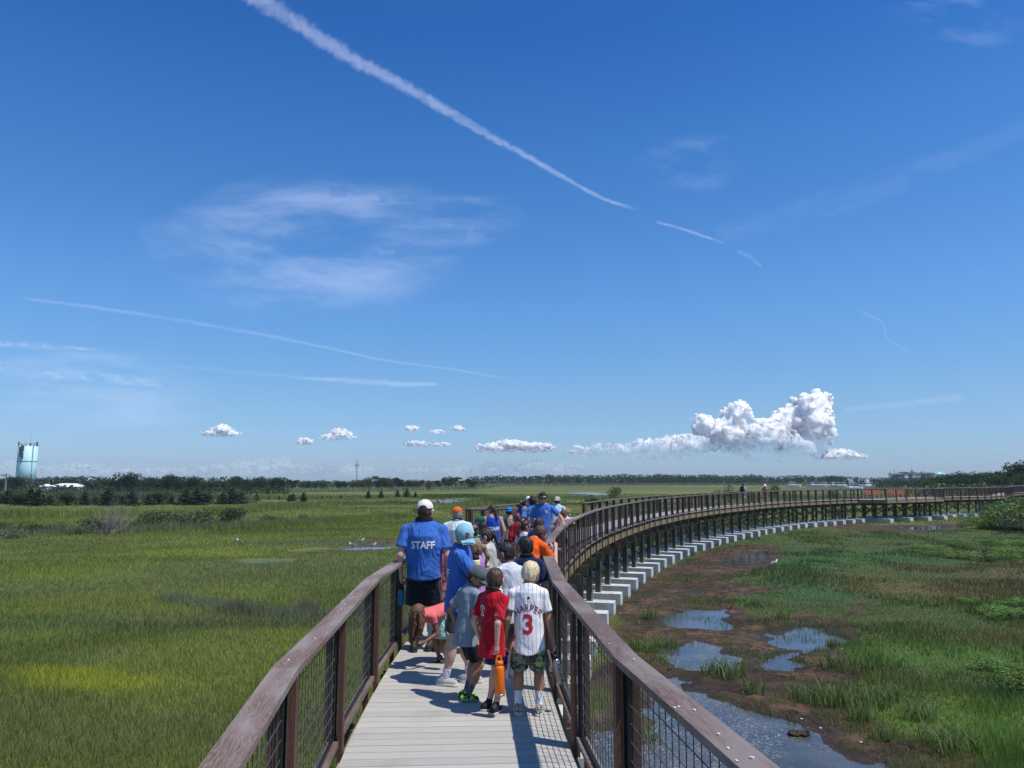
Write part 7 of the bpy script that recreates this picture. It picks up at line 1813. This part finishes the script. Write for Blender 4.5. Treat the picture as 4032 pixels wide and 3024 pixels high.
# buildings
WH = noisy('white_siding', (.78, .78, .76), (.70, .70, .69), 1, .7, bs=.05); RFW = noisy('white_metal_roof', (.85, .86, .87), (.78, .79, .8), .5, .4, bs=.05); GRS = noisy('grey_shingle', (.20, .20, .21), (.13, .13, .14), 2); TAN = noisy('tan_siding', (.50, .44, .36), (.42, .37, .30), 1)
BROWN = noisy('brown_siding', (.20, .11, .09), (.15, .08, .07), 1); WIN = mat('dark_window', (.03, .04, .05), .1, .6); TEAL = noisy('pale_teal_roof', (.42, .66, .72), (.38, .6, .66), .5, .4, bs=.05)
def house(x, y, w, d, hw, hr, wall, roof, label, rz=0, name='house', nwin=3, ridge='x', z=GZ, win=True):
    r = empty(name, (x, y, z), rz, label, 'building'); m = MB(); m.box((0, 0, hw / 2), (w, d, hw)); m.build('wall', wall, r); m = MB(); o = .3
    W2, D2 = w / 2 + o, d / 2 + o
    if ridge == 'x': P = [(-W2, -D2, hw), (W2, -D2, hw), (W2, D2, hw), (-W2, D2, hw), (-W2 + (d * .3 if hr < 3.2 else 0), 0, hw + hr), (W2 - (d * .3 if hr < 3.2 else 0), 0, hw + hr)]; F = [(0, 1, 5, 4), (2, 3, 4, 5), (1, 2, 5), (3, 0, 4), (3, 2, 1, 0)]
    else: P = [(-W2, -D2, hw), (W2, -D2, hw), (W2, D2, hw), (-W2, D2, hw), (0, -D2, hw + hr), (0, D2, hw + hr)]; F = [(0, 4, 5, 3), (1, 2, 5, 4), (0, 1, 4), (2, 3, 5), (3, 2, 1, 0)]
    m.add(P, F); m.build('roof', roof, r)
    if win:
        for fl_ in range(max(1, int(hw // 3))):
            for i in range(nwin):
                m = MB(); m.box(((i + .5) / nwin * w - w / 2, -d / 2 - .02, 1.6 + fl_ * 2.9), (min(1.2, w / nwin * .5), .08, 1.3)); m.build('window', WIN, r)
    return r
house(X(284, 300), 300, 10.5, 9, hpx(1916, 300), 1.3, WH, RFW, 'low white building with a shining white roof beyond the cedars', nwin=4)
house(X(200, 290), 290, 2.6, 4, hpx(1914, 290), .8, WH, RFW, 'small white shed left of the white building', name='shed', nwin=1)
house(X(1219, 300), 300, 2.5, 4, hpx(1928, 300), .5, WH, GRS, 'tiny white hut at the foot of the left wood', name='hut', nwin=1, win=False)
bz = 520.0
for u0, u1, vt, vw, wall, roof, lb, kd in ((3510, 3538, 1862, 1868, GRS, GRS, 'long grey-roofed house at the left end of the far houses', 'x'), (3538, 3552, 1858, 1865, WH, BROWN, 'white gabled house, second of the far houses', 'y'), (3552, 3566, 1859, 1867, BROWN, BROWN, 'reddish brown house, third of the far houses', 'x'), (3566, 3580, 1860, 1868, WH, GRS, 'white house with a low gable, middle of the far houses', 'y'),
        (3580, 3600, 1858, 1865, TAN, GRS, 'tan house with steep roof, right of the middle of the far houses', 'x'), (3612, 3636, 1857, 1865, GRS, GRS, 'dark grey house with a broad roof among the far houses', 'x'), (3636, 3656, 1860, 1864, TAN, GRS, 'flat-topped tan house at the right end of the far houses', 'x'), (3668, 3700, 1857, 1868, WH, TEAL, 'house with a pale teal roof by the right wood', 'x')):
    w_ = (u1 - u0) / FPX * bz; hw = hpx(vw, bz); house(X((u0 + u1) / 2, bz), bz, w_, 9, hw, max(hpx(vt, bz) - hw, .4), wall, roof, lb, ridge=kd)
# moored boats
HULL = mat('white_hull', (.75, .75, .74), .3, .5); CAN = [mat('canvas_blue', (.05, .12, .25), .7), mat('canvas_tan', (.4, .36, .3), .7), HULL]
def boat(x, y, L, s, label, cab=1, rz=0, mastH=0):
    r = empty('moored_boat', (x, y, GZ + .05), rz, label, 'boat', 'boats moored at the far marina'); m = MB(); n = 10; V = []
    for i in range(n + 1):
        t = i / n; b = s * .5 * (1 - max(0, t - .45) ** 2 * 3.2); xx = (t - .5) * L
        V += [(xx, -b, 1.1 + .5 * t * t), (xx, -b * .6, 0), (xx, b * .6, 0), (xx, b, 1.1 + .5 * t * t)]
    F = [(4 * i + k, 4 * i + 4 + k, 4 * i + 5 + k, 4 * i + 1 + k) for i in range(n) for k in range(3)] + [(4 * i, 4 * i + 3, 4 * i + 7, 4 * i + 4) for i in range(n)] + [(0, 1, 2, 3)]
    m.add(V, F); m.build('hull', HULL, r)
    m = MB(); m.box((-.05 * L, 0, 1.9), (L * .38, s * .6, 1.5)); 
    m.build('cabin', HULL, r, bevel=.1); m = MB(); m.box((-.05 * L, 0, 2.1), (L * .385, s * .61, .5)); m.build('window', WIN, r)
    if cab > 1: m = MB(); m.box((-.1 * L, 0, 3.6), (L * .25, s * .55, 1.2)); m.box((-.1 * L, 0, 4.8), (L * .3, s * .6, .2)); m.build('flybridge', HULL, r)
    else: m = MB(); m.box((-.1 * L, 0, 2.75), (L * .42, s * .65, .12)); m.build('canopy', CAN[int(x) % 3], r)
    if mastH: m = MB(); m.tube((0, 0, 1), (0, 0, mastH), .07, .05, 5); m.build('mast', M['steel'], r)
rb2 = random.Random(8); bu = [3100, 3128, 3136, 3188, 3200, 3222, 3232, 3244, 3262, 3285, 3296, 3312, 3332, 3345, 3376, 3395, 3404, 3412]
for j, u in enumerate(bu):
    Zb = 430 if u < 3300 else 400; big_ = u in (3376, 3395)
    boat(X(u, Zb), Zb + rb2.uniform(-12, 12), 8.0 if big_ else rb2.uniform(4.5, 7.5), 2.6, ('white motor yacht with a flybridge, %s of the two tallest boats' % ('left' if u == 3376 else 'right')) if big_ else 'small white boat moored at the far marina, %s from the left' % ordn(j).replace('nearest', 'first'), 2 if big_ else 1, rb2.uniform(-.3, .3), mastH={3232: 9, 3262: 8, 3345: 9}.get(u, 0))
boat(X(3340, 300), 300, 5.5, 1.8, 'low grey boat lying nearer than the marina', 1, .1); boat(X(3362, 295), 295, 4.5, 1.5, 'small pale skiff beside the low grey boat', 1, -.1)
# kayaks
def kayak(u, v, c, lc, label, plabel):
    x, y = G(u, v, GZ + .05); r = empty('kayak', (x, y, GZ + .04), R(86), label, 'kayak'); m = MB(); n = 14; V = []
    for i in range(n + 1):
        t = i / n; b = .36 * math.sin(math.pi * min(max(t, .03), .97)) ** .7; xx = (t - .5) * 3.0; up = .10 * (2 * t - 1) ** 4
        V += [(xx, -b, .22 + up), (xx, -b * .6, 0 + up), (xx, b * .6, 0 + up), (xx, b, .22 + up), (xx, 0, .32 + up)]
    F = [(5 * i + k, 5 * i + 5 + k, 5 * i + 5 + (k + 1) % 5, 5 * i + (k + 1) % 5) for i in range(n) for k in range(5)]
    m.add(V, F); m.build('hull', mat('kayak_shell', c, .35), r, True)
    m = MB(); m.box((0, 0, .36), (.9, .5, .03)); m.build('cockpit', M['blackp'], r)
    p = person(plabel, (x, y), R(200), 1.2, False, 'fair', hair=('short', 'brown'), shirt=(cl(lc[0], lc[1]), 'tee'), det=3.0, legs=False, cap=(cl(lc[2], lc[3]), False), z=GZ - .30, hands={-1: (-.22, .34, .80), 1: (.22, .34, .85)})
    m = MB(); m.tube((-.9, 0, .16), (.9, 0, -.16), .02, .02, 5); m.box((-.95, 0, .17), (.32, .03, .16)); m.box((.95, 0, -.17), (.32, .03, .16)); o = m.build('paddle', M['blackp']); o.location = (x, y - .4, GZ + .6); o.rotation_euler = (0, 0, .2); tag(o, 'dark double paddle held by the %s' % ('left kayaker' if u < 1750 else 'right kayaker'), 'paddle')
kayak(1727, 1974, (.65, .28, .18), ('vest_red', (.35, .08, .06), 'hat_tan', (.35, .28, .2)), 'salmon pink kayak on the creek, left of the two', 'kayaker in a red vest sitting in the salmon pink kayak')
kayak(1789, 1976, (.30, .62, .42), ('vest_green', (.03, .10, .08), 'hat_white', (.7, .7, .7)), 'mint green kayak on the creek, right of the two', 'kayaker in a white hat sitting in the mint green kayak')
# ---- gulls
GW = mat('gull_white', (.78, .78, .77), .7); GG = mat('gull_grey', (.16, .17, .19), .7)
def gull(u, v, yaw, label):
    x, y = G(u, v, GZ); r = empty('gull', (x, y, GZ), yaw, label, 'bird', 'gulls on the marsh')
    def f(P):
        d = el(P, (0, 0, .20), (.17, .075, .075)); d = sm(d, rc(P, (.10, 0, .22), (.18, 0, .31), .045, .035), .03); d = sm(d, el(P, (.20, 0, .34), (.05, .04, .042)), .02); d = sm(d, rc(P, (-.10, 0, .20), (-.26, 0, .19), .035, .012), .03); return sm(d, rc(P, (.23, 0, .335), (.30, 0, .325), .012, .004), .01)
    V, F = surfnet(f, (-.32, -.12, .08), (.34, .12, .42), .014); link('body', npmesh('body', V, F), GW, r, True)
    for s in (-1, 1):
        V, F = surfnet(lambda P: np.maximum(el(P, (-.05, s * .055, .225), (.19, .035, .055)), .155 - P[:, 2]), (-.28, -.12, .12), (.18, .12, .30), .012); link('wing', npmesh('wing', V, F), GG, r, True)
        m = MB(); m.tube((0, s * .03, 0), (0, s * .03, .15), .008, .01, 5); m.build('leg', M['blackp'], r)
for u, v, yw, lb in ((942, 2142, 2.8, 'white gull alone on the grass, furthest left'), (1387, 2158, 3.0, 'gull at the left end of the marsh pool'), (1420, 2140, .3, 'gull standing on the mud behind the marsh pool'), (1467, 2158, .1, 'gull wading at the right of the marsh pool'), (3050, 2232, .6, 'white gull on the mud below the far footings'), (1413, 1984, 0, 'tiny white bird far out on the left marsh')): gull(u, v, yw, lb)
# droppings and shells left on the rail caps
DR = mat('dropping_white', (.62, .60, .56), .9); k = 0
for (u, v, lb) in ((1428, 2262, 0), (1378, 2352, 0), (1365, 2355, 0), (1290, 2402, 0), (1320, 2368, 0), (1312, 2382, 0), (1088, 2600, 0), (1155, 2516, 0), (2400, 2536, 1), (2448, 2600, 1), (2650, 2785, 1), (2700, 2800, 1), (2750, 2788, 1), (2832, 2895, 1), (2833, 2948, 1), (2896, 2988, 1), (2900, 2998, 1)):
    x, y = G(u, v, 1.073); x = float(atS(sofY(y, 0 if lb else WID), 0 if lb else WID)[0]) + [-.03, .02, -.01, .035][k % 4]; m = MB(); r_ = random.Random(k); pts = [(math.cos(a) * r_.uniform(.003, .010), math.sin(a) * r_.uniform(.004, .015)) for a in np.linspace(0, 6.28, 9)[:-1]]; m.prism(pts, 0, .004 + .003 * (k % 2))
    o = m.build('bird_dropping', DR); o.location = (x, y, 1.0735); tag(o, 'pale splashes of bird dropping on the %s rail cap' % ('right' if lb else 'left'), 'bird dropping', 'droppings on the %s rail cap' % ('right' if lb else 'left')); k += 1
for j, (u, v) in enumerate(((3313, 2556), (3155, 2828), (3230, 2860), (3250, 2770), (2360, 2425), (2440, 2415), (2800, 2655), (2880, 2310), (3390, 2925))):
    x, y = G(u, v, GZ + .02); m = MB(); m.lathe([(.001, 0), (.05, .004), (.045, .018), (.001, .03)], n=7); o = m.build('shell', DR, None, True); o.location = (x, y, float(groundz(np.array([[x, y]]))[0]) + .005); o.scale = (.6, .45, .6); tag(o, 'small white shell lying on the mud flat', 'shell', 'white shells on the mud')
x, y = G(3145, 2885); m = MB(); r_ = random.Random(5)
V, F = surfnet(lambda P: el(P, (0, 0, 0), (.20, .13, .04)) + (fbm3(P, 16, 4, .7) - .5) * .16, (-.42, -.36, -.12), (.42, .36, .16), .022); o = link('mud_clod', npmesh('mud_clod', V, F), noisy('wet_peat', (.07, .045, .03), (.03, .02, .014), 12), None, True); o.location = (x, y, GZ - .01); tag(o, 'dark lump of peat sticking out of the scummy pool', 'mud clod')
# ---- humid air
hb = MB(); hb.box((0, 690, 20.5), (2760, 1540, 48)); ho = hb.mesh('haze'); hz_ = bpy.data.materials.new('humid_air'); hz_.use_nodes = True; t = NT(hz_.node_tree); t.n.clear()
o_ = t.node('ShaderNodeOutputMaterial'); pv = t.n.new('ShaderNodeVolumePrincipled'); pv.inputs['Color'].default_value = (.80, .88, 1, 1); pv.inputs['Density'].default_value = .00015; pv.inputs['Anisotropy'].default_value = .2; t.l.new(pv.outputs[0], o_.inputs['Volume'])
HAZE = link('haze', ho, hz_); tag(HAZE, 'thin humid air over the whole marsh', 'haze', kind='stuff')
